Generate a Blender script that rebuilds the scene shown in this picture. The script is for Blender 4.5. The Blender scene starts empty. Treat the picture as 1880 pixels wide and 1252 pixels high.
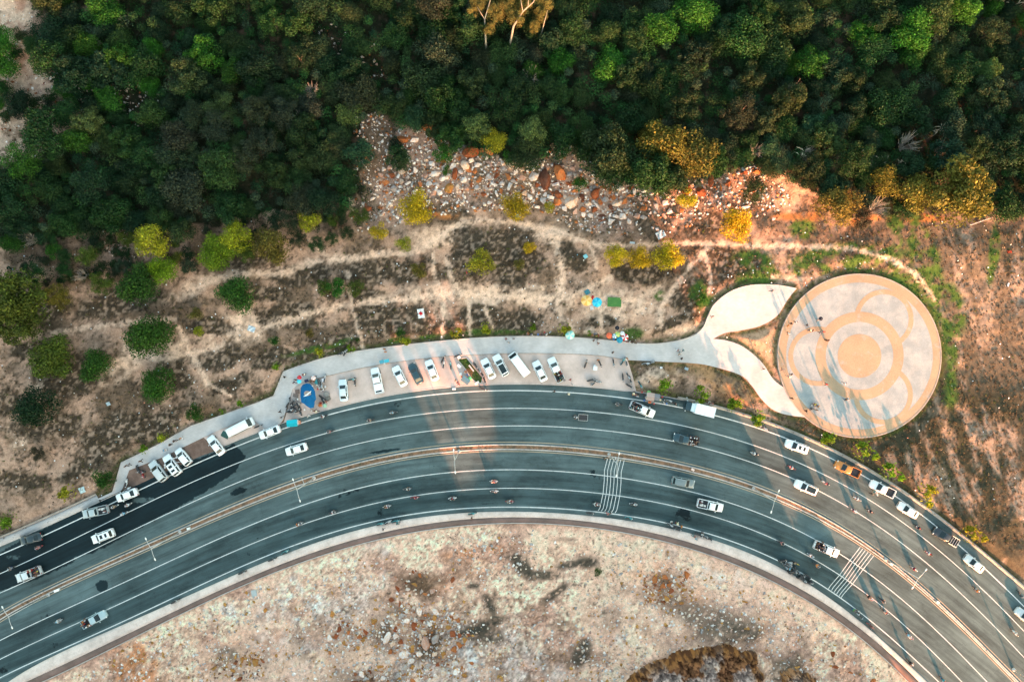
import bpy, bmesh, math, random
import numpy as np
from mathutils import Vector, Matrix
random.seed(7); RNG = np.random.default_rng(7)
SC = bpy.context.scene
COL = SC.collection
R = math.radians

# ---------------------------------------------------------------- camera, sky, sun, exposure
S = 9.0            # source pixels per metre on the road
H = 138.0          # flying height of the drone
cam_d = bpy.data.cameras.new('camera')
cam_d.sensor_width = 36.0
cam_d.lens = 36.0 * H / (1880 / S)
cam_d.clip_start = 1.0; cam_d.clip_end = 6000
cam = bpy.data.objects.new('camera', cam_d); COL.objects.link(cam)
cam.location = (0, 0, H)
SC.camera = cam

SUN_EL = R(12.0)
SUN_AZ_VEC = Vector((0.385, -0.923, 0))      # horizontal direction towards the sun (image lower right)
world = bpy.data.worlds.new('World'); SC.world = world
world.use_nodes = True
wn = world.node_tree; wn.nodes.clear()
sky = wn.nodes.new('ShaderNodeTexSky'); sky.sky_type = 'NISHITA'; sky.sun_disc = False
sky.sun_elevation = SUN_EL
sky.sun_rotation = math.atan2(SUN_AZ_VEC.x, SUN_AZ_VEC.y)
sky.air_density = 1.0; sky.dust_density = 2.0; sky.ozone_density = 1.0
mulc = wn.nodes.new('ShaderNodeMix'); mulc.data_type = 'RGBA'; mulc.blend_type = 'MULTIPLY'
mulc.inputs[0].default_value = 1.0
mulc.inputs[7].default_value = (1.12, 1.05, 0.82, 1)
bg = wn.nodes.new('ShaderNodeBackground'); bg.inputs[1].default_value = 0.13
wo = wn.nodes.new('ShaderNodeOutputWorld')
wn.links.new(sky.outputs[0], mulc.inputs[6]); wn.links.new(mulc.outputs[2], bg.inputs[0]); wn.links.new(bg.outputs[0], wo.inputs[0])

sun_d = bpy.data.lights.new('sun', 'SUN'); sun_d.energy = 3.9; sun_d.angle = R(0.6); sun_d.color = (1.0, 0.39, 0.20)
sun = bpy.data.objects.new('sun', sun_d); COL.objects.link(sun)
tow = Vector((SUN_AZ_VEC.x * math.cos(SUN_EL), SUN_AZ_VEC.y * math.cos(SUN_EL), math.sin(SUN_EL)))
sun.rotation_euler = tow.to_track_quat('Z', 'Y').to_euler()
sun.location = (60, -120, 80)
SC.view_settings.view_transform = 'Standard'; SC.view_settings.look = 'None'
SC.view_settings.gamma = 1.0; SC.view_settings.use_curve_mapping = False
SC.view_settings.exposure = 2.8
SC.render.engine = 'CYCLES'
SC.cycles.max_bounces = 4; SC.cycles.diffuse_bounces = 2; SC.cycles.transparent_max_bounces = 4

def W(px, py, z=0.0):
    k = (H - z) / H
    return ((px - 940) / S * k, (626 - py) / S * k, z)

# ---------------------------------------------------------------- tagging and mesh helpers
def tag(o, label=None, cat=None, group=None, kind=None):
    if label: o['label'] = label
    if cat: o['category'] = cat
    if group: o['group'] = group
    if kind: o['kind'] = kind
    return o

def mesh_obj(name, me, parent=None, loc=None, rz=0.0, color=None):
    o = bpy.data.objects.new(name, me); COL.objects.link(o)
    if parent: o.parent = parent
    if loc is not None: o.location = loc
    if rz: o.rotation_euler = (0, 0, rz)
    if color is not None: o.color = (color[0], color[1], color[2], 1)
    return o

def empty(name, loc=(0, 0, 0), rz=0.0):
    o = bpy.data.objects.new(name, None); COL.objects.link(o)
    o.location = loc; o.rotation_euler = (0, 0, rz); o.empty_display_size = 0.3
    return o

def copy_tree(o, color=None, paints=None):
    c = o.copy(); COL.objects.link(c)
    for ch in o.children:
        d = copy_tree(ch); d.parent = c
    return c

class MB:
    """collects simple shapes for one mesh"""
    def __init__(s): s.v = []; s.f = []; s.m = []; s.mi = 0
    def add(s, vs, fs):
        n = len(s.v); s.v += [tuple(p) for p in vs]
        for f in fs: s.f.append(tuple(i + n for i in f)); s.m.append(s.mi)
    def box(s, x0, x1, y0, y1, z0, z1, tx=0.0, ty=0.0):
        s.add([(x0, y0, z0), (x1, y0, z0), (x1, y1, z0), (x0, y1, z0),
               (x0 + tx, y0 + ty, z1), (x1 - tx, y0 + ty, z1), (x1 - tx, y1 - ty, z1), (x0 + tx, y1 - ty, z1)],
              [(3, 2, 1, 0), (4, 5, 6, 7), (0, 1, 5, 4), (1, 2, 6, 5), (2, 3, 7, 6), (3, 0, 4, 7)])
    def tube(s, pts, rs, n=6, cap=True):
        pts = [Vector(p) for p in pts]; vs = []; fs = []
        for i, p in enumerate(pts):
            a = pts[min(i + 1, len(pts) - 1)] - pts[max(i - 1, 0)]
            a = a.normalized() if a.length > 1e-6 else Vector((0, 0, 1))
            u = a.cross(Vector((0.13, 0.21, 0.97)))
            if u.length < 0.05: u = a.cross(Vector((1, 0, 0)))
            u.normalize(); w = a.cross(u)
            r = rs[i] if hasattr(rs, '__len__') else rs
            for k in range(n):
                t = 2 * math.pi * k / n
                vs.append(p + (u * math.cos(t) + w * math.sin(t)) * r)
        for i in range(len(pts) - 1):
            for k in range(n):
                a0 = i * n + k; a1 = i * n + (k + 1) % n
                fs.append((a0, a1, a1 + n, a0 + n))
        if cap:
            fs.append(tuple(range(n - 1, -1, -1))); b = (len(pts) - 1) * n
            fs.append(tuple(b + k for k in range(n)))
        s.add(vs, fs)
    def disc_y(s, c, r, w, n=12):
        s.tube([(c[0], c[1] - w / 2, c[2]), (c[0], c[1] + w / 2, c[2])], [r, r], n)
    def lathe(s, prof, n=12, c=(0, 0, 0)):
        vs = []; fs = []
        for r, z in prof:
            for k in range(n):
                t = 2 * math.pi * k / n; vs.append((c[0] + r * math.cos(t), c[1] + r * math.sin(t), c[2] + z))
        for i in range(len(prof) - 1):
            for k in range(n):
                a0 = i * n + k; a1 = i * n + (k + 1) % n; fs.append((a0, a1, a1 + n, a0 + n))
        s.add(vs, fs)
    def loft(s, secs, cap=True):
        n = len(secs[0]); vs = [p for q in secs for p in q]; fs = []
        for i in range(len(secs) - 1):
            for k in range(n):
                a0 = i * n + k; a1 = i * n + (k + 1) % n; fs.append((a0, a1, a1 + n, a0 + n))
        if cap:
            fs.append(tuple(range(n - 1, -1, -1))); b = (len(secs) - 1) * n; fs.append(tuple(b + k for k in range(n)))
        s.add(vs, fs)
    def mesh(s, name, mats, smooth=False):
        me = bpy.data.meshes.new(name); me.from_pydata(s.v, [], s.f)
        if not isinstance(mats, (list, tuple)): mats = [mats]
        for m in mats: me.materials.append(m)
        if len(mats) > 1: me.polygons.foreach_set('material_index', s.m)
        if smooth: me.polygons.foreach_set('use_smooth', [True] * len(me.polygons))
        me.update(); return me
    def obj(s, name, mats, parent=None, smooth=False, **k):
        return mesh_obj(name, s.mesh(name, mats, smooth), parent, **k)

def np_mesh(name, V, F, mats, smooth=False):
    """V (n,3), F (m,k) arrays, k = 3 or 4"""
    me = bpy.data.meshes.new(name); V = np.asarray(V, np.float32); F = np.asarray(F, np.int32)
    me.vertices.add(len(V)); me.vertices.foreach_set('co', V.ravel())
    k = F.shape[1]; me.loops.add(F.size); me.loops.foreach_set('vertex_index', F.ravel())
    me.polygons.add(len(F)); me.polygons.foreach_set('loop_start', np.arange(0, F.size, k, dtype=np.int32))
    me.polygons.foreach_set('loop_total', np.full(len(F), k, np.int32))
    if smooth: me.polygons.foreach_set('use_smooth', np.ones(len(F), bool))
    for m in (mats if isinstance(mats, (list, tuple)) else [mats]): me.materials.append(m)
    me.update(calc_edges=True); me.validate(clean_customdata=False)
    return me

def set_face_color(me, cols):
    a = me.attributes.new('Col', 'FLOAT_COLOR', 'FACE'); a.data.foreach_set('color', np.asarray(cols, np.float32).ravel())
def set_vert_color(me, cols, name='Col'):
    a = me.attributes.new(name, 'FLOAT_COLOR', 'POINT'); a.data.foreach_set('color', np.asarray(cols, np.float32).ravel())

# ---------------------------------------------------------------- materials
def new_mat(name):
    m = bpy.data.materials.new(name); m.use_nodes = True
    nt = m.node_tree; b = nt.nodes['Principled BSDF']; return m, nt, b
def nd(nt, t, **k):
    n = nt.nodes.new(t)
    for a, v in k.items(): setattr(n, a, v)
    return n
def noise(nt, scale, detail=4, rough=0.6, vec=None):
    n = nd(nt, 'ShaderNodeTexNoise'); n.inputs['Scale'].default_value = scale
    n.inputs['Detail'].default_value = detail; n.inputs['Roughness'].default_value = rough
    if vec is not None: nt.links.new(vec, n.inputs['Vector'])
    return n
def ramp(nt, fac, pts):
    r = nd(nt, 'ShaderNodeValToRGB'); e = r.color_ramp.elements
    while len(e) < len(pts): e.new(0.5)
    for i, (p, c) in enumerate(pts):
        e[i].position = p; e[i].color = (c, c, c, 1) if not hasattr(c, '__len__') else (*c, 1)
    nt.links.new(fac, r.inputs[0]); return r
def mix(nt, a, b, fac, mode='MIX'):
    m = nd(nt, 'ShaderNodeMix'); m.data_type = 'RGBA'; m.blend_type = mode
    for sock, val in ((m.inputs[0], fac), (m.inputs[6], a), (m.inputs[7], b)):
        if hasattr(val, 'is_output') or isinstance(val, bpy.types.NodeSocket): nt.links.new(val, sock)
        elif hasattr(val, '__len__'): sock.default_value = (*val[:3], 1)
        else: sock.default_value = val
    return m.outputs[2]
def bump(nt, b, h, strength=0.5, dist=0.05):
    n = nd(nt, 'ShaderNodeBump'); n.inputs['Strength'].default_value = strength; n.inputs['Distance'].default_value = dist
    nt.links.new(h, n.inputs['Height']); nt.links.new(n.outputs[0], b.inputs['Normal'])
def geo_pos(nt): return nd(nt, 'ShaderNodeNewGeometry').outputs['Position']

def simple_mat(name, col, rough=0.7, metal=0.0, var=0.12, scale=6.0, spec=0.4, use_obj=False, coat=0.0):
    m, nt, b = new_mat(name)
    n = noise(nt, scale, 3, 0.6, nd(nt, 'ShaderNodeTexCoord').outputs['Object'])
    rp = ramp(nt, n.outputs[0], [(0.3, 1 - var), (0.7, 1 + var * 0.4)])
    if use_obj: base = nd(nt, 'ShaderNodeObjectInfo').outputs['Color']
    else: base = col
    nt.links.new(mix(nt, base, rp.outputs[0], 1.0, 'MULTIPLY'), b.inputs['Base Color'])
    b.inputs['Roughness'].default_value = rough; b.inputs['Metallic'].default_value = metal
    b.inputs['Specular IOR Level'].default_value = spec
    if coat: b.inputs['Coat Weight'].default_value = coat; b.inputs['Coat Roughness'].default_value = 0.1
    return m

M = {}
M['paint'] = simple_mat('car_paint', (1, 1, 1), 0.35, 0, 0.10, 1.5, 0.5, True, 0.5)
M['glass'] = simple_mat('dark_car_glass', (0.02, 0.032, 0.035), 0.12, 0, 0.3, 1.2, 0.35)
M['rubber'] = simple_mat('tyre_rubber', (0.02, 0.02, 0.02), 0.85)
M['rim'] = simple_mat('wheel_rim', (0.45, 0.45, 0.46), 0.35, 0.8)
M['plastic'] = simple_mat('black_plastic', (0.035, 0.035, 0.037), 0.6)
M['lamp_glass'] = simple_mat('lamp_glass', (0.75, 0.75, 0.72), 0.15)
M['tail_glass'] = simple_mat('tail_glass', (0.35, 0.02, 0.015), 0.2)
M['cloth'] = simple_mat('cloth', (1, 1, 1), 0.9, 0, 0.25, 9, 0.1, True)
M['skin'] = simple_mat('skin', (0.26, 0.145, 0.095), 0.6, 0, 0.08, 9, 0.3)
M['hair'] = simple_mat('hair', (0.012, 0.01, 0.009), 0.5, 0, 0.3, 20, 0.4)
M['helmet'] = simple_mat('helmet', (1, 1, 1), 0.25, 0, 0.05, 5, 0.5, True)
M['gloss'] = simple_mat('object_paint', (1, 1, 1), 0.5, 0, 0.1, 4, 0.4, True)
M['metal'] = simple_mat('galvanised_metal', (0.5, 0.5, 0.5), 0.45, 0.6)
M['white_metal'] = simple_mat('painted_pole', (0.5, 0.49, 0.47), 0.4)
M['bark'] = simple_mat('bark', (0.12, 0.09, 0.07), 0.95, 0, 0.4, 8)
M['pale_bark'] = simple_mat('pale_bark', (0.24, 0.215, 0.16), 0.9, 0, 0.3, 8)
M['wood'] = simple_mat('bare_wood', (0.3, 0.2, 0.12), 0.85, 0, 0.3, 8)

def leaf_material():
    m, nt, b = new_mat('leaves')
    oi = nd(nt, 'ShaderNodeObjectInfo'); at = nd(nt, 'ShaderNodeAttribute', attribute_name='Col')
    c = mix(nt, oi.outputs['Color'], at.outputs['Color'], 1.0, 'MULTIPLY')
    nt.links.new(c, b.inputs['Base Color']); b.inputs['Roughness'].default_value = 0.65
    b.inputs['Specular IOR Level'].default_value = 0.2
    tr = nd(nt, 'ShaderNodeBsdfTranslucent'); nt.links.new(c, tr.inputs[0])
    ms = nd(nt, 'ShaderNodeMixShader'); ms.inputs[0].default_value = 0.28
    out = nt.nodes['Material Output']
    nt.links.new(b.outputs[0], ms.inputs[1]); nt.links.new(tr.outputs[0], ms.inputs[2]); nt.links.new(ms.outputs[0], out.inputs[0])
    return m
M['leaf'] = leaf_material()

def attr_mat(name, rough=0.95, scale=14.0, lo=0.72, hi=1.2, bumps=0.6, use_obj=False, dist=0.04):
    """colour from the Col attribute (or the object's colour), broken up by grain"""
    m, nt, b = new_mat(name)
    pos = geo_pos(nt)
    n = noise(nt, scale, 5, 0.7, pos); rp = ramp(nt, n.outputs[0], [(0.3, lo), (0.7, hi)])
    base = nd(nt, 'ShaderNodeObjectInfo').outputs['Color'] if use_obj else nd(nt, 'ShaderNodeAttribute', attribute_name='Col').outputs['Color']
    nt.links.new(mix(nt, base, rp.outputs[0], 1.0, 'MULTIPLY'), b.inputs['Base Color'])
    b.inputs['Roughness'].default_value = rough; b.inputs['Specular IOR Level'].default_value = 0.15
    bump(nt, b, n.outputs[0], bumps, dist)
    return m
M['stone_stuff'] = attr_mat('small_stones', lo=0.8, hi=1.15)
M['veg_stuff'] = attr_mat('low_plants', lo=0.8, hi=1.2, bumps=0.0)

def rock_material():
    m, nt, b = new_mat('boulder_stone')
    tc = nd(nt, 'ShaderNodeTexCoord').outputs['Object']; oi = nd(nt, 'ShaderNodeObjectInfo')
    n1 = noise(nt, 1.3, 4, 0.65, tc); n2 = noise(nt, 7.0, 5, 0.75, tc)
    st = ramp(nt, n1.outputs[0], [(0.42, 0.0), (0.62, 1.0)])
    rust = mix(nt, oi.outputs['Color'], (0.95, 0.6, 0.4), 1.0, 'MULTIPLY')
    c = mix(nt, oi.outputs['Color'], rust, st.outputs[0])
    rp = ramp(nt, n2.outputs[0], [(0.3, 0.6), (0.7, 1.2)])
    nt.links.new(mix(nt, c, rp.outputs[0], 1.0, 'MULTIPLY'), b.inputs['Base Color'])
    b.inputs['Roughness'].default_value = 0.9; b.inputs['Specular IOR Level'].default_value = 0.2
    bump(nt, b, n2.outputs[0], 0.7, 0.06); return m
M['rock'] = rock_material()

def ground_material():
    m, nt, b = new_mat('ground_soil')
    pos = geo_pos(nt); at = nd(nt, 'ShaderNodeAttribute', attribute_name='Col').outputs['Color']
    ro = nd(nt, 'ShaderNodeAttribute', attribute_name='Grit').outputs['Color']
    n1 = noise(nt, 1.1, 6, 0.75, pos); n2 = noise(nt, 5.0, 6, 0.8, pos)
    v = nd(nt, 'ShaderNodeTexVoronoi'); v.inputs['Scale'].default_value = 2.4; nt.links.new(pos, v.inputs['Vector'])
    r1 = ramp(nt, n1.outputs[0], [(0.32, 0.58), (0.5, 1.0), (0.68, 1.25)])
    r2 = ramp(nt, n2.outputs[0], [(0.3, 0.42), (0.46, 1.0), (0.7, 1.35)])
    c = mix(nt, at, r1.outputs[0], 1.0, 'MULTIPLY'); c = mix(nt, c, r2.outputs[0], 1.0, 'MULTIPLY')
    # pebbly cells where the ground is stony
    sep = nd(nt, 'ShaderNodeSeparateColor'); nt.links.new(v.outputs['Color'], sep.inputs[0])
    cell = ramp(nt, sep.outputs[0], [(0.0, 0.72), (1.0, 1.28)])
    c2 = mix(nt, c, cell.outputs[0], 1.0, 'MULTIPLY')
    c = mix(nt, c, c2, ro)
    nt.links.new(c, b.inputs['Base Color']); b.inputs['Roughness'].default_value = 1.0
    b.inputs['Specular IOR Level'].default_value = 0.05
    bump(nt, b, n2.outputs[0], 0.9, 0.12); return m
M['ground'] = ground_material()

def asphalt_material():
    m, nt, b = new_mat('asphalt')
    uv = nd(nt, 'ShaderNodeAttribute', attribute_name='Lane').outputs['Vector']
    mp = nd(nt, 'ShaderNodeMapping'); mp.inputs['Scale'].default_value = (0.035, 0.85, 1); nt.links.new(uv, mp.inputs['Vector'])
    pos = geo_pos(nt)
    ns = noise(nt, 1.0, 5, 0.65, mp.outputs[0]); nf = noise(nt, 9.0, 4, 0.7, pos); nb = noise(nt, 0.12, 4, 0.6, pos); nw = noise(nt, 0.8, 6, 0.7, pos)
    base = (0.085, 0.119, 0.120)
    r1 = ramp(nt, ns.outputs[0], [(0.3, 0.6), (0.5, 0.97), (0.72, 1.28)])
    r2 = ramp(nt, nf.outputs[0], [(0.3, 0.85), (0.7, 1.15)]); r3 = ramp(nt, nb.outputs[0], [(0.35, 0.78), (0.65, 1.15)])
    c = mix(nt, base, r1.outputs[0], 1.0, 'MULTIPLY'); c = mix(nt, c, r2.outputs[0], 1.0, 'MULTIPLY'); c = mix(nt, c, r3.outputs[0], 1.0, 'MULTIPLY')
    age_sun = nd(nt, 'ShaderNodeAttribute', attribute_name='AgeSun').outputs['Fac']
    c = mix(nt, c, mix(nt, c, (0.34, 0.44, 0.47), 1.0, 'MULTIPLY'), age_sun)
    mq = nd(nt, 'ShaderNodeMapping'); mq.inputs['Scale'].default_value = (0.16, 0.5, 1); nt.links.new(uv, mq.inputs['Vector'])
    nq = noise(nt, 0.55, 6, 0.75, mq.outputs[0]); c = mix(nt, c, ramp(nt, nq.outputs[0], [(0.33, 0.62), (0.5, 1.0), (0.66, 1.16)]).outputs[0], 1.0, 'MULTIPLY')
    vc = nd(nt, 'ShaderNodeTexVoronoi'); vc.feature = 'DISTANCE_TO_EDGE'; vc.inputs['Scale'].default_value = 0.11
    wv = nd(nt, 'ShaderNodeVectorMath', operation='ADD'); nt.links.new(pos, wv.inputs[0]); sc_ = nd(nt, 'ShaderNodeVectorMath', operation='SCALE'); sc_.inputs['Scale'].default_value = 4.0
    nt.links.new(nw.outputs['Color'], sc_.inputs[0]); nt.links.new(sc_.outputs[0], wv.inputs[1]); nt.links.new(wv.outputs[0], vc.inputs['Vector'])
    c = mix(nt, c, ramp(nt, vc.outputs['Distance'], [(0.0, 0.6), (0.006, 1.0)]).outputs[0], 1.0, 'MULTIPLY')
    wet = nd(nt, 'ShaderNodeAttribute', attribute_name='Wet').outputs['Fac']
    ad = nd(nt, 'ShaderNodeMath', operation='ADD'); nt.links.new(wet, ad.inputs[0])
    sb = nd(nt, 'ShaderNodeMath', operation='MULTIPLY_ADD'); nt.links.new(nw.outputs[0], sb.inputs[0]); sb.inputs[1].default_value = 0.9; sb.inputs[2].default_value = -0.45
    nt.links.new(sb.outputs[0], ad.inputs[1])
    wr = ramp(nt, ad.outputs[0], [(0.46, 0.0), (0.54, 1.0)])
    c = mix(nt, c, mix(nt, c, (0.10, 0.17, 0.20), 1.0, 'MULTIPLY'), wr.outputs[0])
    nt.links.new(c, b.inputs['Base Color']); b.inputs['Specular IOR Level'].default_value = 0.12
    rr = ramp(nt, wr.outputs[0], [(0.0, 0.92), (1.0, 0.6)]); nt.links.new(rr.outputs[0], b.inputs['Roughness'])
    bump(nt, b, nf.outputs[0], 0.25, 0.01); return m
M['asphalt'] = asphalt_material()

def worn_mat(name, col, worn, lo=0.42, hi=0.62, scale=1.2, fine=9.0, rough=0.9, cell=0.0, fv=0.14):
    m, nt, b = new_mat(name); pos = geo_pos(nt)
    n1 = noise(nt, scale, 6, 0.7, pos); n2 = noise(nt, fine, 4, 0.7, pos); n3 = noise(nt, 0.22, 4, 0.6, pos)
    w = ramp(nt, n1.outputs[0], [(lo, 0.0), (hi, 1.0)])
    c = mix(nt, col, worn, w.outputs[0])
    c = mix(nt, c, ramp(nt, n2.outputs[0], [(0.3, 1 - fv), (0.7, 1 + fv)]).outputs[0], 1.0, 'MULTIPLY')
    c = mix(nt, c, ramp(nt, n3.outputs[0], [(0.35, 0.88), (0.65, 1.07)]).outputs[0], 1.0, 'MULTIPLY')
    if cell:
        v = nd(nt, 'ShaderNodeTexBrick'); v.inputs['Scale'].default_value = cell; nt.links.new(pos, v.inputs['Vector'])
        v.inputs['Color1'].default_value = (1, 1, 1, 1); v.inputs['Color2'].default_value = (0.9, 0.9, 0.9, 1); v.inputs['Mortar'].default_value = (0.8, 0.8, 0.8, 1)
        c = mix(nt, c, v.outputs[0], 1.0, 'MULTIPLY')
    nt.links.new(c, b.inputs['Base Color']); b.inputs['Roughness'].default_value = rough; b.inputs['Specular IOR Level'].default_value = 0.15
    bump(nt, b, n2.outputs[0], 0.3, 0.01); return m
M['line_white'] = worn_mat('road_paint_white', (0.62, 0.63, 0.61), (0.32, 0.34, 0.33), 0.50, 0.74, 1.5)
M['line_yellow'] = worn_mat('road_paint_yellow', (0.40, 0.315, 0.215), (0.22, 0.20, 0.165), 0.5, 0.8, 1.5)
M['kerb'] = worn_mat('kerb_concrete', (0.52, 0.46, 0.42), (0.38, 0.34, 0.31))
M['walk'] = worn_mat('walkway_concrete', (0.52, 0.495, 0.48), (0.45, 0.43, 0.415), 0.4, 0.65, 0.35, 12.0, 0.9, 1.0, 0.07)
M['lot'] = worn_mat('parking_concrete', (0.60, 0.475, 0.42), (0.49, 0.385, 0.33), 0.4, 0.66, 0.3, 7.0, 0.9, 0.0, 0.1)
M['lot_brown'] = worn_mat('bare_layby_soil', (0.14, 0.09, 0.07), (0.22, 0.15, 0.12), 0.4, 0.66, 0.5, 7.0)
M['verge'] = worn_mat('pale_gutter_concrete', (0.68, 0.55, 0.48), (0.54, 0.42, 0.355), 0.45, 0.68, 0.6, 6.0)
M['brick_path'] = worn_mat('brick_path', (0.24, 0.15, 0.125), (0.17, 0.115, 0.095), 0.4, 0.6, 0.25, 9.0, 0.9, 2.0)
M['median_soil'] = worn_mat('median_soil', (0.27, 0.15, 0.09), (0.11, 0.08, 0.055), 0.42, 0.62, 0.9, 6.0)
M['plaza_grey'] = worn_mat('plaza_grey_terrazzo', (0.255, 0.295, 0.305), (0.33, 0.355, 0.35), 0.42, 0.6, 0.35, 6.0, 0.85, 2.6, 0.16)
M['plaza_orange'] = worn_mat('plaza_orange_paint', (0.35, 0.262, 0.175), (0.34, 0.33, 0.30), 0.56, 0.70, 0.5, 6.0, 0.85, 2.6, 0.16)
M['wall_conc'] = worn_mat('parapet_concrete', (0.40, 0.34, 0.29), (0.3, 0.25, 0.21))
# ---------------------------------------------------------------- curves of the road (photo pixels -> road plane)
def fitc(pts, deg=7):
    p = np.array(pts, float); x = (p[:, 0] - 940) / 940
    return np.polyfit(x, p[:, 1], deg)
def evc(c, px):
    x = (np.asarray(px, float) - 940) / 940; xc = np.clip(x, -1.0, 1.0)
    y = np.polyval(c, xc); d = np.polyval(np.polyder(c), xc)
    return y + d * (x - xc)
C = {}
C['edgeN'] = fitc([(0,1003),(80,969),(148,938),(212,908),(281,874),(352,843),(394,827),(423,815),(560,763),(584,754),(656,736),(708,727),(800,715),(885,708),(991,705.7),(1100,711),(1163,718),(1242,731),(1310,748),(1383,770),(1450,796),(1510,823),(1581,857),(1641,891),(1702,936),(1763,983),(1827,1041),(1880,1080)])
C['L1'] = fitc([(0,1019.6),(39,1000),(82,982),(148,950),(214,918.6),(253,902),(299,881),(338,863),(398,835),(431,820),(475,803),(515,787),(560,773),(585,764.5),(680,743),(800,726),(885,720.6),(956,717.4),(1040,719.7),(1100,724),(1163,731),(1251,748),(1306,761),(1371,780.5),(1437,802.5),(1500,829),(1581,871),(1643,910),(1688,941.5),(1720,967),(1757,997),(1810,1045),(1880,1113)])
C['L2'] = fitc([(0,1053.8),(59,1024),(160,976.5),(200,960),(301,908),(422,855),(480,834),(561,806),(656,778.6),(780,761),(885,753),(991,750),(1040,752),(1100,756),(1180,767),(1233,777),(1306,794),(1387,819),(1467,849.5),(1520,876),(1575,905),(1649,951),(1710,998),(1756,1039),(1880,1158)])
C['L3'] = fitc([(0,1088),(89,1049),(190,996),(277,960),(342,928),(410,896.7),(480,868),(560,839),(682,807),(783,794),(860,786),(1004,782),(1095,788),(1180,799),(1283,820),(1371,845.6),(1461,882),(1520,910),(1556,930),(1621,971),(1686,1019.5),(1782,1107),(1880,1206)])
C['YN'] = fitc([(0,1123.6),(160,1042),(320,975),(480,902),(569,869),(662,841.6),(763,824.5),(860,817.5),(986,813.5),(1077,817),(1180,831),(1276,854),(1371,885),(1467,925),(1500,936),(1581,982),(1633,1026.5),(1733,1108),(1803,1179),(1873,1248)])
C['YS'] = fitc([(0,1142),(160,1059),(320,991),(480,920),(561,891),(662,859),(763,840.6),(860,834),(1004,830.5),(1095,836.5),(1180,850),(1283,875),(1371,901),(1473,940),(1523,965.5),(1602,1018.5),(1700,1096),(1780,1168.5),(1859,1251)])
C['M1'] = fitc([(0,1175.6),(148,1103),(300,1036.4),(320,1028.5),(468,960),(581,915),(682,889),(783,874),(860,867.5),(986,864),(1077,866.8),(1180,882),(1301,910.5),(1402,948),(1495,988),(1542,1016),(1616,1069.6),(1710,1146.6),(1812,1251.6)])
C['M2'] = fitc([(0,1209.8),(148,1140),(300,1071.6),(320,1061),(458,1002),(561,958),(662,927.6),(763,911),(860,901),(986,897.5),(1077,901),(1180,915.6),(1281,940),(1382,974),(1483,1019.7),(1605,1101),(1698,1181.6),(1766,1251.6)])
C['M3'] = fitc([(0,1244),(119,1187.5),(252,1128),(320,1098),(423,1051),(511,1008),(542,998),(620,975),(662,963),(763,943.7),(860,934.6),(968,931),(1095,937),(1180,951),(1261,968),(1368,1004.5),(1434,1033),(1519,1079),(1570,1116),(1663,1195.6),(1724,1251.6)])
C['edgeS'] = fitc([(15,1251),(160,1177),(238,1136),(320,1107),(405,1068),(493,1027.7),(577,997),(682,963),(783,948.8),(860,943.7),(986,939),(1077,945),(1180,960),(1301,987),(1422,1039),(1500,1081),(1593,1151),(1703,1251.6)])
C['pathN'] = fitc([(47,1251.6),(208,1174),(320,1123.6),(423,1076),(546,1021.5),(620,998.7),(743,967),(860,956),(986,950),(1077,957),(1180,972),(1281,997.5),(1382,1040),(1500,1100),(1570,1146),(1640,1202.6),(1686,1251.6)])
C['pathS'] = fitc([(77,1251),(208,1186),(320,1133),(423,1086.5),(546,1032),(620,1008.3),(652,999),(763,975),(860,966),(986,960),(1077,967),(1180,981),(1281,1007),(1372,1048),(1473,1098.5),(1570,1158),(1651,1234),(1668,1251.6)])

XS = np.arange(-560, 2441, 6.0)     # sample columns, past both sides of the frame
def curve_pts(name, off=0.0, x0=None, x1=None):
    xs = XS if x0 is None else np.arange(x0, x1 + 0.1, 6.0)
    ys = evc(C[name], xs)
    X = (xs - 940) / S; Y = (626 - ys) / S
    if off:
        dx = np.gradient(X); dy = np.gradient(Y); L = np.hypot(dx, dy)
        X = X - dy / L * off; Y = Y + dx / L * off       # +off = to the photo's top
    return np.stack([X, Y], 1)

def sheet_between(name, A, B, z, mat, nacross=1, parent=None, thick=0.0, zfun=None):
    """strip between point rows A (north) and B (south); thick > 0 gives it sides"""
    n = len(A); rows = []
    for k in range(nacross + 1):
        t = k / nacross; rows.append(A * (1 - t) + B * t)
    P = np.stack(rows, 1).reshape(-1, 2); V = np.concatenate([P, np.full((len(P), 1), z)], 1)
    if zfun is not None: V[:, 2] += zfun(P)
    m = nacross + 1; i, k = np.meshgrid(np.arange(n - 1), np.arange(nacross), indexing='ij')
    a = (i * m + k).ravel(); F = np.stack([a, a + 1, a + m + 1, a + m], 1)
    if thick:
        nb = len(V)
        for side in (0, nacross):
            top = np.arange(n) * m + side; low = V[top].copy(); low[:, 2] -= thick; b0 = len(V)
            V = np.concatenate([V, low]); bt = b0 + np.arange(n)
            f = np.stack([top[:-1], top[1:], bt[1:], bt[:-1]], 1)
            if side: f = f[:, ::-1]
            F = np.concatenate([F, f])
    me = np_mesh(name, V, F, mat)
    return me, P

def ribbon(name, cname, width, z, mat, parent=None, off=0.0, x0=None, x1=None, thick=0.0, label=None):
    A = curve_pts(cname, off + width / 2, x0, x1); B = curve_pts(cname, off - width / 2, x0, x1)
    me, _ = sheet_between(name, A, B, z, mat, 1, None, thick)
    o = mesh_obj(name, me, parent)
    if label: o['label'] = label
    return o

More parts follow.
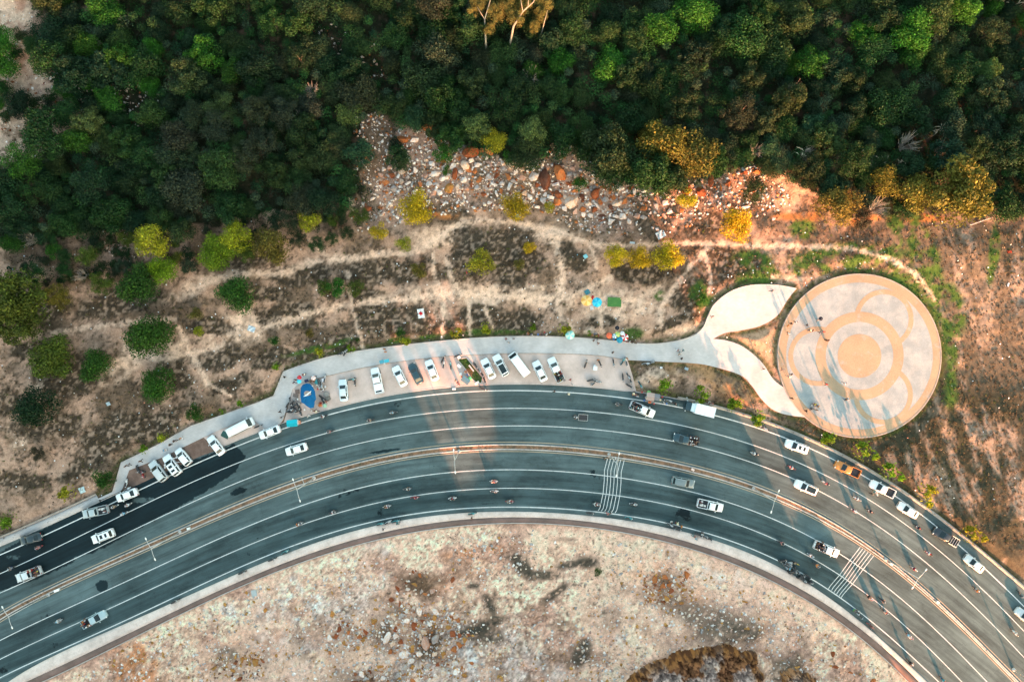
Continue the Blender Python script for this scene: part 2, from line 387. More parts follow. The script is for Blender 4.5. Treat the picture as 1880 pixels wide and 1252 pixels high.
# ---------------------------------------------------------------- noise on arrays, polygons
def vnoise(x, y, seed, scale):
    g = np.random.default_rng(seed).random((256, 256)); x = x * scale; y = y * scale
    xi = np.floor(x).astype(int); yi = np.floor(y).astype(int); fx = x - xi; fy = y - yi
    fx = fx * fx * (3 - 2 * fx); fy = fy * fy * (3 - 2 * fy)
    a = g[xi & 255, yi & 255]; b = g[(xi + 1) & 255, yi & 255]; c = g[xi & 255, (yi + 1) & 255]; d = g[(xi + 1) & 255, (yi + 1) & 255]
    return (a * (1 - fx) + b * fx) * (1 - fy) + (c * (1 - fx) + d * fx) * fy
def fbm(x, y, seed, scale, octs=5, gain=0.55):
    t = 0; a = 1; s = 0
    for o in range(octs):
        t = t + a * vnoise(x + 13.7 * o, y - 7.1 * o, seed + o, scale * 2 ** o); s += a; a *= gain
    return t / s
def in_poly(px, py, poly):
    ins = np.zeros(np.shape(px), bool); n = len(poly)
    for i in range(n):
        x0, y0 = poly[i]; x1, y1 = poly[(i + 1) % n]
        if y0 == y1: continue
        c = ((y0 > py) != (y1 > py)) & (px < (x1 - x0) * (py - y0) / (y1 - y0) + x0); ins ^= c
    return ins
def seg_dist(px, py, line):
    d = np.full(np.shape(px), 1e9)
    for (x0, y0), (x1, y1) in zip(line[:-1], line[1:]):
        vx, vy = x1 - x0, y1 - y0; L = vx * vx + vy * vy + 1e-9
        t = np.clip(((px - x0) * vx + (py - y0) * vy) / L, 0, 1)
        d = np.minimum(d, np.hypot(px - x0 - t * vx, py - y0 - t * vy))
    return d
def sstep(a, b, x):
    t = np.clip((x - a) / (b - a), 0, 1); return t * t * (3 - 2 * t)
def catmull(pts, n=6, closed=False):
    p = [np.array(q, float) for q in pts]; out = []
    m = len(p)
    for i in range(m if closed else m - 1):
        if closed: a, b, c, d = p[(i - 1) % m], p[i], p[(i + 1) % m], p[(i + 2) % m]
        else: a, b, c, d = p[max(i - 1, 0)], p[i], p[i + 1], p[min(i + 2, m - 1)]
        for k in range(n):
            t = k / n
            out.append(0.5 * ((2 * b) + (-a + c) * t + (2 * a - 5 * b + 4 * c - d) * t * t + (-a + 3 * b - 3 * c + d) * t ** 3))
    if not closed: out.append(p[-1])
    return [tuple(q) for q in out]

# outlines of the paved places, in photo pixels
wN_left = [(178, 916), (208, 902), (223.5, 849), (293, 815), (352, 781.4), (471, 740), (503, 726.7), (521, 682)]
wN_mid = catmull([(521, 682), (596, 657), (678, 641.5), (800, 627), (892, 619.5), (976, 617.5), (1054, 619.5), (1128, 626), (1172, 630.6), (1207, 631), (1247, 625), (1275, 615), (1291, 601), (1300, 580), (1312, 558), (1342, 535), (1378, 524), (1425, 523.5), (1461.5, 530)], 5)[1:]
leafS = catmull([(1461.5, 530), (1445, 551), (1426, 580), (1396, 598), (1360, 606.5), (1330, 611.5), (1309, 622)], 5)[1:]
lowN = catmull([(1309, 622), (1335, 625.5), (1360, 634.5), (1382, 650), (1402, 670), (1420, 697), (1446, 716)], 5)[1:]
lowS = catmull([(1482, 766), (1458, 763.5), (1434, 758.5), (1415, 749), (1396, 730), (1380, 708), (1358, 688), (1303, 671.4), (1268, 666.5), (1216, 664), (1152, 661)], 5)
wS_mid = catmull([(1152, 661), (1100, 653), (1040, 649.5), (956, 648.5), (892, 650.5), (800, 656), (686, 671.4), (592, 692.5), (560, 701), (538, 713.6)], 5)[1:]
wS_left = [(520, 770), (514, 778), (487, 787), (459, 765), (382, 798.6), (374, 802.7), (299, 839), (237.6, 863), (225.5, 897), (222, 901), (186, 917)]
WALK = wN_left + wN_mid + leafS + lowN + [(1468, 745)] + lowS + wS_mid + wS_left
xs_ = np.arange(530, 1169, 20.0)
LOT = [(538, 713.6), (560, 701), (592, 692.5)] + [p for p in reversed(wS_mid) if 600 < p[0] < 1150] + [(1152, 661), (1161, 689), (1168, 718)] + [(x, float(evc(C['edgeN'], x)) + 1) for x in xs_[::-1] if x < 1165] + [(521, 776)]
LAYBY_A = [(225.5, 897), (237.6, 863), (299, 839), (374, 802.7), (394, 828)] + [(x, float(evc(C['edgeN'], x)) + 1) for x in (370, 340, 310, 280, 250, 228)]
LAYBY_B = [(374, 802.7), (382, 798.6), (459, 765), (487, 787)] + [(x, float(evc(C['edgeN'], x)) + 1) for x in (470, 440, 415, 396)]
PLC, PLR = (1577.0, 653.3), 150.0
PATHS = [([(380, 520), (440, 505), (520, 500), (575, 482), (620, 478), (680, 470), (760, 462), (800, 440), (850, 410), (930, 408), (990, 420), (1020, 450), (1030, 490), (1028, 530)], 5),
         ([(1020, 425), (1080, 445), (1140, 450), (1240, 446), (1330, 448), (1420, 452), (1490, 452), (1560, 458), (1640, 480), (1690, 515)], 3.5),
         ([(1300, 455), (1260, 500), (1225, 545), (1212, 570), (1213, 600)], 4),
         ([(795, 470), (800, 510), (815, 540), (812, 620)], 3), ([(820, 480), (835, 520), (858, 555), (863, 615)], 3),
         ([(886, 530), (893, 570), (905, 600)], 2.5), ([(640, 500), (648, 560), (660, 615), (672, 650)], 3),
         ([(440, 585), (480, 600), (540, 585), (640, 560), (760, 548), (860, 540), (960, 545), (1030, 548)], 5),
         ([(330, 600), (345, 640), (370, 680), (385, 705)], 3.5), ([(385, 705), (425, 725)], 2.5),
         ([(230, 640), (300, 660), (340, 650), (400, 640)], 5), ([(100, 612), (180, 598), (260, 590), (320, 585)], 4),
         ([(1030, 535), (1022, 570), (1050, 600)], 4), ([(1085, 455), (1096, 490)], 2.5), ([(1290, 460), (1305, 500), (1302, 540)], 3),
         ([(1100, 560), (1105, 610)], 3), ([(1640, 480), (1680, 505), (1715, 550)], 2.5),
         ([(60, 30), (130, 22), (200, 5)], 7), ([(5, 0), (20, 60), (25, 130)], 12), ([(560, 430), (600, 470), (625, 478)], 3),
         ([(450, 560), (470, 600), (440, 610), (450, 560)], 6), ([(960, 550), (1000, 560), (1060, 540), (1120, 510)], 4)]
FOREST = [(-700, -700), (2600, -700), (2600, 400), (1880, 385), (1830, 392), (1750, 388), (1680, 385), (1600, 392), (1540, 380), (1500, 355), (1440, 330), (1370, 300), (1330, 325), (1260, 332), (1180, 338), (1120, 320), (1075, 285), (1050, 262), (1020, 262), (990, 300), (950, 298), (900, 285), (830, 262), (790, 235), (730, 235), (690, 205), (655, 215), (660, 290), (655, 345), (640, 375), (590, 380), (540, 385), (440, 400), (350, 412), (230, 415), (190, 420), (120, 436), (60, 446), (-40, 455), (-700, 480), (-700, 320), (-20, 310), (60, 290), (110, 262), (150, 240), (175, 215), (125, 175), (95, 140), (75, 100), (45, 60), (66, 36), (60, 6), (64, -60), (60, -700)]
SCREE = [(655, 300), (650, 215), (690, 205), (740, 240), (800, 245), (880, 282), (950, 300), (1000, 285), (1020, 258), (1052, 262), (1080, 290), (1120, 325), (1180, 340), (1260, 330), (1330, 322), (1380, 300), (1430, 330), (1455, 375), (1400, 398), (1320, 385), (1240, 430), (1190, 442), (1120, 430), (1060, 425), (1010, 395), (950, 385), (860, 390), (800, 398), (760, 385), (735, 420), (690, 440), (650, 420), (640, 375)]

# ---------------------------------------------------------------- the ground, one sheet out to the horizon
def axis(lo, hi, step, far):
    a = np.arange(lo, hi + step / 2, step); out = []; d = step; x = hi
    while x < far: d *= 1.5; x += d; out.append(x)
    return np.concatenate([(-np.array(out) if abs(lo + hi) < 1e-6 else lo - (np.array(out) - hi))[::-1], a, out])
gx = axis(-122.0, 122.0, 0.36, 2500.0); gy = axis(-88.0, 88.0, 0.36, 2500.0)
GX, GY = np.meshgrid(gx, gy, indexing='ij')
def srgb(r, g, b, k=1.0):
    c = np.array([r, g, b], float) / 255.0; c = np.where(c <= 0.04045, c / 12.92, ((c + 0.055) / 1.055) ** 2.4); return c * k

def paved_clear(X, Y):
    """0 on anything paved, growing to 1 over about three metres beyond it"""
    px = X * S + 940; py = 626 - Y * S
    d = np.full(X.shape, 1e3)
    road = (py > evc(C['edgeN'], px)) & (py < evc(C['pathS'], px))
    sl = 1.25
    d = np.where(road, 0, np.minimum(np.abs(py - evc(C['edgeN'], px)), np.abs(py - evc(C['pathS'], px))) / sl)
    near = (np.abs(px - 940) < 1100) & (np.abs(py - 626) < 800)
    for poly in (WALK, LOT, LAYBY_A, LAYBY_B):
        i = in_poly(px[near], py[near], poly); e = seg_dist(px[near], py[near], list(poly[::2]) + [poly[-1], poly[0]])
        d[near] = np.minimum(d[near], np.where(i, 0, e))
    d = np.minimum(d, np.maximum(np.hypot(px - PLC[0], py - PLC[1]) - PLR, 0))
    return sstep(0, 28, d), d
CLR, DPAVE = paved_clear(GX, GY)
def blob(px, py, cx, cy, rx, ry, ang=0.0, soft=0.5, seed=1):
    a = math.radians(ang); dx = px - cx; dy = py - cy
    u = (dx * math.cos(a) + dy * math.sin(a)) / rx; v = (-dx * math.sin(a) + dy * math.cos(a)) / ry
    r = np.hypot(u, v) + (WARP - 0.5) * 1.2
    return 1 - sstep(1 - soft, 1 + soft * 0.6, r)
WARP = fbm(GX, GY, 77, 0.16, 5, 0.6)
def relief(X, Y):
    return (fbm(X, Y, 3, 0.05, 4) - 0.5) * 2.4 + (fbm(X, Y, 9, 0.35, 3) - 0.5) * 0.5
def ground_z():
    px = GX * S + 940; py = 626 - GY * S
    z = np.maximum(relief(GX, GY) + 0.35, -0.4) * CLR
    z += (fbm(GX, GY, 31, 0.9, 3) - 0.5) * 0.22 * CLR
    # rough, dug-over ground inside the bend
    so = sstep(1010, 1200, py) * sstep(0, 60, py - evc(C['pathS'], px))
    z += so * (np.abs(fbm(GX, GY, 51, 0.12, 5) - 0.5) * 5.0) * CLR
    # the wooded slope lies a little lower and rolls
    fo = 1 - sstep(230, 420, py); z += fo * (fbm(GX, GY, 61, 0.035, 3) - 0.5) * 5
    # below every paved sheet
    z = z * CLR - 0.06 - 0.05 * (1 - CLR)
    far = np.maximum(np.hypot(GX, GY) - 170, 0); z -= np.minimum(far * 0.01, 6) * 0.3
    return z
GZ = ground_z()
def zat(x, y):
    """height of the ground sheet at a point of the place"""
    i = int(np.clip(np.searchsorted(gx, x) - 1, 0, len(gx) - 2)); j = int(np.clip(np.searchsorted(gy, y) - 1, 0, len(gy) - 2))
    tx = (x - gx[i]) / (gx[i + 1] - gx[i]); ty = (y - gy[j]) / (gy[j + 1] - gy[j])
    return float((GZ[i, j] * (1 - tx) + GZ[i + 1, j] * tx) * (1 - ty) + (GZ[i, j + 1] * (1 - tx) + GZ[i + 1, j + 1] * tx) * ty)
def zats(x, y):
    i = np.clip(np.searchsorted(gx, x) - 1, 0, len(gx) - 2); j = np.clip(np.searchsorted(gy, y) - 1, 0, len(gy) - 2)
    tx = (x - gx[i]) / (gx[i + 1] - gx[i]); ty = (y - gy[j]) / (gy[j + 1] - gy[j])
    return (GZ[i, j] * (1 - tx) + GZ[i + 1, j] * tx) * (1 - ty) + (GZ[i, j + 1] * (1 - tx) + GZ[i + 1, j + 1] * tx) * ty
def G(px, py, dz=0.0):
    x, y, _ = W(px, py); return (x, y, zat(x, y) + dz)

EL_DARK = [(905, 470, 105, 52, 0), (720, 500, 110, 24, -6), (560, 500, 60, 25, -10), (650, 540, 60, 12, 0), (740, 590, 110, 30, 4), (955, 590, 50, 26, 0), (1050, 480, 38, 28, 0),
           (870, 580, 45, 20, 0), (1170, 500, 60, 22, 0), (1270, 540, 55, 28, -35), (1360, 490, 60, 28, 0), (530, 580, 70, 24, 0), (600, 640, 90, 16, -16), (200, 560, 70, 25, -15),
           (120, 690, 60, 50, 0), (60, 640, 60, 20, 0), (210, 800, 90, 36, -25), (100, 780, 70, 26, 0), (290, 780, 70, 24, -28), (380, 600, 40, 20, 0), (400, 660, 60, 26, 0), (320, 690, 40, 30, 0),
           (40, 880, 60, 22, 0), (150, 860, 60, 24, -30), (430, 700, 50, 20, -25), (20, 740, 40, 30, 0), (250, 540, 60, 16, 0), (480, 540, 50, 18, 0), (500, 660, 50, 20, -20), (1110, 590, 30, 12, 0), (1240, 590, 60, 12, -20),
           (840, 375, 60, 22, 0), (1290, 410, 60, 22, 0), (1150, 415, 40, 14, 0), (70, 560, 60, 30, 0), (450, 470, 60, 22, 0), (1320, 465, 50, 14, 0)]
EL_GREEN = [(1690, 500, 30, 40, -35), (1725, 570, 16, 50, -20), (1560, 470, 90, 22, 0), (1610, 490, 50, 14, 20), (1500, 480, 70, 20, 0), (1580, 482, 70, 20, 0), (1420, 500, 60, 18, -12), (1385, 475, 40, 18, 0), (1470, 420, 24, 20, 0), (1700, 480, 22, 80, -18), (1680, 560, 30, 50, -40), (1745, 640, 16, 90, 0), (1640, 420, 14, 40, 0),
            (1290, 545, 22, 26, 0), (1640, 505, 60, 16, 40), (1750, 560, 20, 40, -20), (1820, 470, 10, 60, 5), (1210, 545, 10, 10, 0), (1480, 500, 40, 8, 0), (580, 640, 60, 6, -14), (910, 610, 70, 5, 0), (760, 622, 60, 5, -6), (1160, 612, 24, 14, 0)]
EL_PALE = [(1080, 350, 90, 60, 0), (880, 320, 140, 60, 10), (700, 380, 60, 50, 0), (900, 540, 200, 22, 0), (1130, 560, 120, 40, 0), (800, 440, 70, 22, 0), (1010, 430, 60, 16, 10), (350, 530, 50, 18, -25), (180, 690, 30, 20, 0), (300, 640, 60, 20, -20), (230, 670, 50, 20, -30), (90, 710, 30, 20, 0),
           (40, 800, 30, 24, 0), (450, 600, 40, 16, 30), (60, 150, 60, 50, 0), (20, 60, 40, 60, 0), (1230, 605, 60, 10, 0), (1100, 608, 60, 8, 0), (400, 625, 50, 20, 0), (1410, 575, 12, 8, 0), (1440, 510, 40, 6, 5), (1220, 690, 40, 20, 0), (1180, 700, 20, 20, 0), (250, 170, 40, 20, 20), (30, 250, 60, 50, 0), (60, 200, 50, 30, 0)]
def ground_colors():
    px = GX * S + 940; py = 626 - GY * S; n = WARP; n2 = fbm(GX, GY, 5, 0.5, 4, 0.65); n3 = fbm(GX, GY, 15, 0.045, 3)
    def col(c): return np.array(c, float)[None, None, :]
    dirt = col((0.37, 0.235, 0.165)); pale = col((0.66, 0.455, 0.33)); dark = col((0.050, 0.038, 0.026)); drab = col((0.155, 0.102, 0.068))
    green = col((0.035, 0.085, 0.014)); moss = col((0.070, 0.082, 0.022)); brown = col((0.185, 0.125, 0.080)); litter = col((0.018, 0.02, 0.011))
    orange = col((0.44, 0.175, 0.06)); greyst = col((0.44, 0.36, 0.315)); cream = col((0.66, 0.45, 0.33)); rose = col((0.40, 0.255, 0.19)); char = col((0.045, 0.040, 0.030))
    def L(a, b, t): return a * (1 - t[..., None]) + b * t[..., None]
    c = L(drab, dirt, sstep(0.42, 0.62, n))
    dk = np.zeros_like(px)
    for e in EL_DARK: dk = np.maximum(dk, blob(px, py, *e[:5]))
    pl = np.zeros_like(px)
    for e in EL_PALE: pl = np.maximum(pl, blob(px, py, *e[:5]))
    c = L(c, pale, pl * sstep(0.3, 0.6, n2) * 0.9)
    fine = fbm(GX, GY, 6, 1.6, 4, 0.8); mid = fbm(GX, GY, 26, 0.35, 5, 0.75)
    dd_ = dk * 1.05 + (mid - 0.5) * 1.5 + (fine - 0.5) * 1.1
    c = L(c, drab * 0.62, sstep(0.10, 0.55, dd_) * 0.85)
    c = L(c, dark, sstep(0.38, 0.80, dd_) * 0.92)
    c = L(c, dark * 1.3, sstep(0.50, 0.62, fine * 0.55 + mid * 0.45) * 0.5 * (1 - pl * 0.7))
    c = L(c, pale, sstep(0.60, 0.72, vnoise(GX, GY, 92, 2.2)) * 0.35 * dk)
    # right-hand field: dry grass in streaks
    rf = sstep(1600, 1740, px) * sstep(395, 430, py) + sstep(1380, 1480, px) * sstep(700, 760, py); rf = np.clip(rf, 0, 1)
    st = fbm(GX * 1.7 + GY * 0.5, GY * 0.45, 21, 0.22, 5, 0.65)
    brown = col((0.125, 0.095, 0.066)); f = L(L(brown, col((0.235, 0.175, 0.13)), sstep(0.5, 0.66, st)), col((0.040, 0.038, 0.024)), sstep(0.56, 0.46, st * 0.7 + mid * 0.15 + fine * 0.15) * sstep(0.8, 0.4, n3))
    c = L(c, f, rf)
    # strip between the lower walk and the road, and the crescent beside the plaza
    wd = blob(px, py, 1330, 690, 150, 30, 22); c = L(c, L(col((0.34, 0.19, 0.095)), drab, sstep(0.45, 0.65, n2)), wd)
    cr = blob(px, py, 1395, 640, 45, 45, 0); c = L(c, col((0.42, 0.27, 0.17)), cr * 0.8)
    gr = np.zeros_like(px)
    for e in EL_GREEN: gr = np.maximum(gr, blob(px, py, *e[:5]))
    c = L(c, green * 0.9 + moss * 0.3, np.clip(gr * 1.3, 0, 1) * sstep(0.68, 0.46, n2) * 0.95)
    ed = sstep(0.5, 2, DPAVE) * (1 - sstep(5, 13, DPAVE)) * (py < evc(C['edgeN'], px)); c = L(c, moss * 0.8, ed * sstep(0.35, 0.5, n2) * 0.75)
    # orange cut bank at the edge of the wood
    for (cx, cy, rx, ry) in ((1465, 398, 45, 9), (1570, 408, 40, 8), (1620, 400, 30, 7), (1700, 402, 32, 7), (1640, 352, 30, 10), (820, 395, 20, 8)):
        c = L(c, orange * 0.85, blob(px, py, cx, cy, rx, ry) * sstep(0.35, 0.55, n2))
    for line, w in PATHS:
        d = seg_dist(px, py, catmull(line, 4)) + (n2 - 0.5) * w * 2.4
        c = L(c, pale * 1.05, (1 - sstep(w * 0.1, w * 2.0, d + (fine - 0.5) * w * 4)) * 0.75)
    # wood floor
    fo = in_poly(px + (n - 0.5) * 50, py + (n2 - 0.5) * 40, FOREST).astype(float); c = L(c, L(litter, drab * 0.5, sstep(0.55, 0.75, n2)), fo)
    c = L(c, L(col((0.40, 0.22, 0.15)), pale * 0.8, sstep(0.4, 0.6, n2)), blob(px, py, 25, 60, 45, 90, 0) * 0.9)
    c = L(c, pale * 0.6, np.maximum(blob(px, py, 45, 150, 50, 45), blob(px, py, 30, 260, 55, 40)) * sstep(0.42, 0.6, n2))
    c = L(c, dirt * 0.7, (1 - sstep(2, 7, seg_dist(px, py, [(60, 34), (95, 28), (140, 20), (175, 12), (215, 0)]) + (n2 - .5) * 6)) * 0.9)
    # scree floor, darkened to stand for the shade between stones
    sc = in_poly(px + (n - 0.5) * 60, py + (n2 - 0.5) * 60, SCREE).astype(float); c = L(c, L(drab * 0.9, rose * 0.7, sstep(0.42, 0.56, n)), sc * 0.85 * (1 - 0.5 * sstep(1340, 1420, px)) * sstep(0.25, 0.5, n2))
    # dug ground inside the bend
    south = sstep(-2, 6, py - evc(C['pathS'], px))
    s = L(L(rose, cream, sstep(0.4, 0.58, n)), greyst, sstep(0.5, 0.68, n3) * sstep(0.35, 0.6, n2))
    near = sstep(140, 20, py - evc(C['pathS'], px)); s = L(s, cream * 1.02, near * sstep(0.35, 0.5, n) * 0.9)
    for (cx, cy, rx, ry, a, k) in ((250, 1210, 45, 45, 0, .8), (1165, 1045, 60, 25, 0, .6), (900, 1010, 80, 8, -5, .4), (1240, 1090, 60, 30, 10, .45), (860, 1040, 60, 20, 0, .25), (610, 1170, 60, 25, 0, .3), (780, 1070, 50, 20, 0, .3)):
        s = L(s, orange, blob(px, py, cx, cy, rx, ry, a) * sstep(0.35, 0.6, n2) * k)
    for (cx, cy, rx, ry) in ((410, 1125, 34, 20), (860, 1190, 40, 20), (870, 1215, 24, 14), (1180, 1130, 26, 12), (1135, 1175, 20, 14), (560, 1100, 60, 30), (1360, 1050, 90, 16)):
        s = L(s, col((0.60, 0.60, 0.57)), blob(px, py, cx, cy, rx, ry) * sstep(0.4, 0.6, n2) * 0.7)
    f2 = fbm(GX, GY, 16, 0.9, 4, 0.75); s = s * (0.80 + 0.4 * sstep(0.3, 0.66, f2))[..., None] * np.array([1.06, 0.99, 0.96])
    br = sstep(0.48, 0.60, fbm(GX, GY, 17, 0.3, 5, 0.75)) * (1 - near * 0.75); s = L(s, col((0.22, 0.135, 0.088)), br * 0.7)
    for (cx, cy, rx, ry, k) in ((745, 1165, 110, 52, 1.1), (1222, 1080, 46, 32, 1.1), (440, 1218, 52, 28, 1.1), (770, 1070, 38, 24, .9), (1100, 1212, 34, 24, .8), (1290, 1125, 60, 20, .3), (640, 1165, 40, 24, .5), (820, 1200, 40, 24, .4)):  # soil under the heaps painted dark for the shadows between stones
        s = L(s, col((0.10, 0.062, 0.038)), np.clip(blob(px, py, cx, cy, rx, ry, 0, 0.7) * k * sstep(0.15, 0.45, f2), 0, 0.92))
    f3 = fbm(GX, GY, 19, 2.2, 3, 0.8); rough = sstep(0.44, 0.56, fbm(GX, GY, 18, 0.055, 4, 0.6)); s = s * (1 - (0.08 + 0.24 * rough) * (1 - 1.6 * sstep(0.36, 0.6, f3)))[..., None]; s = L(s, cream * np.array([1.04, 0.98, 0.96]), (1 - rough) * 0.5)
    for (cx, cy, rx, ry, a, k) in ((960, 1040, 14, 26, -40, .95), (1000, 1054, 34, 10, 5, 1), (1045, 1036, 30, 7, -8, .8), (1078, 1032, 26, 12, 0, .9), (1022, 1086, 28, 9, -35, .9), (1068, 1200, 14, 28, 20, .9), (880, 1150, 60, 8, -20, .9), (895, 1165, 40, 18, 10, .7), (900, 1112, 9, 26, -30, .7), (1290, 1130, 80, 22, 15, .55), (1340, 1160, 60, 20, 0, .6), (1150, 1080, 26, 14, 0, .3), (1530, 1080, 10, 6, 0, 0), (815, 967, 20, 5, 0, .8), (1040, 990, 20, 4, 0, .5), (420, 1200, 22, 14, 0, .5), (870, 1075, 12, 6, 0, .8), (1440, 1230, 40, 22, 0, .7), (1120, 1130, 30, 20, 0, .3), (690, 1240, 90, 16, 0, .4)):
        s = L(s, char * 1.2, np.clip(blob(px, py, cx, cy, rx * 1.15, ry * 1.15, a, 0.7) * k * 1.3 * sstep(0.22, 0.46, f2), 0, 0.95))
    s = s * np.array([1.16, 1.09, 1.07])
    # scattered dark weeds and stones in fine spots
    sp = vnoise(GX, GY, 90, 1.7); s = L(s, char * 1.6, (sstep(0.84, 0.95, sp) * 0.85 * sstep(0.36, 0.55, n)))
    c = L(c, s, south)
    sp2 = vnoise(GX + 50, GY, 91, 1.3) ; c = L(c, dark, sstep(0.86, 0.98, sp2) * 0.6 * (1 - south))
    grit = np.clip(sc * 0.6 + south * 0.22 * sstep(0.4, 0.6, n), 0, 1)
    return np.clip(c, 0.01, 0.72), grit
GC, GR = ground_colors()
nxg, nyg = GX.shape
ii, jj = np.meshgrid(np.arange(nxg - 1), np.arange(nyg - 1), indexing='ij'); a_ = (ii * nyg + jj).ravel()
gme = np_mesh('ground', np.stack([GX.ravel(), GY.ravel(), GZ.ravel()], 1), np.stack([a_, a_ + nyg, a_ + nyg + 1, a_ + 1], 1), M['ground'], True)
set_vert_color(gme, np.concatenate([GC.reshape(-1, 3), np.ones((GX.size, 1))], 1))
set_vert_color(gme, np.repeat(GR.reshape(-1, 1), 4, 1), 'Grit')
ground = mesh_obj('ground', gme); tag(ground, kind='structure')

# ---------------------------------------------------------------- road, lines, median, kerbs
A_, B_ = curve_pts('edgeN'), curve_pts('edgeS')
me, P_ = sheet_between('road', A_, B_, 0.0, M['asphalt'], 64)
px_ = P_[:, 0] * S + 940; py_ = 626 - P_[:, 1] * S
cx_ = np.hypot(P_[:, 0] - 5, P_[:, 1] + 110); lane = np.stack([np.arctan2(P_[:, 0] - 5, P_[:, 1] + 110) * 95, cx_, np.zeros_like(cx_)], 1)
yl = np.repeat(((py_ - evc(C['edgeN'], px_)) / S)[:, None], 1, 1)[:, 0]; lane[:, 1] = yl
at = me.attributes.new('Lane', 'FLOAT_VECTOR', 'POINT'); at.data.foreach_set('vector', lane.astype(np.float32).ravel())
wet = np.zeros(len(P_))
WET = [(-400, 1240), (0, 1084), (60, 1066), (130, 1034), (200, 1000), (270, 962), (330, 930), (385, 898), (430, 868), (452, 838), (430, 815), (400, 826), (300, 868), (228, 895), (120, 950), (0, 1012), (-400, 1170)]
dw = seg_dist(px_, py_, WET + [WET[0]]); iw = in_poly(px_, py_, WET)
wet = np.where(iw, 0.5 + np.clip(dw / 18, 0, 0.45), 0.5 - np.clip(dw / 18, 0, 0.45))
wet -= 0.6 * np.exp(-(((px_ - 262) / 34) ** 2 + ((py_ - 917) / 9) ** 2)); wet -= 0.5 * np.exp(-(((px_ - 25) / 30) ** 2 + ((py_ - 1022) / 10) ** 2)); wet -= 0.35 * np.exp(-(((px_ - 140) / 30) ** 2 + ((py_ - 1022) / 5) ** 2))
for (bx, by, rx, ry, a, k) in ((437, 902, 17, 7, -20, .75), (188, 1075, 12, 13, 0, .8), (640, 903, 30, 9, -12, .5), (706, 828, 44, 3, -9, .7), (622, 908, 14, 9, 0, .5), (698, 940, 14, 12, -50, .5), (672, 958, 24, 4, -14, .4), (1255, 943, 24, 14, 20, .62), (455, 1017, 10, 10, -40, .45), (480, 985, 36, 3, -20, .4), (1455, 1030, 40, 10, 30, .35), (1580, 1095, 40, 10, 45, .35), (1100, 742, 60, 14, 3, .3), (1040, 740, 30, 12, 0, .3), (84, 1130, 22, 9, -15, .45), (95, 1185, 20, 10, -20, .45), (5, 1230, 20, 14, -20, .5), (798, 854, 5, 12, 20, .5), (1090, 868, 12, 12, 50, .55), (1105, 882, 14, 10, 40, .45), (730, 743, 16, 9, 0, .5), (690, 752, 40, 6, -8, .3), (722, 775, 14, 6, 0, .3), (1650, 1085, 26, 5, 40, .3), (1700, 1195, 30, 7, 45, .3), (440, 905, 26, 3, -20, .4), (900, 925, 18, 2, 0, .6), (950, 903, 8, 8, 0, .4)):
    aa = math.radians(a); dx = px_ - bx; dy = py_ - by; u = (dx * math.cos(aa) + dy * math.sin(aa)) / rx; v = (-dx * math.sin(aa) + dy * math.cos(aa)) / ry
    wet = np.maximum(wet, 0.05 + k * np.exp(-(u * u + v * v) * 0.7))
def lanef(n): return evc(C[n], px_)
def band(n1, n2, soft=5): t1, t2 = lanef(n1), lanef(n2); return sstep(0, soft, py_ - t1) * (1 - sstep(-soft, 0, py_ - t2))
age_sun = 0.75 * band('M2', 'M3') + 0.62 * band('M1', 'M2') + 0.25 * band('M3', 'edgeS') + 0.30 * band('L1', 'L2') + 0.30 * band('L2', 'L3') + 0.16 * band('L3', 'YN') + 0.05 * band('YS', 'M1')
age_sun = age_sun * (0.65 + 0.7 * fbm(P_[:, 0], P_[:, 1], 88, 0.04, 4)) * (1 - 0.75 * sstep(1430, 1640, px_)) * (1 - .75 * np.exp(-((px_ - 850) / 70) ** 2) * (py_ < 880))  # sunlit strip and sunlit right end painted lighter on top of asphalt age
at = me.attributes.new('AgeSun', 'FLOAT', 'POINT'); at.data.foreach_set('value', np.clip(age_sun, 0, 1).astype(np.float32))
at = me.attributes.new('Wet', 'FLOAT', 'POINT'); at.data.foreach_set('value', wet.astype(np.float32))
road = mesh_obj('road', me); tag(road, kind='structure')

for c_, w_ in (('L1', 0.20), ('L2', 0.14), ('L3', 0.14), ('M1', 0.15), ('M2', 0.14), ('M3', 0.18)):
    ribbon('lane_line', c_, w_, 0.005, M['line_white'], road)
ribbon('lane_line', 'YN', 0.16, 0.005, M['line_yellow'], road, label='orange edge line on the outer side of the median')
ribbon('lane_line', 'YS', 0.16, 0.005, M['line_yellow'], road, label='orange edge line on the inner side of the median')
# two zebra-like sets of six thin bars over the inner carriageway
def bar(pts, w=0.13):
    p = np.array([W(x, y)[:2] for x, y in pts]); d = np.gradient(p, axis=0); d /= np.linalg.norm(d, axis=1)[:, None]; n = np.stack([-d[:, 1], d[:, 0]], 1)
    me, _ = sheet_between('crosswalk_bar', p + n * w / 2, p - n * w / 2, 0.010, M['line_white'], 1)
    return me
for k, ((tx, ty), (bx, by)) in enumerate(zip([(1115.5, 841), (1121, 841.5), (1127, 842), (1133.4, 842.8), (1139.6, 843.6), (1146, 844.6)], [(1103, 925), (1109, 925.5), (1115, 926), (1121, 927), (1127.5, 928), (1134, 929)])):
    mx, my = (tx + bx) / 2, (ty + by) / 2
    mesh_obj('crosswalk_bar', bar([(tx, ty), (mx + 0.5, my - 20), (mx, my), (mx - 2, my + 22), (bx, by), (bx - 1.5, by + 7), (bx - 5, by + 12.5)]), road)
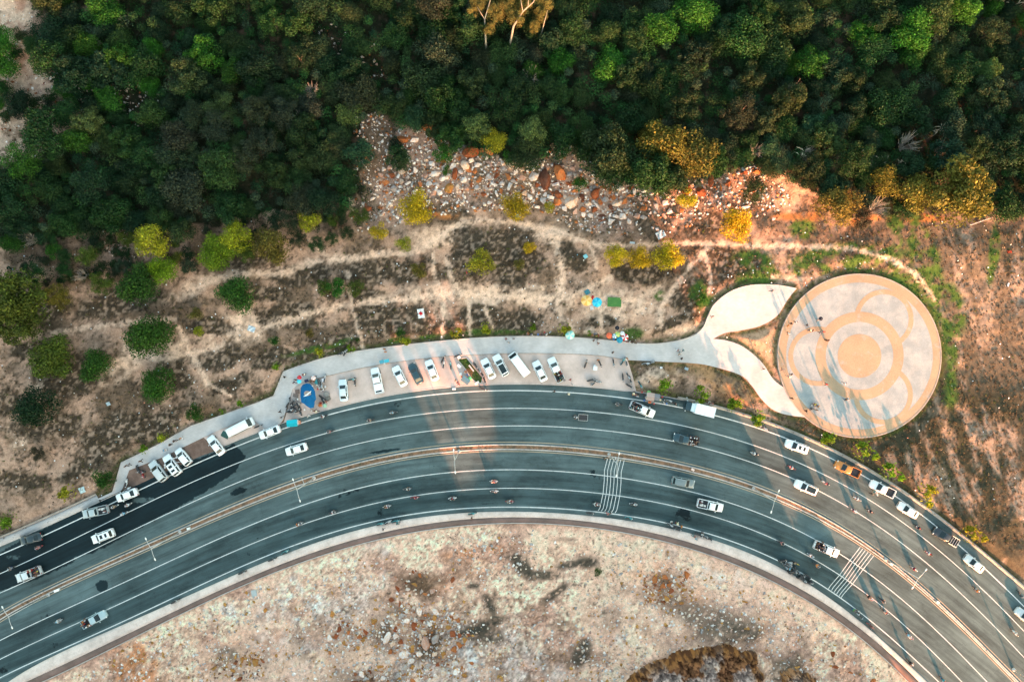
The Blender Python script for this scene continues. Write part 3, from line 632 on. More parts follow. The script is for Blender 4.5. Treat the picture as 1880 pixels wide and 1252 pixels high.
for k, ((tx, ty), (bx, by)) in enumerate(zip([(1579.3, 1004), (1584, 1006.9), (1588.6, 1009.8), (1593.8, 1013), (1598.6, 1016.3), (1603.8, 1020)], [(1521, 1080), (1526.4, 1083.2), (1531, 1087), (1535.8, 1090), (1540.3, 1093.6), (1544.3, 1096.5)])):
    mesh_obj('crosswalk_bar', bar([(tx, ty), ((tx * 2 + bx) / 3, (ty * 2 + by) / 3), ((tx + bx * 2) / 3 + 1, (ty + by * 2) / 3 + .4), (bx + 4, by - 6), (bx, by)]), road)
# expansion joints and cracks are left to the asphalt; the median stands 15 cm proud
mA = curve_pts('YN', -0.62); mB = curve_pts('YS', 0.55)
me, _ = sheet_between('median_strip', mA, mB, 0.13, M['median_soil'], 6, zfun=lambda P: (fbm(P[:, 0], P[:, 1], 8, 1.2, 3) - 0.5) * 0.08)
median = mesh_obj('median_strip', me); tag(median, kind='structure')
def kerb_strip(cname, off, w, h, mat, parent, x0=None, x1=None, name='kerb', z=None):
    A = curve_pts(cname, off + w / 2, x0, x1); B = curve_pts(cname, off - w / 2, x0, x1)
    me, _ = sheet_between(name, A, B, h, mat, 1, None, h + 0.02); return mesh_obj(name, me, parent)
kerb_strip('YN', -0.50, 0.24, 0.17, M['kerb'], median); kerb_strip('YS', 0.44, 0.24, 0.17, M['kerb'], median)
# south verge: pale concrete apron, then the narrow brick footpath with its thin kerb
me, _ = sheet_between('verge', curve_pts('edgeS', -0.02), curve_pts('pathN'), 0.10, M['verge'], 3, None, 0.2); verge = mesh_obj('pavement', me); tag(verge, kind='structure')
me, _ = sheet_between('footpath', curve_pts('pathN'), curve_pts('pathS'), 0.115, M['brick_path'], 2, None, 0.2); fp = mesh_obj('path', me); tag(fp, kind='structure')
kerb_strip('pathS', -0.09, 0.16, 0.18, M['kerb'], fp)
# kerb on the outer edge, broken where cars drive in
for x0, x1, hh in ((186, 222, .14), (1166, 2440, .12), (-560, 186, .12)):
    kerb_strip('edgeN', 0.08, 0.16, hh, M['kerb'], road, x0, x1)
kerb_strip('edgeN', 0.06, 0.14, 0.05, M['kerb'], road, 400, 1166)

def slab(name, poly, z, mat, thick=0.16, parent=None):
    bm = bmesh.new(); vs = [bm.verts.new(W(x, y)[:2] + (z,)) for x, y in poly]
    f = bm.faces.new(vs); f.normal_update()
    if f.normal.z < 0: f.normal_flip()
    r = bmesh.ops.extrude_face_region(bm, geom=[f]); ex = [v for v in r['geom'] if isinstance(v, bmesh.types.BMVert)]
    # the extruded copy becomes the underside
    for v in ex: v.co.z -= thick
    up = [q for q in bm.faces if len(q.verts) == len(poly)]
    bmesh.ops.recalc_face_normals(bm, faces=bm.faces)
    bmesh.ops.triangulate(bm, faces=[q for q in bm.faces if len(q.verts) > 4])
    me = bpy.data.meshes.new(name); bm.to_mesh(me); bm.free(); me.materials.append(mat)
    return mesh_obj(name, me, parent)
walk = slab('pavement', WALK, 0.16, M['walk'], 0.3); tag(walk, kind='structure')
lot = slab('parking_area', LOT, 0.03, M['lot'], 0.2); tag(lot, kind='structure')
for pl_, mt_ in ((LAYBY_A, M['lot_brown']), (LAYBY_B, M['lot'])):
    tag(slab('parking_area', pl_, 0.03, mt_, 0.2), kind='structure')
# strip of pavement left of the walkway, under the railing
me, _ = sheet_between('pavement', curve_pts('edgeN', 1.75, -560, 186), curve_pts('edgeN', 0.16, -560, 186), 0.12, M['walk'], 1, None, 0.2); tag(mesh_obj('pavement', me), kind='structure')
def edge_strip(name, pts, w, z, h, mat, parent):
    p = np.array([W(x, y)[:2] for x, y in pts]); d = np.gradient(p, axis=0); d /= (np.linalg.norm(d, axis=1)[:, None] + 1e-9); n = np.stack([-d[:, 1], d[:, 0]], 1)
    me, _ = sheet_between(name, p + n * w / 2, p - n * w / 2, z, mat, 1, None, h); return mesh_obj(name, me, parent)
edge_strip('kerb', wN_left[1:] + wN_mid, 0.18, 0.22, 0.3, M['kerb'], walk)
edge_strip('kerb', [p for p in wS_mid if p[0] > 545], 0.14, 0.168, 0.2, M['wall_conc'], walk)

# ---------------------------------------------------------------- the round plaza with its flower
PX, PY, _ = W(*PLC)
def ring(name, cx, cy, r0, r1, z, mat, a0=0, a1=360, n=96, parent=None, thick=0.0):
    k = max(6, int(n * (a1 - a0) / 360)); vs = []; fs = []
    for i in range(k + 1):
        t = R(a0 + (a1 - a0) * i / k)
        vs += [(cx + r0 * math.cos(t), cy + r0 * math.sin(t), z), (cx + r1 * math.cos(t), cy + r1 * math.sin(t), z)]
    for i in range(k): b = 2 * i; fs.append((b, b + 1, b + 3, b + 2))
    if thick:
        o = len(vs)
        for i in range(k + 1): x, y, zz = vs[2 * i + 1]; vs.append((x, y, zz - thick))
        for i in range(k): fs.append((2 * i + 1, o + i, o + i + 1, 2 * i + 3))
    mb = MB(); mb.add(vs, fs); return mb.obj(name, mat, parent)
plz = ring('plaza', PX, PY, 0.0, PLR / S, 0.20, M['plaza_grey'], parent=None, thick=0.35); tag(plz, kind='structure')
ring('painted_ring', PX, PY, 134.5 / S, PLR / S - 0.16, 0.205, M['plaza_orange'], parent=plz)['label'] = 'wide orange border ring of the round plaza'
ring('kerb', PX, PY, PLR / S - 0.15, PLR / S + 0.05, 0.25, M['wall_conc'], parent=plz, thick=0.4)
ring('painted_ring', PX, PY, 62 / S, 81 / S, 0.209, M['plaza_orange'], parent=plz)['label'] = 'orange ring round the heart of the painted flower'
ring('painted_disc', PX, PY, 0, 40 / S, 0.209, M['plaza_orange'], parent=plz)
for (qx, qy) in ((1500.8, 653.8), (1621.7, 585.9), (1620.3, 724.4)):
    cx, cy, _ = W(qx, qy); ro, ri = 54.5 / S, 45.5 / S; dd = math.hypot(cx - PX, cy - PY); base = math.atan2(cy - PY, cx - PX)
    def cut(r):   # half angle, seen from the petal's centre, where its arc meets the ring
        q = (r * r + dd * dd - (80.5 / S) ** 2) / (2 * r * dd); return math.pi - math.acos(max(-1, min(1, q)))
    ao, ai = cut(ro), cut(ri); k = 44; vs = []; fs = []
    for i in range(k + 1):
        s_ = -1 + 2 * i / k
        for r_, hh in ((ri, ai), (ro, ao)): t = base + s_ * hh; vs.append((cx + r_ * math.cos(t), cy + r_ * math.sin(t), 0.214))
    for i in range(k): b = 2 * i; fs.append((b, b + 1, b + 3, b + 2))
    mb = MB(); mb.add(vs, fs); mb.obj('painted_petal', M['plaza_orange'], plz)

# ---------------------------------------------------------------- unseen hill south of the road, its crest shaped to shade the bend
SH = Vector((-0.385, 0.923)); UU = Vector((0.923, 0.385))
def crest(u):
    h = np.interp(u, [-260, -200, -120, -60, -26, -23.2, -22.2, -17, -12, -8, -5, 18, 26, 31, 35.5, 36.2, 38.5, 41, 44, 46, 49, 56, 80], [56, 56, 54, 50, 47, 44, 20.8, 20.8, 22.0, 24.5, 42, 44, 41, 38, 34, 20, 13.5, 14.5, 11.5, 7, 4, 2, 0.5])
    return h
us = np.arange(-260, 81, 0.8); hs = crest(us) + (fbm(us, us * 0, 41, 0.35, 4) - 0.5) * 2.2 * sstep(56, 30, us)
prof = [(-60, -0.3), (-36, 0.45), (-12, 0.82), (-1.5, 0.985), (0, 1.0), (1.5, 0.975), (7, 0.72), (14, 0.38), (23, -0.02)]
vs = []; J = len(prof)
V0 = -122
for i, u in enumerate(us):
    for (dv, k) in prof:
        jit = (vnoise(np.array([u]), np.array([float(dv)]), 44, 0.3)[0] - 0.5) * 4 * (0 < k < 0.95)
        v = V0 + dv + jit; p = UU * float(u) + SH * float(v); vs.append((p.x, p.y, float(hs[i]) * k - (0.6 if k < 0 else 0)))
i_, j_ = np.meshgrid(np.arange(len(us) - 1), np.arange(J - 1), indexing='ij'); a_ = (i_ * J + j_).ravel()
hm = worn_mat('hill_rock', (0.28, 0.22, 0.17), (0.12, 0.11, 0.07), 0.4, 0.6, 0.1, 2.0)
tag(mesh_obj('hill', np_mesh('hill', vs, np.stack([a_, a_ + J, a_ + J + 1, a_ + 1], 1), hm)), kind='structure')
# ================================================================ vegetation
def leaf_quads(P, N, size, rng, aspect=0.6):
    """one small four-sided leaf clump at each point P facing N; returns verts, faces"""
    n = len(P); N = N / (np.linalg.norm(N, axis=1)[:, None] + 1e-9)
    a = rng.normal(size=(n, 3)); u = np.cross(N, a); u /= (np.linalg.norm(u, axis=1)[:, None] + 1e-9); w = np.cross(N, u)
    s = (size * (0.6 + 0.8 * rng.random(n)))[:, None] * 0.5
    V = np.stack([P - u * s, P - w * s * aspect, P + u * s, P + w * s * aspect], 1).reshape(-1, 3)
    F = np.arange(4 * n).reshape(n, 4); return V, F

def crown_mesh(name, rng, rad, height, lobes, leaves, leaf, flat=0.75, open_=0.0, base=0.35, tint=0.35, lr=0.26):
    """uneven crown made of many leaf-sized faces round several lobes; z=0 is the ground under the tree"""
    cs = []
    for k in range(lobes):
        t = 2 * math.pi * (k / lobes) + rng.random() * 1.6; d = rad * (0.2 + 0.68 * rng.random()) if k else 0
        cs.append((d * math.cos(t), d * math.sin(t), height * (0.56 + 0.36 * rng.random()) - d * 0.2, rad * (lr + 0.2 * rng.random())))
    cs = np.array(cs); w = cs[:, 3] ** 2; w /= w.sum()
    which = rng.choice(lobes, leaves, p=w); c = cs[which]
    d = rng.normal(size=(leaves, 3)); d[:, 2] = np.where(d[:, 2] < -0.25, -d[:, 2] * 0.6, d[:, 2]); d /= np.linalg.norm(d, axis=1)[:, None]
    # little clumps on each lobe's shell
    cl = rng.normal(size=(lobes * 26, 3)); cl /= np.linalg.norm(cl, axis=1)[:, None]
    near = cl[rng.integers(0, len(cl), leaves)]; d = d + near * 1.1; d /= np.linalg.norm(d, axis=1)[:, None]
    r = c[:, 3] * (0.62 + 0.62 * rng.random(leaves) - open_ * rng.random(leaves))
    P = c[:, :3] + d * r[:, None] * np.array([1, 1, flat]); P[:, 2] = np.maximum(P[:, 2], 0.15)
    free = rng.random(leaves) < 0.14; tt = rng.random(leaves) * 6.283; rr = rad * 0.98 * np.sqrt(rng.random(leaves))
    P[free] = np.stack([rr * np.cos(tt), rr * np.sin(tt), height * (0.45 + 0.42 * rng.random(leaves) - 0.22 * (rr / rad) ** 2)], 1)[free]
    N = d + rng.normal(size=d.shape) * 0.8
    V, F = leaf_quads(P, N, np.full(leaves, leaf), rng)
    lob = (0.85 + 0.3 * rng.random(lobes))[which]; v = (0.55 + 0.6 * rng.random(leaves) + 0.9 * (rng.random(leaves) < 0.10)) * lob
    yel = rng.random(leaves) * tint
    colr = np.stack([v * (1 + yel * 0.5), v, v * (1 - yel * 0.4), np.ones(leaves)], 1)
    me = np_mesh(name, V, F, M['leaf']); set_face_color(me, colr); return me, cs

def trunk_mesh(name, rng, cs, height, r0, mat):
    mb = MB(); top = cs[0]
    mb.tube([(0, 0, -0.4), (0.06, 0.03, height * 0.25), (0.0, 0.08, height * 0.5), (top[0], top[1], top[2])], [r0 * 1.3, r0, r0 * 0.75, r0 * 0.25], 7)
    for c in cs[1:6]:
        z0 = height * (0.2 + 0.2 * rng.random())
        mb.tube([(0, 0.03, z0), (c[0] * 0.5, c[1] * 0.5, z0 + (c[2] - z0) * 0.55), (c[0], c[1], c[2])], [r0 * 0.6, r0 * 0.4, r0 * 0.12], 5)
    return mb.mesh(name, mat, True)

def twig_mesh(name, rng, rad, height, n, mat):
    """bare, dry crown of branching twigs"""
    mb = MB()
    for k in range(n):
        t = rng.random() * 6.283; d = rad * (0.45 + 0.55 * rng.random()); z = height * (0.75 + 0.3 * rng.random())
        m = (d * 0.45 * math.cos(t + .2), d * 0.45 * math.sin(t + .2), z * 0.6); e = (d * math.cos(t), d * math.sin(t), z)
        mb.tube([(0, 0, 0.1), m, e], [0.07, 0.045, 0.02], 3, False)
        for q in range(3):
            t2 = t + rng.normal() * 0.7; l = rad * 0.3
            mb.tube([m if q else ((m[0] + e[0]) / 2, (m[1] + e[1]) / 2, (m[2] + e[2]) / 2), (m[0] + l * math.cos(t2), m[1] + l * math.sin(t2), m[2] + 0.5 * rng.random() + .3)], [0.03, 0.012], 3, False)
    return mb.mesh(name, mat)

VR = np.random.default_rng(11)
TREES = []
def make_proto(kind, rad, height, lobes, leaves, leaf, **k):
    bark = k.pop('bark', M['bark']); cm, cs = crown_mesh('crown', VR, rad, height, lobes, leaves, leaf, **k)
    tm = trunk_mesh('trunk', VR, cs, height, 0.05 * rad + 0.03, bark)
    return (cm, tm, rad, height)
PR = {
    'broad': [make_proto('broad', 3.2, 5.5, 26, 8500, 0.26, lr=0.15, open_=0.15) for _ in range(6)],
    'dense': [make_proto('dense', 2.8, 4.2, 15, 6500, 0.25, flat=0.85, lr=0.30) for _ in range(5)],
    'airy': [make_proto('airy', 3.2, 5.6, 26, 6000, 0.22, open_=0.35, lr=0.16) for _ in range(5)],
    'small': [make_proto('small', 1.5, 2.4, 9, 2000, 0.20, lr=0.32) for _ in range(4)],
    'young': [make_proto('young', 1.2, 2.3, 5, 420, 0.30, open_=0.4) for _ in range(3)],
    'gold': [make_proto('gold', 2.4, 4.2, 13, 4200, 0.24, open_=0.12, lr=0.30) for _ in range(3)],
}
TW = [twig_mesh('branches', VR, 2.6, 4.2, 46, simple_mat('dry_twigs', (0.27, 0.23, 0.19), 0.95)) for _ in range(3)]
LC = {'dkgreen': (0.008, 0.030, 0.012), 'green': (0.013, 0.048, 0.012), 'bright': (0.024, 0.105, 0.010), 'olive': (0.022, 0.050, 0.015), 'grey': (0.024, 0.044, 0.024),
      'yg': (0.26, 0.28, 0.016), 'yellow': (0.40, 0.30, 0.010), 'gold': (0.115, 0.105, 0.018), 'brownish': (0.038, 0.044, 0.022), 'lime': (0.12, 0.22, 0.010), 'pale': (0.065, 0.115, 0.034), 'red': (0.3, 0.10, 0.05), 'mint': (0.018, 0.056, 0.028),
      'fgreen': (0.028, 0.085, 0.010), 'folive': (0.06, 0.095, 0.013)}
WORD = {'dkgreen': 'dark green', 'green': 'deep green', 'bright': 'vivid green', 'olive': 'olive green', 'grey': 'grey-green', 'yg': 'yellow-green', 'yellow': 'bright yellow', 'gold': 'golden olive', 'brownish': 'brownish dry', 'lime': 'lime green', 'pale': 'pale green', 'red': 'reddish', 'mint': 'bluish green'}
used_n = {}
def tree(name, px, py, rpx, kind, col, label, cat, group=None, z=None, jit=0.18):
    """plants one tree so that its crown covers rpx photo pixels about (px, py)"""
    cm, tm, rad, hgt = random.choice(PR[kind]); s = rpx / S / rad * 1.04
    x, y, _ = W(px, py, hgt * s * 0.6); zg = zat(x, y) if z is None else z
    t = empty(name, (x, y, zg), random.random() * 6.28)
    c0 = np.array(LC[col]) * (1 + (np.random.random(3) - 0.5) * jit) * (1 + (random.random() - 0.5) * jit * 1.6)
    sz = s * random.uniform(0.85, 1.1)
    c = mesh_obj('crown', cm, t, color=c0); c.scale = (s, s * random.uniform(0.85, 1.12), sz)
    b = mesh_obj('trunk', tm, t); b.scale = c.scale
    tag(t, label, cat, group); TREES.append((px, py, rpx)); return t

LAND = [(660, 210, 'tip of the scree'), (788, 236, 'flat orange boulder'), (930, 30, 'white-limbed tree'), (590, 65, 'hidden stones'), (680, 118, 'dark stony gap'), (1216, 262, 'brightest golden tree'),
        (864, 283, 'big red-brown boulder'), (1540, 380, 'orange cut bank'), (1756, 357, 'widest golden tree'), (1675, 60, 'lime green tree'), (200, 185, 'stony clearing'), (230, 440, 'small heap of stones'), (434, 434, 'pale yellow tree'),
        (569, 404, 'lone yellow-green tree'), (1210, 60, 'vivid green upper trees'), (1020, 265, 'sandy gully'), (150, 18, 'dirt track'), (1380, 320, 'far scree end'), (503, 453, 'lone golden olive tree'), (1450, 175, 'bare grey tree'), (1860, 272, 'straw plumes'), (35, 545, 'left-edge olive trees')]
USED = set()
def where_word(px, py, land):
    a, b, w = min(land, key=lambda q: math.hypot(q[0] - px, q[1] - py)); dx, dy = px - a, py - b; d = math.hypot(dx, dy) / S
    v = 'above' if dy < -0.38 * abs(dx) else ('below' if dy > 0.38 * abs(dx) else ''); h = 'left of' if dx < -0.38 * abs(dy) else ('right of' if dx > 0.38 * abs(dy) else '')
    way = (v + ' and ' + h) if v and h else (v or h)
    return d, way, w
def place_label(head, px, py, land):
    """names the thing by its direction in the photo from the landmarks nearest to it"""
    near = sorted(land, key=lambda q: math.hypot(q[0] - px, q[1] - py))[:5]; tries = []
    for q in near[:3]: d, way, w = where_word(px, py, [q]); tries.append(f'{head} {"close " if d < 7 else ""}{way} the {w}')
    for i in range(4):
        for j in range(i + 1, 5): tries.append(f'{head} between the {near[i][2]} and the {near[j][2]}')
    for q in near[:5]: d, way, w = where_word(px, py, [q]); tries.append(f'{head} {"near and" if d < 12 else "well"} {way} the {w}')
    for s in tries:
        if s not in USED and len(s.split()) <= 16: USED.add(s); return s
    return tries[0]
KW = {'broad': 'spreading', 'dense': 'compact', 'airy': 'feathery', 'small': 'little'}

# --- trees one can name
named = [  # px, py, r, kind, colour, what it stands beside
 (765, 381, 28, 'gold', 'yellow', 'tall bright yellow tree at the foot of the boulder field'),
 (946, 381, 25, 'gold', 'yellow', 'round yellow tree sheltering a small blue parasol'),
 (569, 404, 20, 'small', 'yg', 'yellow-green tree at the lower edge of the wood, left of the boulders'),
 (503, 453, 29, 'gold', 'gold', 'golden olive tree alone where the footpath starts'),
 (434, 434, 27, 'gold', 'yg', 'pale yellow tree touching the green one just below it'),
 (397, 465, 31, 'dense', 'lime', 'lime and dark green tree below the pale yellow one'),
 (285, 443, 30, 'gold', 'yg', 'yellow-flecked tree beside the small heap of stones'),
 (335, 428, 22, 'gold', 'olive', 'small olive tree between two yellow ones at the wood edge'),
 (303, 495, 25, 'dense', 'lime', 'leaning lime tree above the big yellow-spotted one'),
 (255, 525, 36, 'dense', 'green', 'large green tree with yellow patches over bare soil'),
 (438, 541, 32, 'dense', 'green', 'round green tree beside the pale bare patch'),
 (275, 616, 40, 'dense', 'green', 'big round dark green tree standing alone in the dry field'),
 (90, 656, 37, 'dense', 'olive', 'olive crowned tree left of the small round one'),
 (174, 672, 27, 'dense', 'green', 'small round green tree between two larger ones in the dry field'),
 (290, 706, 29, 'dense', 'green', 'green tree just above the litter-strewn grass'),
 (72, 746, 34, 'dense', 'dkgreen', 'darkest round tree, near the left edge of the dry field'),
 (361, 756, 16, 'small', 'green', 'small green bush between the dry field and the walkway'),
 (35, 545, 52, 'broad', 'olive', 'wide olive tree cut by the left edge of the photo, upper one'),
 (35, 592, 40, 'broad', 'olive', 'wide olive tree cut by the left edge of the photo, lower one'),
 (697, 427, 15, 'small', 'yellow', 'small yellow tree beside a pile of grey stones'),
 (742, 450, 13, 'small', 'yg', 'little yellow-green bush on the footpath near the stones'),
 (884, 484, 22, 'small', 'yg', 'half green half yellow tree in the middle of the dark oval'),
 (971, 453, 11, 'small', 'yellow', 'tiny yellow bush at the right of the dark oval'),
 (953, 487, 9, 'small', 'gold', 'faint olive bush low in the dark oval'),
 (621, 528, 15, 'small', 'bright', 'bright green bush beside the thin straight footpath'),
 (598, 526, 14, 'small', 'olive', 'olive bush touching the left of the bright green bush'),
 (652, 528, 15, 'small', 'olive', 'olive bush right of the thin straight footpath'),
 (770, 498, 12, 'small', 'gold', 'little golden bush in grass below the footpath'),
 (1133, 471, 21, 'gold', 'yellow', 'first yellow bush in the row of three beside the footpath'),
 (1174, 472, 22, 'gold', 'yellow', 'middle yellow bush in the row of three beside the footpath'),
 (1226, 468, 28, 'gold', 'yellow', 'largest yellow bush, right end of the row of three'),
 (1355, 413, 27, 'gold', 'yellow', 'yellow and dark tree on grass right of the scree'),
 (1262, 366, 16, 'small', 'yg', 'yellow bush in front of the square white stone'),
 (1386, 347, 26, 'airy', 'olive', 'olive bush growing in the right end of the scree'),
 (1540, 380, 36, 'gold', 'gold', 'golden dry tree over the orange cut bank'),
 (1578, 395, 26, 'airy', 'brownish', 'brownish airy tree between golden ones on the cut bank'),
 (1622, 336, 26, 'gold', 'gold', 'golden tree on the wood edge above the cut bank'),
 (1672, 352, 30, 'gold', 'gold', 'golden tree left of the widest one at the wood edge'),
 (1756, 357, 56, 'broad', 'gold', 'widest golden tree, at the right end of the wood edge'),
 (1845, 378, 30, 'dense', 'green', 'vivid green tree at the wood edge by a fallen pole'),
 (1700, 372, 20, 'airy', 'brownish', 'small brown airy bush left of the widest golden tree'),
 (1216, 262, 38, 'gold', 'gold', 'brightest golden tree above the boulder field'),
 (1196, 240, 22, 'gold', 'gold', 'golden treetop just above the brightest golden tree'),
 (1278, 285, 36, 'gold', 'gold', 'golden tree right of the brightest one'),
 (1112, 285, 46, 'broad', 'olive', 'broad olive tree at the right rim of the boulders'),
 (1160, 290, 34, 'gold', 'olive', 'olive tree between the broad one and the brightest golden one'),
 (1190, 320, 40, 'broad', 'green', 'dark spreading tree overhanging the dark scree'),
 (1235, 328, 32, 'broad', 'olive', 'olive tree overhanging the dark scree, right one'),
 (1120, 320, 26, 'dense', 'green', 'green tree sunk among the white stones edge'),
 (643, 212, 21, 'gold', 'pale', 'pale green tree at the tip of the scree'),
 (660, 284, 24, 'gold', 'mint', 'mint green tree at the left edge of the scree'),
 (640, 335, 22, 'dense', 'green', 'deep green tree at the lower left edge of the scree'),
 (816, 285, 17, 'small', 'bright', 'bright green bush among orange boulders'),
 (733, 290, 20, 'small', 'green', 'dark green bush inside the scree'),
 (760, 215, 22, 'dense', 'mint', 'bluish green bush above the upper scree'),
 (875, 232, 26, 'gold', 'pale', 'pale green tree crowning the rim of the boulder field'),
 (851, 240, 18, 'gold', 'mint', 'small pale tree left of the rim tree'),
 (908, 262, 20, 'gold', 'yg', 'yellow-green tree beside the red-brown boulders'),
 (936, 295, 12, 'small', 'bright', 'small vivid bush on the boulders under the pale tree'),
 (975, 245, 24, 'gold', 'pale', 'pale yellow-topped tree left of the sandy gully'),
 (968, 285, 30, 'dense', 'olive', 'dark olive tree below the pale yellow-topped one'),
 (1065, 336, 13, 'small', 'bright', 'bright green bush in the middle of the boulders'),
 (820, 315, 8, 'small', 'bright', 'tiny vivid bush between two white boulders'),
 (725, 268, 12, 'small', 'dkgreen', 'dark little bush in the upper scree'),
 (740, 300, 18, 'airy', 'olive', 'thin olive bush on the scree among white stones'),
 (1010, 380, 10, 'small', 'yg', 'faint yellow bush at the lower rim of the boulders'),
 (1120, 120, 30, 'dense', 'bright', 'vivid green creeper-covered tree high in the wood'),
 (1210, 60, 30, 'dense', 'bright', 'vivid green tree upper middle of the wood'),
 (1275, 25, 34, 'dense', 'bright', 'vivid green tree at the top edge of the wood'),
 (1045, 60, 28, 'dense', 'green', 'deep green tree right of the white-limbed tree'),
 (1675, 60, 34, 'dense', 'lime', 'lime green tree in the darkest part of the wood'),
 (205, 186, 24, 'dense', 'bright', 'bright round tree above the stony clearing'),
 (125, 210, 25, 'dense', 'green', 'round dark tree in the stony clearing'),
 (85, 245, 42, 'dense', 'green', 'large round tree at the lower edge of the stony clearing'),
 (280, 160, 18, 'dense', 'bright', 'bright round tree right of the white rubble'),
 (235, 440, 18, 'airy', 'olive', 'domed olive bush sitting on the small heap of stones'),
 (350, 487, 15, 'small', 'grey', 'grey-green bush between the lime tree and the pale soil'),
 (184, 520, 22, 'airy', 'olive', 'thin olive tree left of the yellow-patched tree'),
 (110, 545, 24, 'airy', 'gold', 'dry golden bush right of the left-edge olive trees'),
 (100, 460, 14, 'small', 'bright', 'bright small bush in grey scrub near the left edge'),
 (160, 470, 20, 'airy', 'olive', 'thin olive tree in grey scrub'),
 (363, 578, 11, 'small', 'gold', 'tiny golden bush between the big dark tree and the round green one'),
 (367, 607, 9, 'small', 'yg', 'tiny lime bush below the golden one'),
 (72, 832, 14, 'airy', 'brownish', 'orange-brown dry bush in the lower left field'),
 (190, 882, 18, 'small', 'green', 'leafy green bush by the end of the walkway'),
 (122, 906, 16, 'young', 'yg', 'yellow-green bush behind the low railing'),
 (10, 955, 16, 'young', 'lime', 'lime bush at the left edge behind the railing'),
 (1288, 548, 11, 'small', 'bright', 'vivid green bush left of the leaf-shaped terrace'),
 (567, 612, 9, 'small', 'gold', 'small golden bush above the walkway in dark grass'),
 (505, 627, 10, 'small', 'bright', 'bright little bush left of the golden one above the walkway'),
 (658, 624, 5, 'small', 'green', 'tiny green bush above the walkway'),
 (735, 612, 9, 'small', 'green', 'dark green little bush behind the yellow sapling'),
 (1022, 968, 7, 'small', 'bright', 'single green weed on the bare ground inside the bend'),
]
named[-1] = (1098, 1048, 7, 'small', 'green', 'single green weed on the bare ground inside the bend')
for (px, py, r, k, c, lab) in named:
    if c == 'lime' and py < 200: c = 'bright'
    if py > 430 and c in ('green', 'olive'): c = 'f' + c
    cat = 'bush' if ('bush' in lab or 'weed' in lab) else 'tree'
    tree('bush' if cat == 'bush' else 'tree', px, py, r, k, c, lab, cat)
# saplings planted along the outer parapet, left to right, then along the walkway
par = [(1222, 710, 16, 'beside the roadside stall'), (1290, 724, 15, 'behind the white box truck'), (1351, 742, 15, 'between the box truck and the round plaza'), (1394, 768, 15, 'over three parked motorbikes'), (1523, 806, 16, 'at the lower rim of the round plaza'), (1588, 830, 18, 'opposite the orange pickup'), (1636, 868, 17, 'opposite the open-bed white pickup'), (1699, 907, 16, 'opposite the white sedan behind the open-bed pickup'), (1786, 982, 17, 'opposite the black pickup, nearest the right edge')]
for (px, py, r, w) in par: tree('sapling', px, py, r, 'young', 'lime' if py < 900 else 'yg', 'yellow-green sapling behind the parapet, ' + w, 'sapling', 'saplings planted along the parapet')
wk = [(838, 613, 11, 'above the triangle garden'), (892, 602, 12, 'right of the one above the triangle garden'), (977, 602, 9, 'small one right of centre'), (1036, 604, 13, 'beside the mint green parasol'), (743, 625, 10, 'with yellow leaves leaning over the kerb'), (643, 641, 8, 'by the three parked motorbikes'), (585, 648, 10, 'left of the three parked motorbikes'), (508, 672, 9, 'by the corner of the walkway'), (440, 739, 9, 'where the walkway widens'), (408, 755, 6, 'small one below the round green bush'), (296, 801, 10, 'opposite the three slanted white cars'), (262, 825, 9, 'near the sloping end of the walkway'), (1083, 612, 5, 'smallest one, beside the seated group')]
for (px, py, r, w) in wk: tree('sapling', px, py, r, 'young', 'yg' if r > 9 else 'lime', 'thin sapling behind the walkway kerb, ' + w, 'sapling', 'saplings behind the walkway')

# the tall tree with white limbs at the top of the photo
x, y, _ = W(930, 60, 0); zg = zat(x, y)
t = empty('tree', (x, y, zg)); tag(t, 'tall golden tree with forked white limbs at the top edge of the photo', 'tree')
mb = MB()
for pts, rs in (([(-4, -6, 0), (-4.1, -3.2, 4.5), (-4.2, -0.5, 6.5), (-3.4, 1.6, 7.5), (-2.6, 4.0, 8.2)], [.22, .18, .13, .09, .05]), ([(0.5, -4.6, 2.5), (1.4, -1.6, 6), (3.2, 0.6, 7.4), (5.2, 2.0, 8.2), (6.2, 4.2, 8.6)], [.22, .2, .15, .1, .05]),
                ([(6.6, -3.2, 3), (7.4, -1.0, 6.5), (8.0, 0.8, 7.5)], [.12, .08, .04]), ([(3.2, 0.6, 7.4), (2.6, 3.4, 8.3)], [.1, .04]), ([(4.2, 1.3, 7.8), (4.3, 3.6, 8.6)], [.09, .03]), ([(-4.2, -0.5, 6.5), (-5.6, 1.4, 7.6)], [.1, .04]), ([(0.5, -4.6, 2.5), (-1.6, -5.4, 0.8), (-4, -6, -0.3)], [.22, .25, .3])):
    mb.tube(pts, rs, 6)
mb.obj('trunk', M['pale_bark'], t, True)
for (dx, dy, rr) in ((-4.5, 3.6, 2.3), (-2.2, 0.8, 2.0), (1.0, 4.4, 2.5), (4.2, 5.6, 2.6), (7.2, 3.2, 2.2), (1.8, 0.2, 1.9), (-6, 1.8, 1.8), (6.6, 0.6, 1.6), (-3.4, -2.0, 1.3), (3.6, 2.4, 2.0), (-0.6, 2.4, 2.0), (5.6, -1.6, 1.2)):
    cm, tm, rad, hg = random.choice(PR['airy']); c = mesh_obj('crown', cm, t, (dx, dy, 3.4), random.random() * 6, color=(0.11, 0.12, 0.035)); c.scale = (rr / rad,) * 3; c.scale.z = 0.8

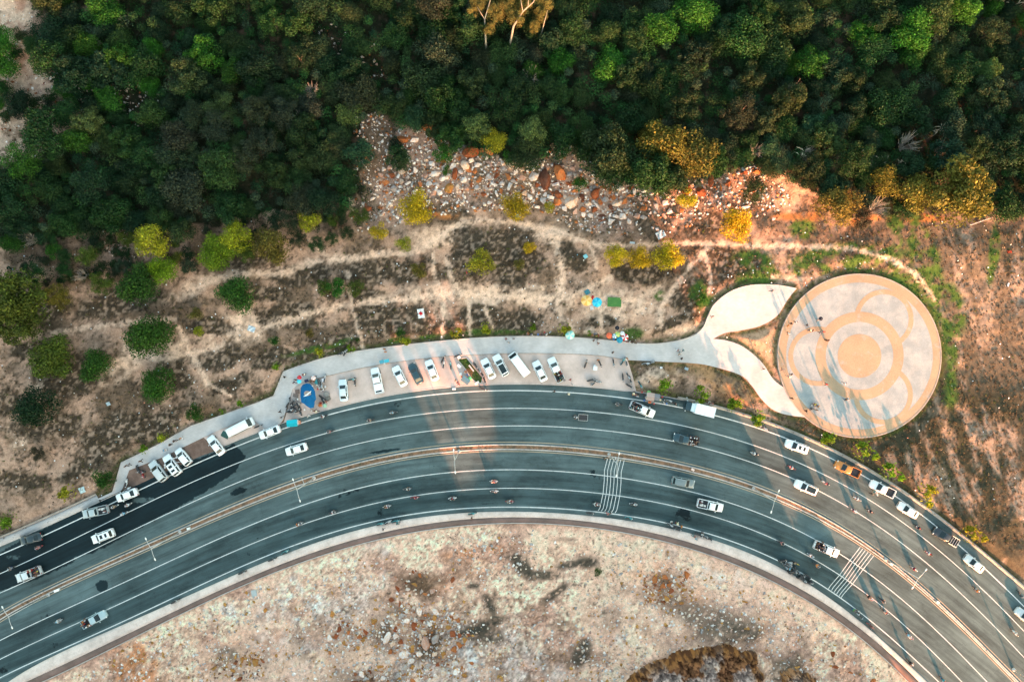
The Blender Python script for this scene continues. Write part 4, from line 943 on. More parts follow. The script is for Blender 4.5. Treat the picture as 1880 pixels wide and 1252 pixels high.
# --- the wood: about 290 single trees over a dark understorey
def in_forest(px, py): return bool(in_poly(np.array([px]), np.array([py]), FOREST)[0]) and not bool(in_poly(np.array([px]), np.array([py]), SCREE)[0])
cands = []
rr_ = random.Random(5); tries = 0
cl_bad = [(900, 25, 70)]
placed = list(TREES)
while len(cands) < 296 and tries < 60000:
    tries += 1; px = rr_.uniform(-45, 1925); py = rr_.uniform(-45, 470)
    if not in_forest(px, py) or (560 < px < 625 and 40 < py < 90) or (650 < px < 705 and 90 < py < 140) or (px < 240 and abs(py - (36 - 0.17 * px)) < 16) or ((px - 252) / 38) ** 2 + ((py - 188) / 26) ** 2 < 1: continue
    r = rr_.choice([19, 21, 23, 26, 28, 31, 35]) if tries < 20000 else rr_.choice([18, 21, 25])
    if any((px - a) ** 2 + (py - b) ** 2 < (0.57 * (r + c)) ** 2 for a, b, c in placed): continue
    placed.append((px, py, r)); cands.append((px, py, r))
for (px, py, r) in cands:
    q = rr_.random(); nn = fbm(np.array([px / 9.0]), np.array([py / 9.0]), 63, 0.06, 3)[0]
    if 480 < px < 680 and py > 90 or (300 < px < 560 and py > 180): colr = rr_.choice(['grey', 'grey', 'olive', 'green', 'grey', 'dkgreen'])
    elif py < 140 and 1000 < px: colr = rr_.choice(['green', 'dkgreen', 'green', 'bright', 'olive', 'dkgreen'])
    elif px > 1380: colr = rr_.choice(['dkgreen', 'olive', 'green', 'dkgreen', 'mint', 'olive'])
    elif px < 480: colr = rr_.choice(['green', 'green', 'dkgreen', 'dkgreen', 'bright', 'olive'])
    else: colr = rr_.choice(['olive', 'green', 'dkgreen', 'green', 'grey', 'green', 'olive'])
    if q < 0.02: colr = rr_.choice(['pale', 'bright', 'pale'])
    kind = 'dense' if r < 25 else rr_.choice(['broad', 'broad', 'airy', 'dense'])
    if colr in ('grey', 'brownish') and kind != 'dense': kind = 'airy'
    size = 'small' if r < 25 else ('medium' if r < 36 else 'large')
    tree('tree', px, py, r, kind, colr, place_label(f'{size} {KW[kind]} {WORD[colr]} tree', px, py, LAND), 'tree', 'trees of the wood', jit=0.3)
EDGE = [(-20, 540), (60, 505), (130, 480), (200, 455), (260, 440), (350, 430), (450, 420), (540, 405), (600, 395), (655, 372)]
eb = 0; tr_ = 0
while eb < 42 and tr_ < 8000:
    tr_ += 1; k = rr_.randrange(len(EDGE) - 1); t_ = rr_.random(); px = EDGE[k][0] * (1 - t_) + EDGE[k + 1][0] * t_ + rr_.gauss(0, 8); py = EDGE[k][1] * (1 - t_) + EDGE[k + 1][1] * t_ + rr_.uniform(-22, 52)
    r = rr_.choice([8, 10, 13, 16, 19]); 
    if any((px - a) ** 2 + (py - b) ** 2 < (0.72 * (r + c)) ** 2 for a, b, c in placed): continue
    placed.append((px, py, r)); colr = rr_.choice(['grey', 'olive', 'brownish', 'grey', 'olive', 'folive', 'green'])
    tree('bush', px, py, r, 'airy' if r > 12 else 'small', colr, place_label(('little ' if r < 11 else 'scrubby ') + {'folive': 'olive'}.get(colr, WORD.get(colr, '')) + ' bush', px, py, LAND), 'bush', 'scrub below the wood edge', jit=.3); eb += 1
# low bushes of the dry field and of the clearing at top left
FL = [(905, 470, 'dark oval'), (275, 616, 'big round green tree'), (438, 541, 'round green tree'), (774, 576, 'white cloth'), (1090, 553, 'two large parasols'), (1175, 470, 'row of yellow bushes'), (621, 528, 'bright green bush'), (1355, 413, 'yellow and dark tree'), (361, 756, 'small green bush'), (463, 604, 'crumpled sheet'), (1380, 560, 'leaf-shaped terrace'), (1577, 653, 'round plaza'), (90, 656, 'olive crowned tree'), (72, 746, 'darkest round tree'), (72, 832, 'orange-brown bush'), (190, 882, 'walkway end bush'), (205, 186, 'bright round tree'), (85, 245, 'large clearing tree'), (20, 60, 'dirt track corner'), (1780, 650, 'dry right field')]
nb = 0; tr_ = 0
while nb < 95 and tr_ < 20000:
    tr_ += 1
    if nb < 26: px, py = rr_.uniform(0, 170), rr_.uniform(60, 330); tr_ += 0; ok = not in_forest(px, py) and not (5 < px < 100 and 100 < py < 175) and not (px < 70 and 215 < py < 300)
    else: px, py = rr_.uniform(0, 1860), rr_.uniform(400, 930); ok = not in_forest(px, py) and py < float(evc(C['edgeN'], px)) - 25 and not in_poly(np.array([px]), np.array([py]), SCREE)[0] and not (px > 1150 and py > 600 and px < 1780)
    if not ok or DPAVE[min(len(gx) - 1, int(np.searchsorted(gx, (px - 940) / S))), min(len(gy) - 1, int(np.searchsorted(gy, (626 - py) / S)))] < 14: continue
    r = rr_.choice([6, 7, 8, 10, 12]) if nb >= 26 else rr_.choice([12, 16, 20, 24, 28])
    if any((px - a) ** 2 + (py - b) ** 2 < ((r + c) * (0.8 if nb < 26 else 1.05)) ** 2 for a, b, c in placed): continue
    placed.append((px, py, r)); colr = rr_.choice(['green', 'dkgreen', 'olive', 'green', 'bright']) if nb < 26 else rr_.choice(['fgreen', 'folive', 'olive', 'gold', 'green', 'brownish', 'fgreen', 'bright'])
    wd = {'fgreen': 'green', 'folive': 'olive'}.get(colr) or WORD[colr]
    tree('bush', px, py, r, 'small' if r < 14 else 'dense', colr, place_label(('low ' if r < 9 else ('rounded ' if r < 14 else 'large ')) + wd + ' bush', px, py, FL), 'bush', 'bushes of the dry field' if nb >= 26 else 'bushes of the clearing', jit=.3); nb += 1
more = []; tr_ = 0
while len(more) < 520 and tr_ < 40000:
    tr_ += 1; px = rr_.uniform(-40, 1920); py = rr_.uniform(-40, 470); r = rr_.choice([9, 11, 13, 16, 18])
    if not in_forest(px, py) or any((px - a) ** 2 + (py - b) ** 2 < (0.62 * (r + c)) ** 2 for a, b, c in placed): continue
    if (560 < px < 625 and 40 < py < 90) or (650 < px < 705 and 90 < py < 140) or (px < 240 and abs(py - (36 - 0.17 * px)) < 14) or ((px - 252) / 38) ** 2 + ((py - 188) / 26) ** 2 < 1: continue
    placed.append((px, py, r)); more.append((px, py, r))
MORE = more
# bare grey trees in the wood
for k, (px, py, r, w) in enumerate([(555, 225, 20, 'left of the scree tip'), (575, 170, 18, 'in the grey-green stand'), (1450, 175, 20, 'above the right end of the scree'), (1655, 272, 24, 'in the dead patch of the wood'), (1720, 285, 22, 'right side of the dead patch of the wood'), (1475, 290, 18, 'beside the scree, under the dark trees'), (1600, 385, 22, 'leaning over the orange bank'), (180, 85, 16, 'near the top left clearing'), (975, 145, 18, 'in the middle of the wood'), (1385, 280, 16, 'on the scree rim right of the golden trees'), (150, 505, 16, 'in grey scrub at left'), (60, 440, 18, 'at the lower left wood edge')]):
    x, y, _ = W(px, py, 2); t = empty('bare_tree', (x, y, zat(x, y)), k * 1.3); s = r / S / 2.6
    b = mesh_obj('branches', TW[k % 3], t); b.scale = (s, s, s * 1.2); tag(t, 'leafless grey tree ' + w, 'bare tree')

# --- stuff: understorey, dry tufts, roadside weeds
def clump_stuff(name, pts, rads, leaves, leaf, cols, label, up=0.5, seed=3, flat=0.6, floor=0.0):
    rng = np.random.default_rng(seed); n = len(pts); P = np.repeat(pts, leaves, 0); Rr = np.repeat(rads, leaves)
    d = rng.normal(size=P.shape); d[:, 2] = np.abs(d[:, 2]); d /= np.linalg.norm(d, axis=1)[:, None]
    r = Rr * (0.4 + 0.65 * rng.random(len(P))); Q = P + d * r[:, None] * np.array([1, 1, flat]); Q[:, 2] += floor
    N = d + rng.normal(size=d.shape) * 0.7 + np.array([0, 0, up])
    V, F = leaf_quads(Q, N, np.full(len(Q), leaf), rng, 0.55)
    c = np.repeat(cols, leaves, 0) * (0.65 + 0.7 * rng.random((len(P), 1)))
    me = np_mesh(name, V, F, M['veg_stuff']); set_face_color(me, np.concatenate([c, np.ones((len(c), 1))], 1))
    o = mesh_obj(name, me); tag(o, label, name.replace('_', ' '), kind='stuff'); return o
# understorey
g2 = np.random.default_rng(21); m = 5200
qx = g2.uniform(-90, 1970, m); qy = g2.uniform(-90, 520, m); keep = (in_poly(qx, qy, FOREST) & ~((qx < 45) & (qy > 60) & (qy < 300))) | ((seg_dist(qx, qy, [(-20, 540), (130, 480), (260, 440), (450, 420), (600, 395), (655, 372)]) < 40) & (g2.random(m) < 0.45)); qx, qy = qx[keep], qy[keep]
X = (qx - 940) / S; Y = (626 - qy) / S; Z = zats(X, Y)
cc = np.array([LC[k] for k in ('dkgreen', 'green', 'olive', 'grey')])[g2.integers(0, 4, len(X))] * 0.85
clump_stuff('undergrowth', np.stack([X, Y, Z], 1), g2.uniform(0.7, 1.7, len(X)), 34, 0.36, cc, 'tangle of dark shrubs filling the gaps between the trees of the wood', floor=0.1)
mp = np.array(MORE); mz = 3.0 + g2.uniform(-1.0, 1.0, len(mp)); mX = (mp[:, 0] - 940) / S * (H - mz) / H; mY = (626 - mp[:, 1]) / S * (H - mz) / H
cc = np.array([LC[k] for k in ('dkgreen', 'green', 'olive', 'grey', 'green')])[g2.integers(0, 5, len(mp))] * g2.uniform(0.8, 1.4, (len(mp), 1))
clump_stuff('treetops', np.stack([mX, mY, zats(mX, mY) + mz - 1.0], 1), mp[:, 2] / S * 1.0, 330, 0.25, cc, 'small treetops squeezed between the larger crowns of the wood', seed=14, flat=0.8)
# dry tufts over the field: dark patches, ochre grass
m = 95000; qx = g2.uniform(-60, 1940, m); qy = g2.uniform(230, 1010, m); X = (qx - 940) / S; Y = (626 - qy) / S
clr = paved_clear(X, Y)[1]; ok = (clr > 3) & ~in_poly(qx, qy, FOREST) & (qy < evc(C['edgeN'], qx) - 5)
qx, qy, X, Y = qx[ok], qy[ok], X[ok], Y[ok]
ii_ = np.clip(np.searchsorted(gx, X), 0, nxg - 1); jj_ = np.clip(np.searchsorted(gy, Y), 0, nyg - 1); gcol = GC[ii_, jj_]; lum = gcol @ np.array([.3, .6, .1])
keep = g2.random(len(X)) < np.where(qx > 1640, 0.45, np.where(lum < 0.10, 0.62, np.where(lum < 0.17, 0.34, np.where(lum < .26, 0.10, 0.03))))
X, Y, gcol, lum = X[keep], Y[keep], gcol[keep], lum[keep]
rf_ = (qx[keep] > 1620); isg = (gcol[:, 1] > gcol[:, 0] * 1.08) & (g2.random(len(gcol)) < 0.7)
cc = np.where(isg[:, None], np.array([0.045, 0.085, 0.02]) * g2.uniform(0.7, 1.5, (len(X), 1)), np.array([[0.080, 0.056, 0.032]]) * g2.uniform(0.35, 2.1, (len(X), 1)))
pick = g2.random(len(X)); cc[pick < 0.05] = (0.09, 0.10, 0.02); cc[(pick > 0.95)] = (0.26, 0.19, 0.12)
sel = g2.random(len(X)) < 0.82; clump_stuff('dry_grass', np.stack([X, Y, zats(X, Y)], 1)[sel], g2.uniform(0.16, 0.42, sel.sum()), 11, 0.20, cc[sel], 'dry brown and olive tufts over the rough field', up=0.2, seed=4, flat=0.9)
# weeds along kerbs
m = 5000; qx = g2.uniform(150, 1760, m); qy = g2.uniform(480, 930, m); X = (qx - 940) / S; Y = (626 - qy) / S; d = paved_clear(X, Y)[1]
ok = (d > 2) & (d < 9) & (qy < evc(C['edgeN'], qx) - 2) & (g2.random(m) < 0.8); X, Y = X[ok], Y[ok]
clump_stuff('weeds', np.stack([X, Y, zats(X, Y)], 1), g2.uniform(0.12, 0.32, len(X)), 12, 0.16, np.array([[0.10, 0.12, 0.03]]) * g2.uniform(0.6, 1.5, (len(X), 1)), 'green weeds along the kerb of walkway and plaza', seed=5)
# small dark weeds inside the bend, and scrub in the median
m = 6500; qx = g2.uniform(0, 1800, m); qy = g2.uniform(950, 1260, m); ok = qy > evc(C['pathS'], qx) + 5; qx, qy = qx[ok], qy[ok]
dn = fbm(qx / S, qy / S, 71, 0.08, 4); hot = np.exp(-(((qx - 1000) / 120) ** 2 + ((qy - 1045) / 60) ** 2)) + np.exp(-(((qx - 880) / 60) ** 2 + ((qy - 1150) / 40) ** 2)) + 0.8 * np.exp(-(((qx - 930) / 260) ** 2 + ((qy - 1000) / 50) ** 2))
k = g2.random(len(qx)) < np.clip((dn - 0.5) * 3 + hot * 0.8, 0.05, 1); X = (qx[k] - 940) / S; Y = (626 - qy[k]) / S
clump_stuff('weeds', np.stack([X, Y, zats(X, Y)], 1), g2.uniform(0.08, 0.34, len(X)), 10, 0.15, np.array([[0.06, 0.052, 0.032]]) * g2.uniform(0.5, 1.6, (len(X), 1)), 'small dark weeds dotted over the pale rubble inside the bend', seed=6)
m = 1500; qx = g2.uniform(-60, 1930, m); tt = g2.uniform(0.28, 0.72, m); qy = evc(C['YN'], qx) * (1 - tt) + evc(C['YS'], qx) * tt; dn = fbm(qx / S, qx * 0, 72, 0.07, 3); k = g2.random(m) < (dn - 0.3) * 2.0
X = (qx[k] - 940) / S; Y = (626 - qy[k]) / S
cc = np.array([[0.16, 0.11, 0.06]]) * g2.uniform(0.4, 1.5, (len(X), 1)); gg = (np.abs(qx[k] - 1050) < 25) | (g2.random(len(X)) < 0.12); cc[gg] = (0.06, 0.09, 0.025)
clump_stuff('weeds', np.stack([X, Y, np.full(len(X), 0.14)], 1), g2.uniform(0.08, 0.22, len(X)), 9, 0.12, cc, 'sparse dry weeds on the soil of the median strip', seed=7)
# big straw plumes of tall grass at the wood edge
m = 90; base = [(1630, 315), (1590, 300), (1860, 272), (1845, 268), (1872, 275), (1460, 290), (1705, 250), (1840, 10)]
mb = MB()
for k in range(m):
    bx, by = random.choice(base); x, y, z = G(bx + random.gauss(0, 10), by + random.gauss(0, 7)); t = random.uniform(0, 6.28); l = random.uniform(0.8, 1.5); z += 2.2
    mb.tube([(x, y, z - 1.9), (x, y, z), (x + l * .5 * math.cos(t), y + l * .5 * math.sin(t), z + .7), (x + l * math.cos(t), y + l * math.sin(t), z + .8)], [0.02, 0.03, 0.09, 0.02], 4, False)
mb_me = mb.mesh('tall_grass', simple_mat('straw_plume', (0.5, 0.42, 0.3), 0.95)); tag(mesh_obj('tall_grass', mb_me), 'pale straw plumes of tall grass rising out of the wood edge', 'tall grass', kind='stuff')

# added unseen trees on the hill: crowns shade the slope, sun passes below
big_c, big_s = crown_mesh('crown', VR, 7.5, 22, 22, 7000, 1.15, flat=0.9, lr=0.34)
big_t = trunk_mesh('trunk', VR, big_s[:1], 22, 0.22, M['bark'])
for k, (u, dv, zb, s) in enumerate([(-23.0, 0, 17.0, 1.2), (-7.4, 2, 17.0, 1.25), (-2, -2, 24, 1.0), (-28, -3, 26, 1.0)]):
    p = UU * u + SH * (V0 + dv); t = empty('tree', (p.x, p.y, zb), k * 1.1); mesh_obj('crown', big_c, t, color=(0.03, 0.05, 0.02)); mesh_obj('trunk', big_t, t)
    t.scale = (s, s, s); tag(t, 'added unseen shade tree on the hill crest, number %s from the gap' % ('one two three four five six'.split()[k]), 'tree', 'added shade trees on the hill outside the picture')
# ================================================================ rocks
def hull_rock(seed, n=16, sq=(1, 0.8, 0.62)):
    rg = random.Random(seed); bm = bmesh.new()
    for k in range(n):
        v = Vector((rg.gauss(0, 1), rg.gauss(0, 1), rg.gauss(0, 1))).normalized() * rg.uniform(0.8, 1.0)
        bm.verts.new((v.x * sq[0], v.y * sq[1], v.z * sq[2] + sq[2] * 0.45))
    r = bmesh.ops.convex_hull(bm, input=bm.verts)
    bmesh.ops.delete(bm, geom=[g for g in r['geom_interior'] if isinstance(g, bmesh.types.BMVert)], context='VERTS')
    bmesh.ops.recalc_face_normals(bm, faces=bm.faces); bmesh.ops.triangulate(bm, faces=bm.faces)
    me = bpy.data.meshes.new('boulder'); bm.to_mesh(me); bm.free(); me.materials.append(M['rock']); return me
def rugged_rock(seed):
    rg = random.Random(seed); bm = bmesh.new(); bmesh.ops.create_icosphere(bm, subdivisions=3, radius=1.0)
    pl = [(Vector((rg.gauss(0, 1), rg.gauss(0, 1), rg.gauss(0, .9))).normalized(), rg.uniform(0.55, 0.85)) for _ in range(11)]
    for v in bm.verts:
        p = v.co.copy()
        for n_, d_ in pl:
            q = p.dot(n_)
            if q > d_: p -= n_ * (q - d_)
        p += v.co.normalized() * (rg.random() - .5) * 0.05
        v.co = Vector((p.x, p.y * 0.85, p.z * 0.66 + 0.3))
    me = bpy.data.meshes.new('boulder'); bm.to_mesh(me); bm.free(); me.materials.append(M['rock']); return me
RK = [hull_rock(i, 8 + i % 5, (1, 0.62 + 0.05 * (i % 7), 0.5 + 0.05 * (i % 4))) for i in range(14)]
RB = [rugged_rock(50 + i) for i in range(6)]
RC = {'white': (0.78, 0.69, 0.63), 'cream': (0.70, 0.53, 0.41), 'grey': (0.42, 0.38, 0.36), 'pink': (0.50, 0.32, 0.25), 'orange': (0.42, 0.155, 0.055), 'rust': (0.27, 0.085, 0.035), 'dark': (0.13, 0.055, 0.035), 'ochre': (0.44, 0.22, 0.065)}
ROCKS = []
def boulder(px, py, l, w, ang, col, label, group=None, big=False, dz=-0.12):
    me = random.choice(RB if big else RK); x, y, z = G(px, py, 0)
    c = np.array(RC[col]) * random.uniform(0.8, 1.12)
    o = mesh_obj('boulder', me, None, (x, y, z + dz * l / S), R(-ang), color=c)
    h = min(l, w) / S * random.uniform(0.55, 0.85); o.scale = (l / S / 2 / 0.92, w / S / 2 / 0.72, h)
    o.rotation_euler = (random.uniform(-.12, .12), random.uniform(-.12, .12), R(-ang)); tag(o, label, 'boulder', group)
    ROCKS.append((px, py, (l + w) / 4)); return o
BIG = [(788, 236, 34, 17, -18, 'orange', 'long flat orange boulder alone above the scree'), (803, 247, 14, 10, 20, 'rust', 'rust boulder tucked under the long flat orange one'), (864, 283, 34, 22, -30, 'rust', 'big red-brown boulder at the upper rim of the pile'), (886, 279, 12, 16, 10, 'rust', 'rust boulder just left of the yellow-green tree'), (899, 280, 15, 18, -15, 'orange', 'striped orange boulder right of the red-brown one'),
 (740, 258, 22, 12, 25, 'orange', 'orange and white boulder beside the white block'), (762, 259, 20, 12, -15, 'white', 'long white block above the scree'), (866, 298, 14, 14, 0, 'white', 'round white boulder below the red-brown one'), (877, 304, 12, 20, 20, 'white', 'upright white boulder, left of a pair'), (855, 307, 18, 18, 0, 'cream', 'cream and orange boulder above the orange one'), (860, 316, 16, 12, 0, 'orange', 'orange boulder squeezed under the cream one'), (741, 315, 18, 16, 0, 'cream', 'pale brown boulder with a smooth top in the left scree'), (798, 322, 34, 14, -25, 'white', 'long white slab in the middle of the scree'), (815, 328, 26, 12, -20, 'white', 'white slab right below the longer slab'), (772, 340, 14, 14, 30, 'orange', 'orange block beside the brown one'), (824, 346, 17, 20, 10, 'ochre', 'bright ochre boulder with a dark crack'), (846, 318, 12, 16, 0, 'white', 'white rounded boulder beside the rust pile'), (835, 322, 12, 22, 15, 'rust', 'upright rust boulder left of the white rounded one'), (789, 340, 14, 14, 0, 'white', 'square white boulder above the yellow tree'), (750, 338, 14, 10, -20, 'white', 'white boulder with black shadow beneath'), (888, 358, 13, 10, 0, 'rust', 'flat red stone in dry grass below the scree'), (903, 356, 14, 6, 0, 'white', 'flat white stone beside the flat red one'), (697, 382, 11, 10, 0, 'orange', 'bright orange stone above the small yellow tree'), (677, 384, 16, 12, -20, 'rust', 'rust stone left of the bright orange one'), (800, 395, 12, 10, 0, 'orange', 'orange stone at the right foot of the tall yellow tree'),
 (1001, 331, 24, 36, 12, 'dark', 'large dark red slab standing among white boulders'), (1027, 320, 22, 30, -12, 'orange', 'tall orange boulder right of the dark red slab'), (1045, 321, 13, 14, 0, 'grey', 'round grey boulder next to the tall orange one'), (979, 313, 14, 16, 20, 'white', 'white block above the dark red slab'), (994, 306, 10, 13, -10, 'white', 'small white block right of the other white block'), (979, 327, 20, 16, 0, 'white', 'large white boulder left of the dark red slab'), (958, 329, 18, 14, 0, 'pink', 'pinkish boulder at the left of the white one'), (1050, 370, 26, 24, 0, 'cream', 'largest cream boulder with an orange stain'), (1024, 357, 16, 16, 10, 'rust', 'rust boulder left of the largest cream one'), (1093, 357, 17, 19, 0, 'rust', 'rust boulder with pale edge below the vivid bush'), (1107, 343, 18, 14, 0, 'orange', 'rounded orange boulder right of the vivid bush'), (1075, 350, 18, 12, 0, 'white', 'whitish boulder under the vivid bush'), (1055, 353, 14, 14, 0, 'orange', 'orange and cream boulder left of the vivid bush'), (1068, 362, 14, 12, 0, 'dark', 'dark brown boulder between orange ones'), (1102, 370, 14, 14, 0, 'orange', 'orange block under the rust boulder'), (1112, 366, 14, 14, 0, 'grey', 'grey block beside the orange block'), (1127, 363, 9, 14, 0, 'orange', 'narrow upright orange stone'), (1090, 385, 14, 14, 20, 'rust', 'rust boulder at the lower rim of the pile'), (1070, 384, 14, 12, 0, 'orange', 'orange boulder at the lower rim of the pile'), (1096, 377, 20, 12, 35, 'white', 'long whitish boulder leaning on the rust one'), (1122, 380, 18, 12, 0, 'dark', 'flat dark brown boulder in the lower pile'), (1134, 373, 22, 12, -10, 'cream', 'pale long boulder topping the lower pile'), (1107, 395, 20, 10, 0, 'dark', 'dark flat boulder at the very bottom of the pile'), (1158, 360, 16, 12, 0, 'orange', 'orange boulder in the dark scree under the trees'), (1205, 379, 11, 18, -30, 'white', 'pointed white boulder beside dark scree'), (1084, 396, 11, 12, 0, 'white', 'pale block at the bottom rim, left one'), (1094, 396, 8, 12, 15, 'grey', 'grey block at the bottom rim, right one'), (1000, 357, 9, 13, 0, 'white', 'small white upright block below the dark red slab'),
 (1258, 347, 20, 22, 20, 'rust', 'rust boulder left of the square white stone'), (1267, 355, 17, 15, 5, 'white', 'square white stone behind the yellow bush'), (1286, 354, 20, 18, 0, 'rust', 'rounded rust boulder right of the square white stone'), (1304, 331, 12, 24, 5, 'rust', 'tall rust boulder in the right cluster'), (1292, 343, 22, 9, -15, 'grey', 'flat grey slab leaning across the right cluster'), (1334, 336, 15, 16, 0, 'rust', 'rust boulder at the right end of the cluster'), (1323, 344, 10, 16, 0, 'orange', 'orange boulder beside the right-end one'), (1287, 334, 8, 12, 0, 'pink', 'pink stone above the flat grey slab'), (1365, 320, 12, 14, 0, 'rust', 'rust boulder at the right rim near the trees'), (1388, 318, 24, 10, 0, 'orange', 'long orange ledge at the right rim near the trees'), (1400, 325, 12, 12, 0, 'cream', 'cream block on the long orange ledge'), (1372, 381, 24, 10, 0, 'white', 'flat whitish slab near the yellow and dark tree'), (1335, 386, 10, 8, 0, 'white', 'small white block on dry soil by the scree'), (1338, 376, 9, 9, 0, 'white', 'small white round stone on dry soil'), (1252, 386, 12, 10, 0, 'orange', 'orange stone on dry soil below the scree'), (1278, 378, 8, 10, 0, 'white', 'small upright white stone right of the yellow bush'), (1421, 402, 8, 7, 0, 'white', 'white block on the path edge by the orange bank'),
 (1118, 1063, 0, 0, 0, 'orange', '')]
BIG.pop()
SB = [(1201, 1062, 14, 14, 30, 'orange', 'orange block at the top left of the orange heap'), (1215, 1073, 15, 12, 40, 'orange', 'largest orange block of the orange heap'), (1258, 1053, 14, 18, -10, 'orange', 'orange block standing apart right of the heap'), (1223, 1096, 11, 13, -20, 'ochre', 'ochre block low on the right of the orange heap'), (1210, 1083, 10, 10, 0, 'orange', 'small orange block in the centre of the heap'), (1197, 1088, 8, 8, 0, 'ochre', 'small ochre block in the centre left of the heap'), (1365, 1101, 14, 8, 20, 'ochre', 'lone flat ochre stone beside the heap path'), (1525, 1197, 12, 14, 0, 'rust', 'squarish brown stone in the lower right rubble'), (1528, 1220, 14, 16, 20, 'rust', 'dark rust boulder below the squarish brown one'), (1558, 1232, 12, 9, 20, 'orange', 'orange stone near the lower right footpath'), (1597, 1244, 14, 10, -20, 'orange', 'orange stone at the bottom edge by the footpath'), (1550, 1185, 6, 5, 0, 'orange', 'tiny orange stone near the lower right footpath'), (1553, 1210, 9, 8, 0, 'cream', 'cream stone in the lower right rubble'),
 (610, 1126, 11, 18, 5, 'ochre', 'lone upright ochre boulder on pale ground'), (487, 1120, 8, 12, 25, 'ochre', 'ochre stone beside small brown ones'), (452, 1088, 8, 12, -15, 'ochre', 'ochre stone near the drain cover'), (446, 1085, 6, 6, 0, 'cream', 'pale stone next to the ochre one'), (725, 1060, 18, 12, 25, 'pink', 'pink and brown boulder in the upper rubble'), (715, 1052, 14, 11, 0, 'cream', 'pale boulder touching the pink and brown one'), (729, 1079, 16, 8, 40, 'rust', 'reddish leaning stone below the pink boulder'), (763, 1070, 20, 12, 10, 'ochre', 'ochre boulder in the middle group'), (771, 1055, 8, 10, 0, 'orange', 'small orange stone topping the middle group'), (749, 1080, 12, 9, 0, 'white', 'white stone at the left of the middle group'), (774, 1083, 8, 13, 20, 'grey', 'upright grey stone in the middle group'), (795, 1082, 14, 11, -20, 'pink', 'pinkish cube of rock right of the middle group'), (785, 1090, 22, 8, 25, 'orange', 'long orange stone below the middle group'), (831, 1063, 8, 15, 25, 'rust', 'upright rust stone alone on cream ground'), (719, 1099, 12, 10, 0, 'rust', 'rust stone with a white chip on top'), (769, 1122, 15, 16, 15, 'white', 'square white block in the main rubble'), (746, 1136, 16, 14, 0, 'white', 'broad white block left of the square one'), (724, 1130, 14, 18, -40, 'cream', 'cream slab at the left of the main rubble'), (780, 1127, 10, 8, 0, 'orange', 'orange chip beside the square white block'), (759, 1149, 16, 16, 30, 'rust', 'rust boulder in the main rubble'), (743, 1152, 12, 16, 20, 'cream', 'pale leaning slab left of the rust boulder'), (711, 1169, 12, 26, 35, 'white', 'long white slab lying slantwise'), (728, 1166, 14, 18, 0, 'white', 'tall white block right of the long slab'), (782, 1180, 16, 26, -20, 'pink', 'pink and orange boulder in the lower rubble'), (800, 1172, 14, 20, 10, 'grey', 'grey boulder right of the pink and orange one'), (811, 1162, 14, 7, -30, 'white', 'thin white slab in the right rubble'), (790, 1143, 10, 10, 0, 'white', 'white stone between slabs in the right rubble'), (812, 1147, 8, 8, 0, 'white', 'round white stone in the right rubble'), (642, 1160, 11, 12, 0, 'orange', 'orange block in the left rubble'), (671, 1158, 10, 14, -15, 'rust', 'rust slab in the left rubble'), (717, 1196, 10, 18, 25, 'orange', 'upright orange block below the long white slab'), (690, 1184, 10, 12, 0, 'ochre', 'ochre block left of the upright orange one'), (687, 1206, 9, 12, 0, 'white', 'white stone in the lower left rubble'), (742, 1200, 18, 16, 0, 'white', 'pale flat boulder in the lower rubble'), (700, 1218, 14, 12, 0, 'ochre', 'ochre boulder in the lowest rubble'), (865, 1214, 12, 10, 35, 'orange', 'bright orange stone on the bluish slab'), (883, 1196, 10, 12, 0, 'white', 'white stone beside the dark scrub'), (1090, 1219, 10, 9, 0, 'white', 'white stone right of the dark shrub'), (1098, 1208, 14, 9, 0, 'pink', 'pinkish stone above the white one'), (1078, 1212, 12, 8, -20, 'white', 'white stone nearest the dark shrub'), (1108, 1210, 10, 8, 30, 'white', 'white stone right of the pinkish one'), (446, 1210, 12, 14, 0, 'ochre', 'ochre block in the lower left heap'), (470, 1215, 14, 16, -20, 'ochre', 'larger ochre block in the lower left heap'), (405, 1230, 10, 10, 0, 'cream', 'cream stone left of the lower left heap'), (458, 1228, 10, 12, 0, 'cream', 'cream stone below the ochre blocks'), (475, 1183, 8, 6, 0, 'white', 'flat white stone above the lower left heap'), (660, 1252, 30, 14, 0, 'rust', 'dark brown rock cut by the bottom edge'), (780, 1240, 14, 10, 0, 'pink', 'pink stone near the bottom edge')]
for (px, py, l, w, a, c, lab) in BIG + SB: boulder(px, py, l, w, a, c, lab, big=(l * w > 260))
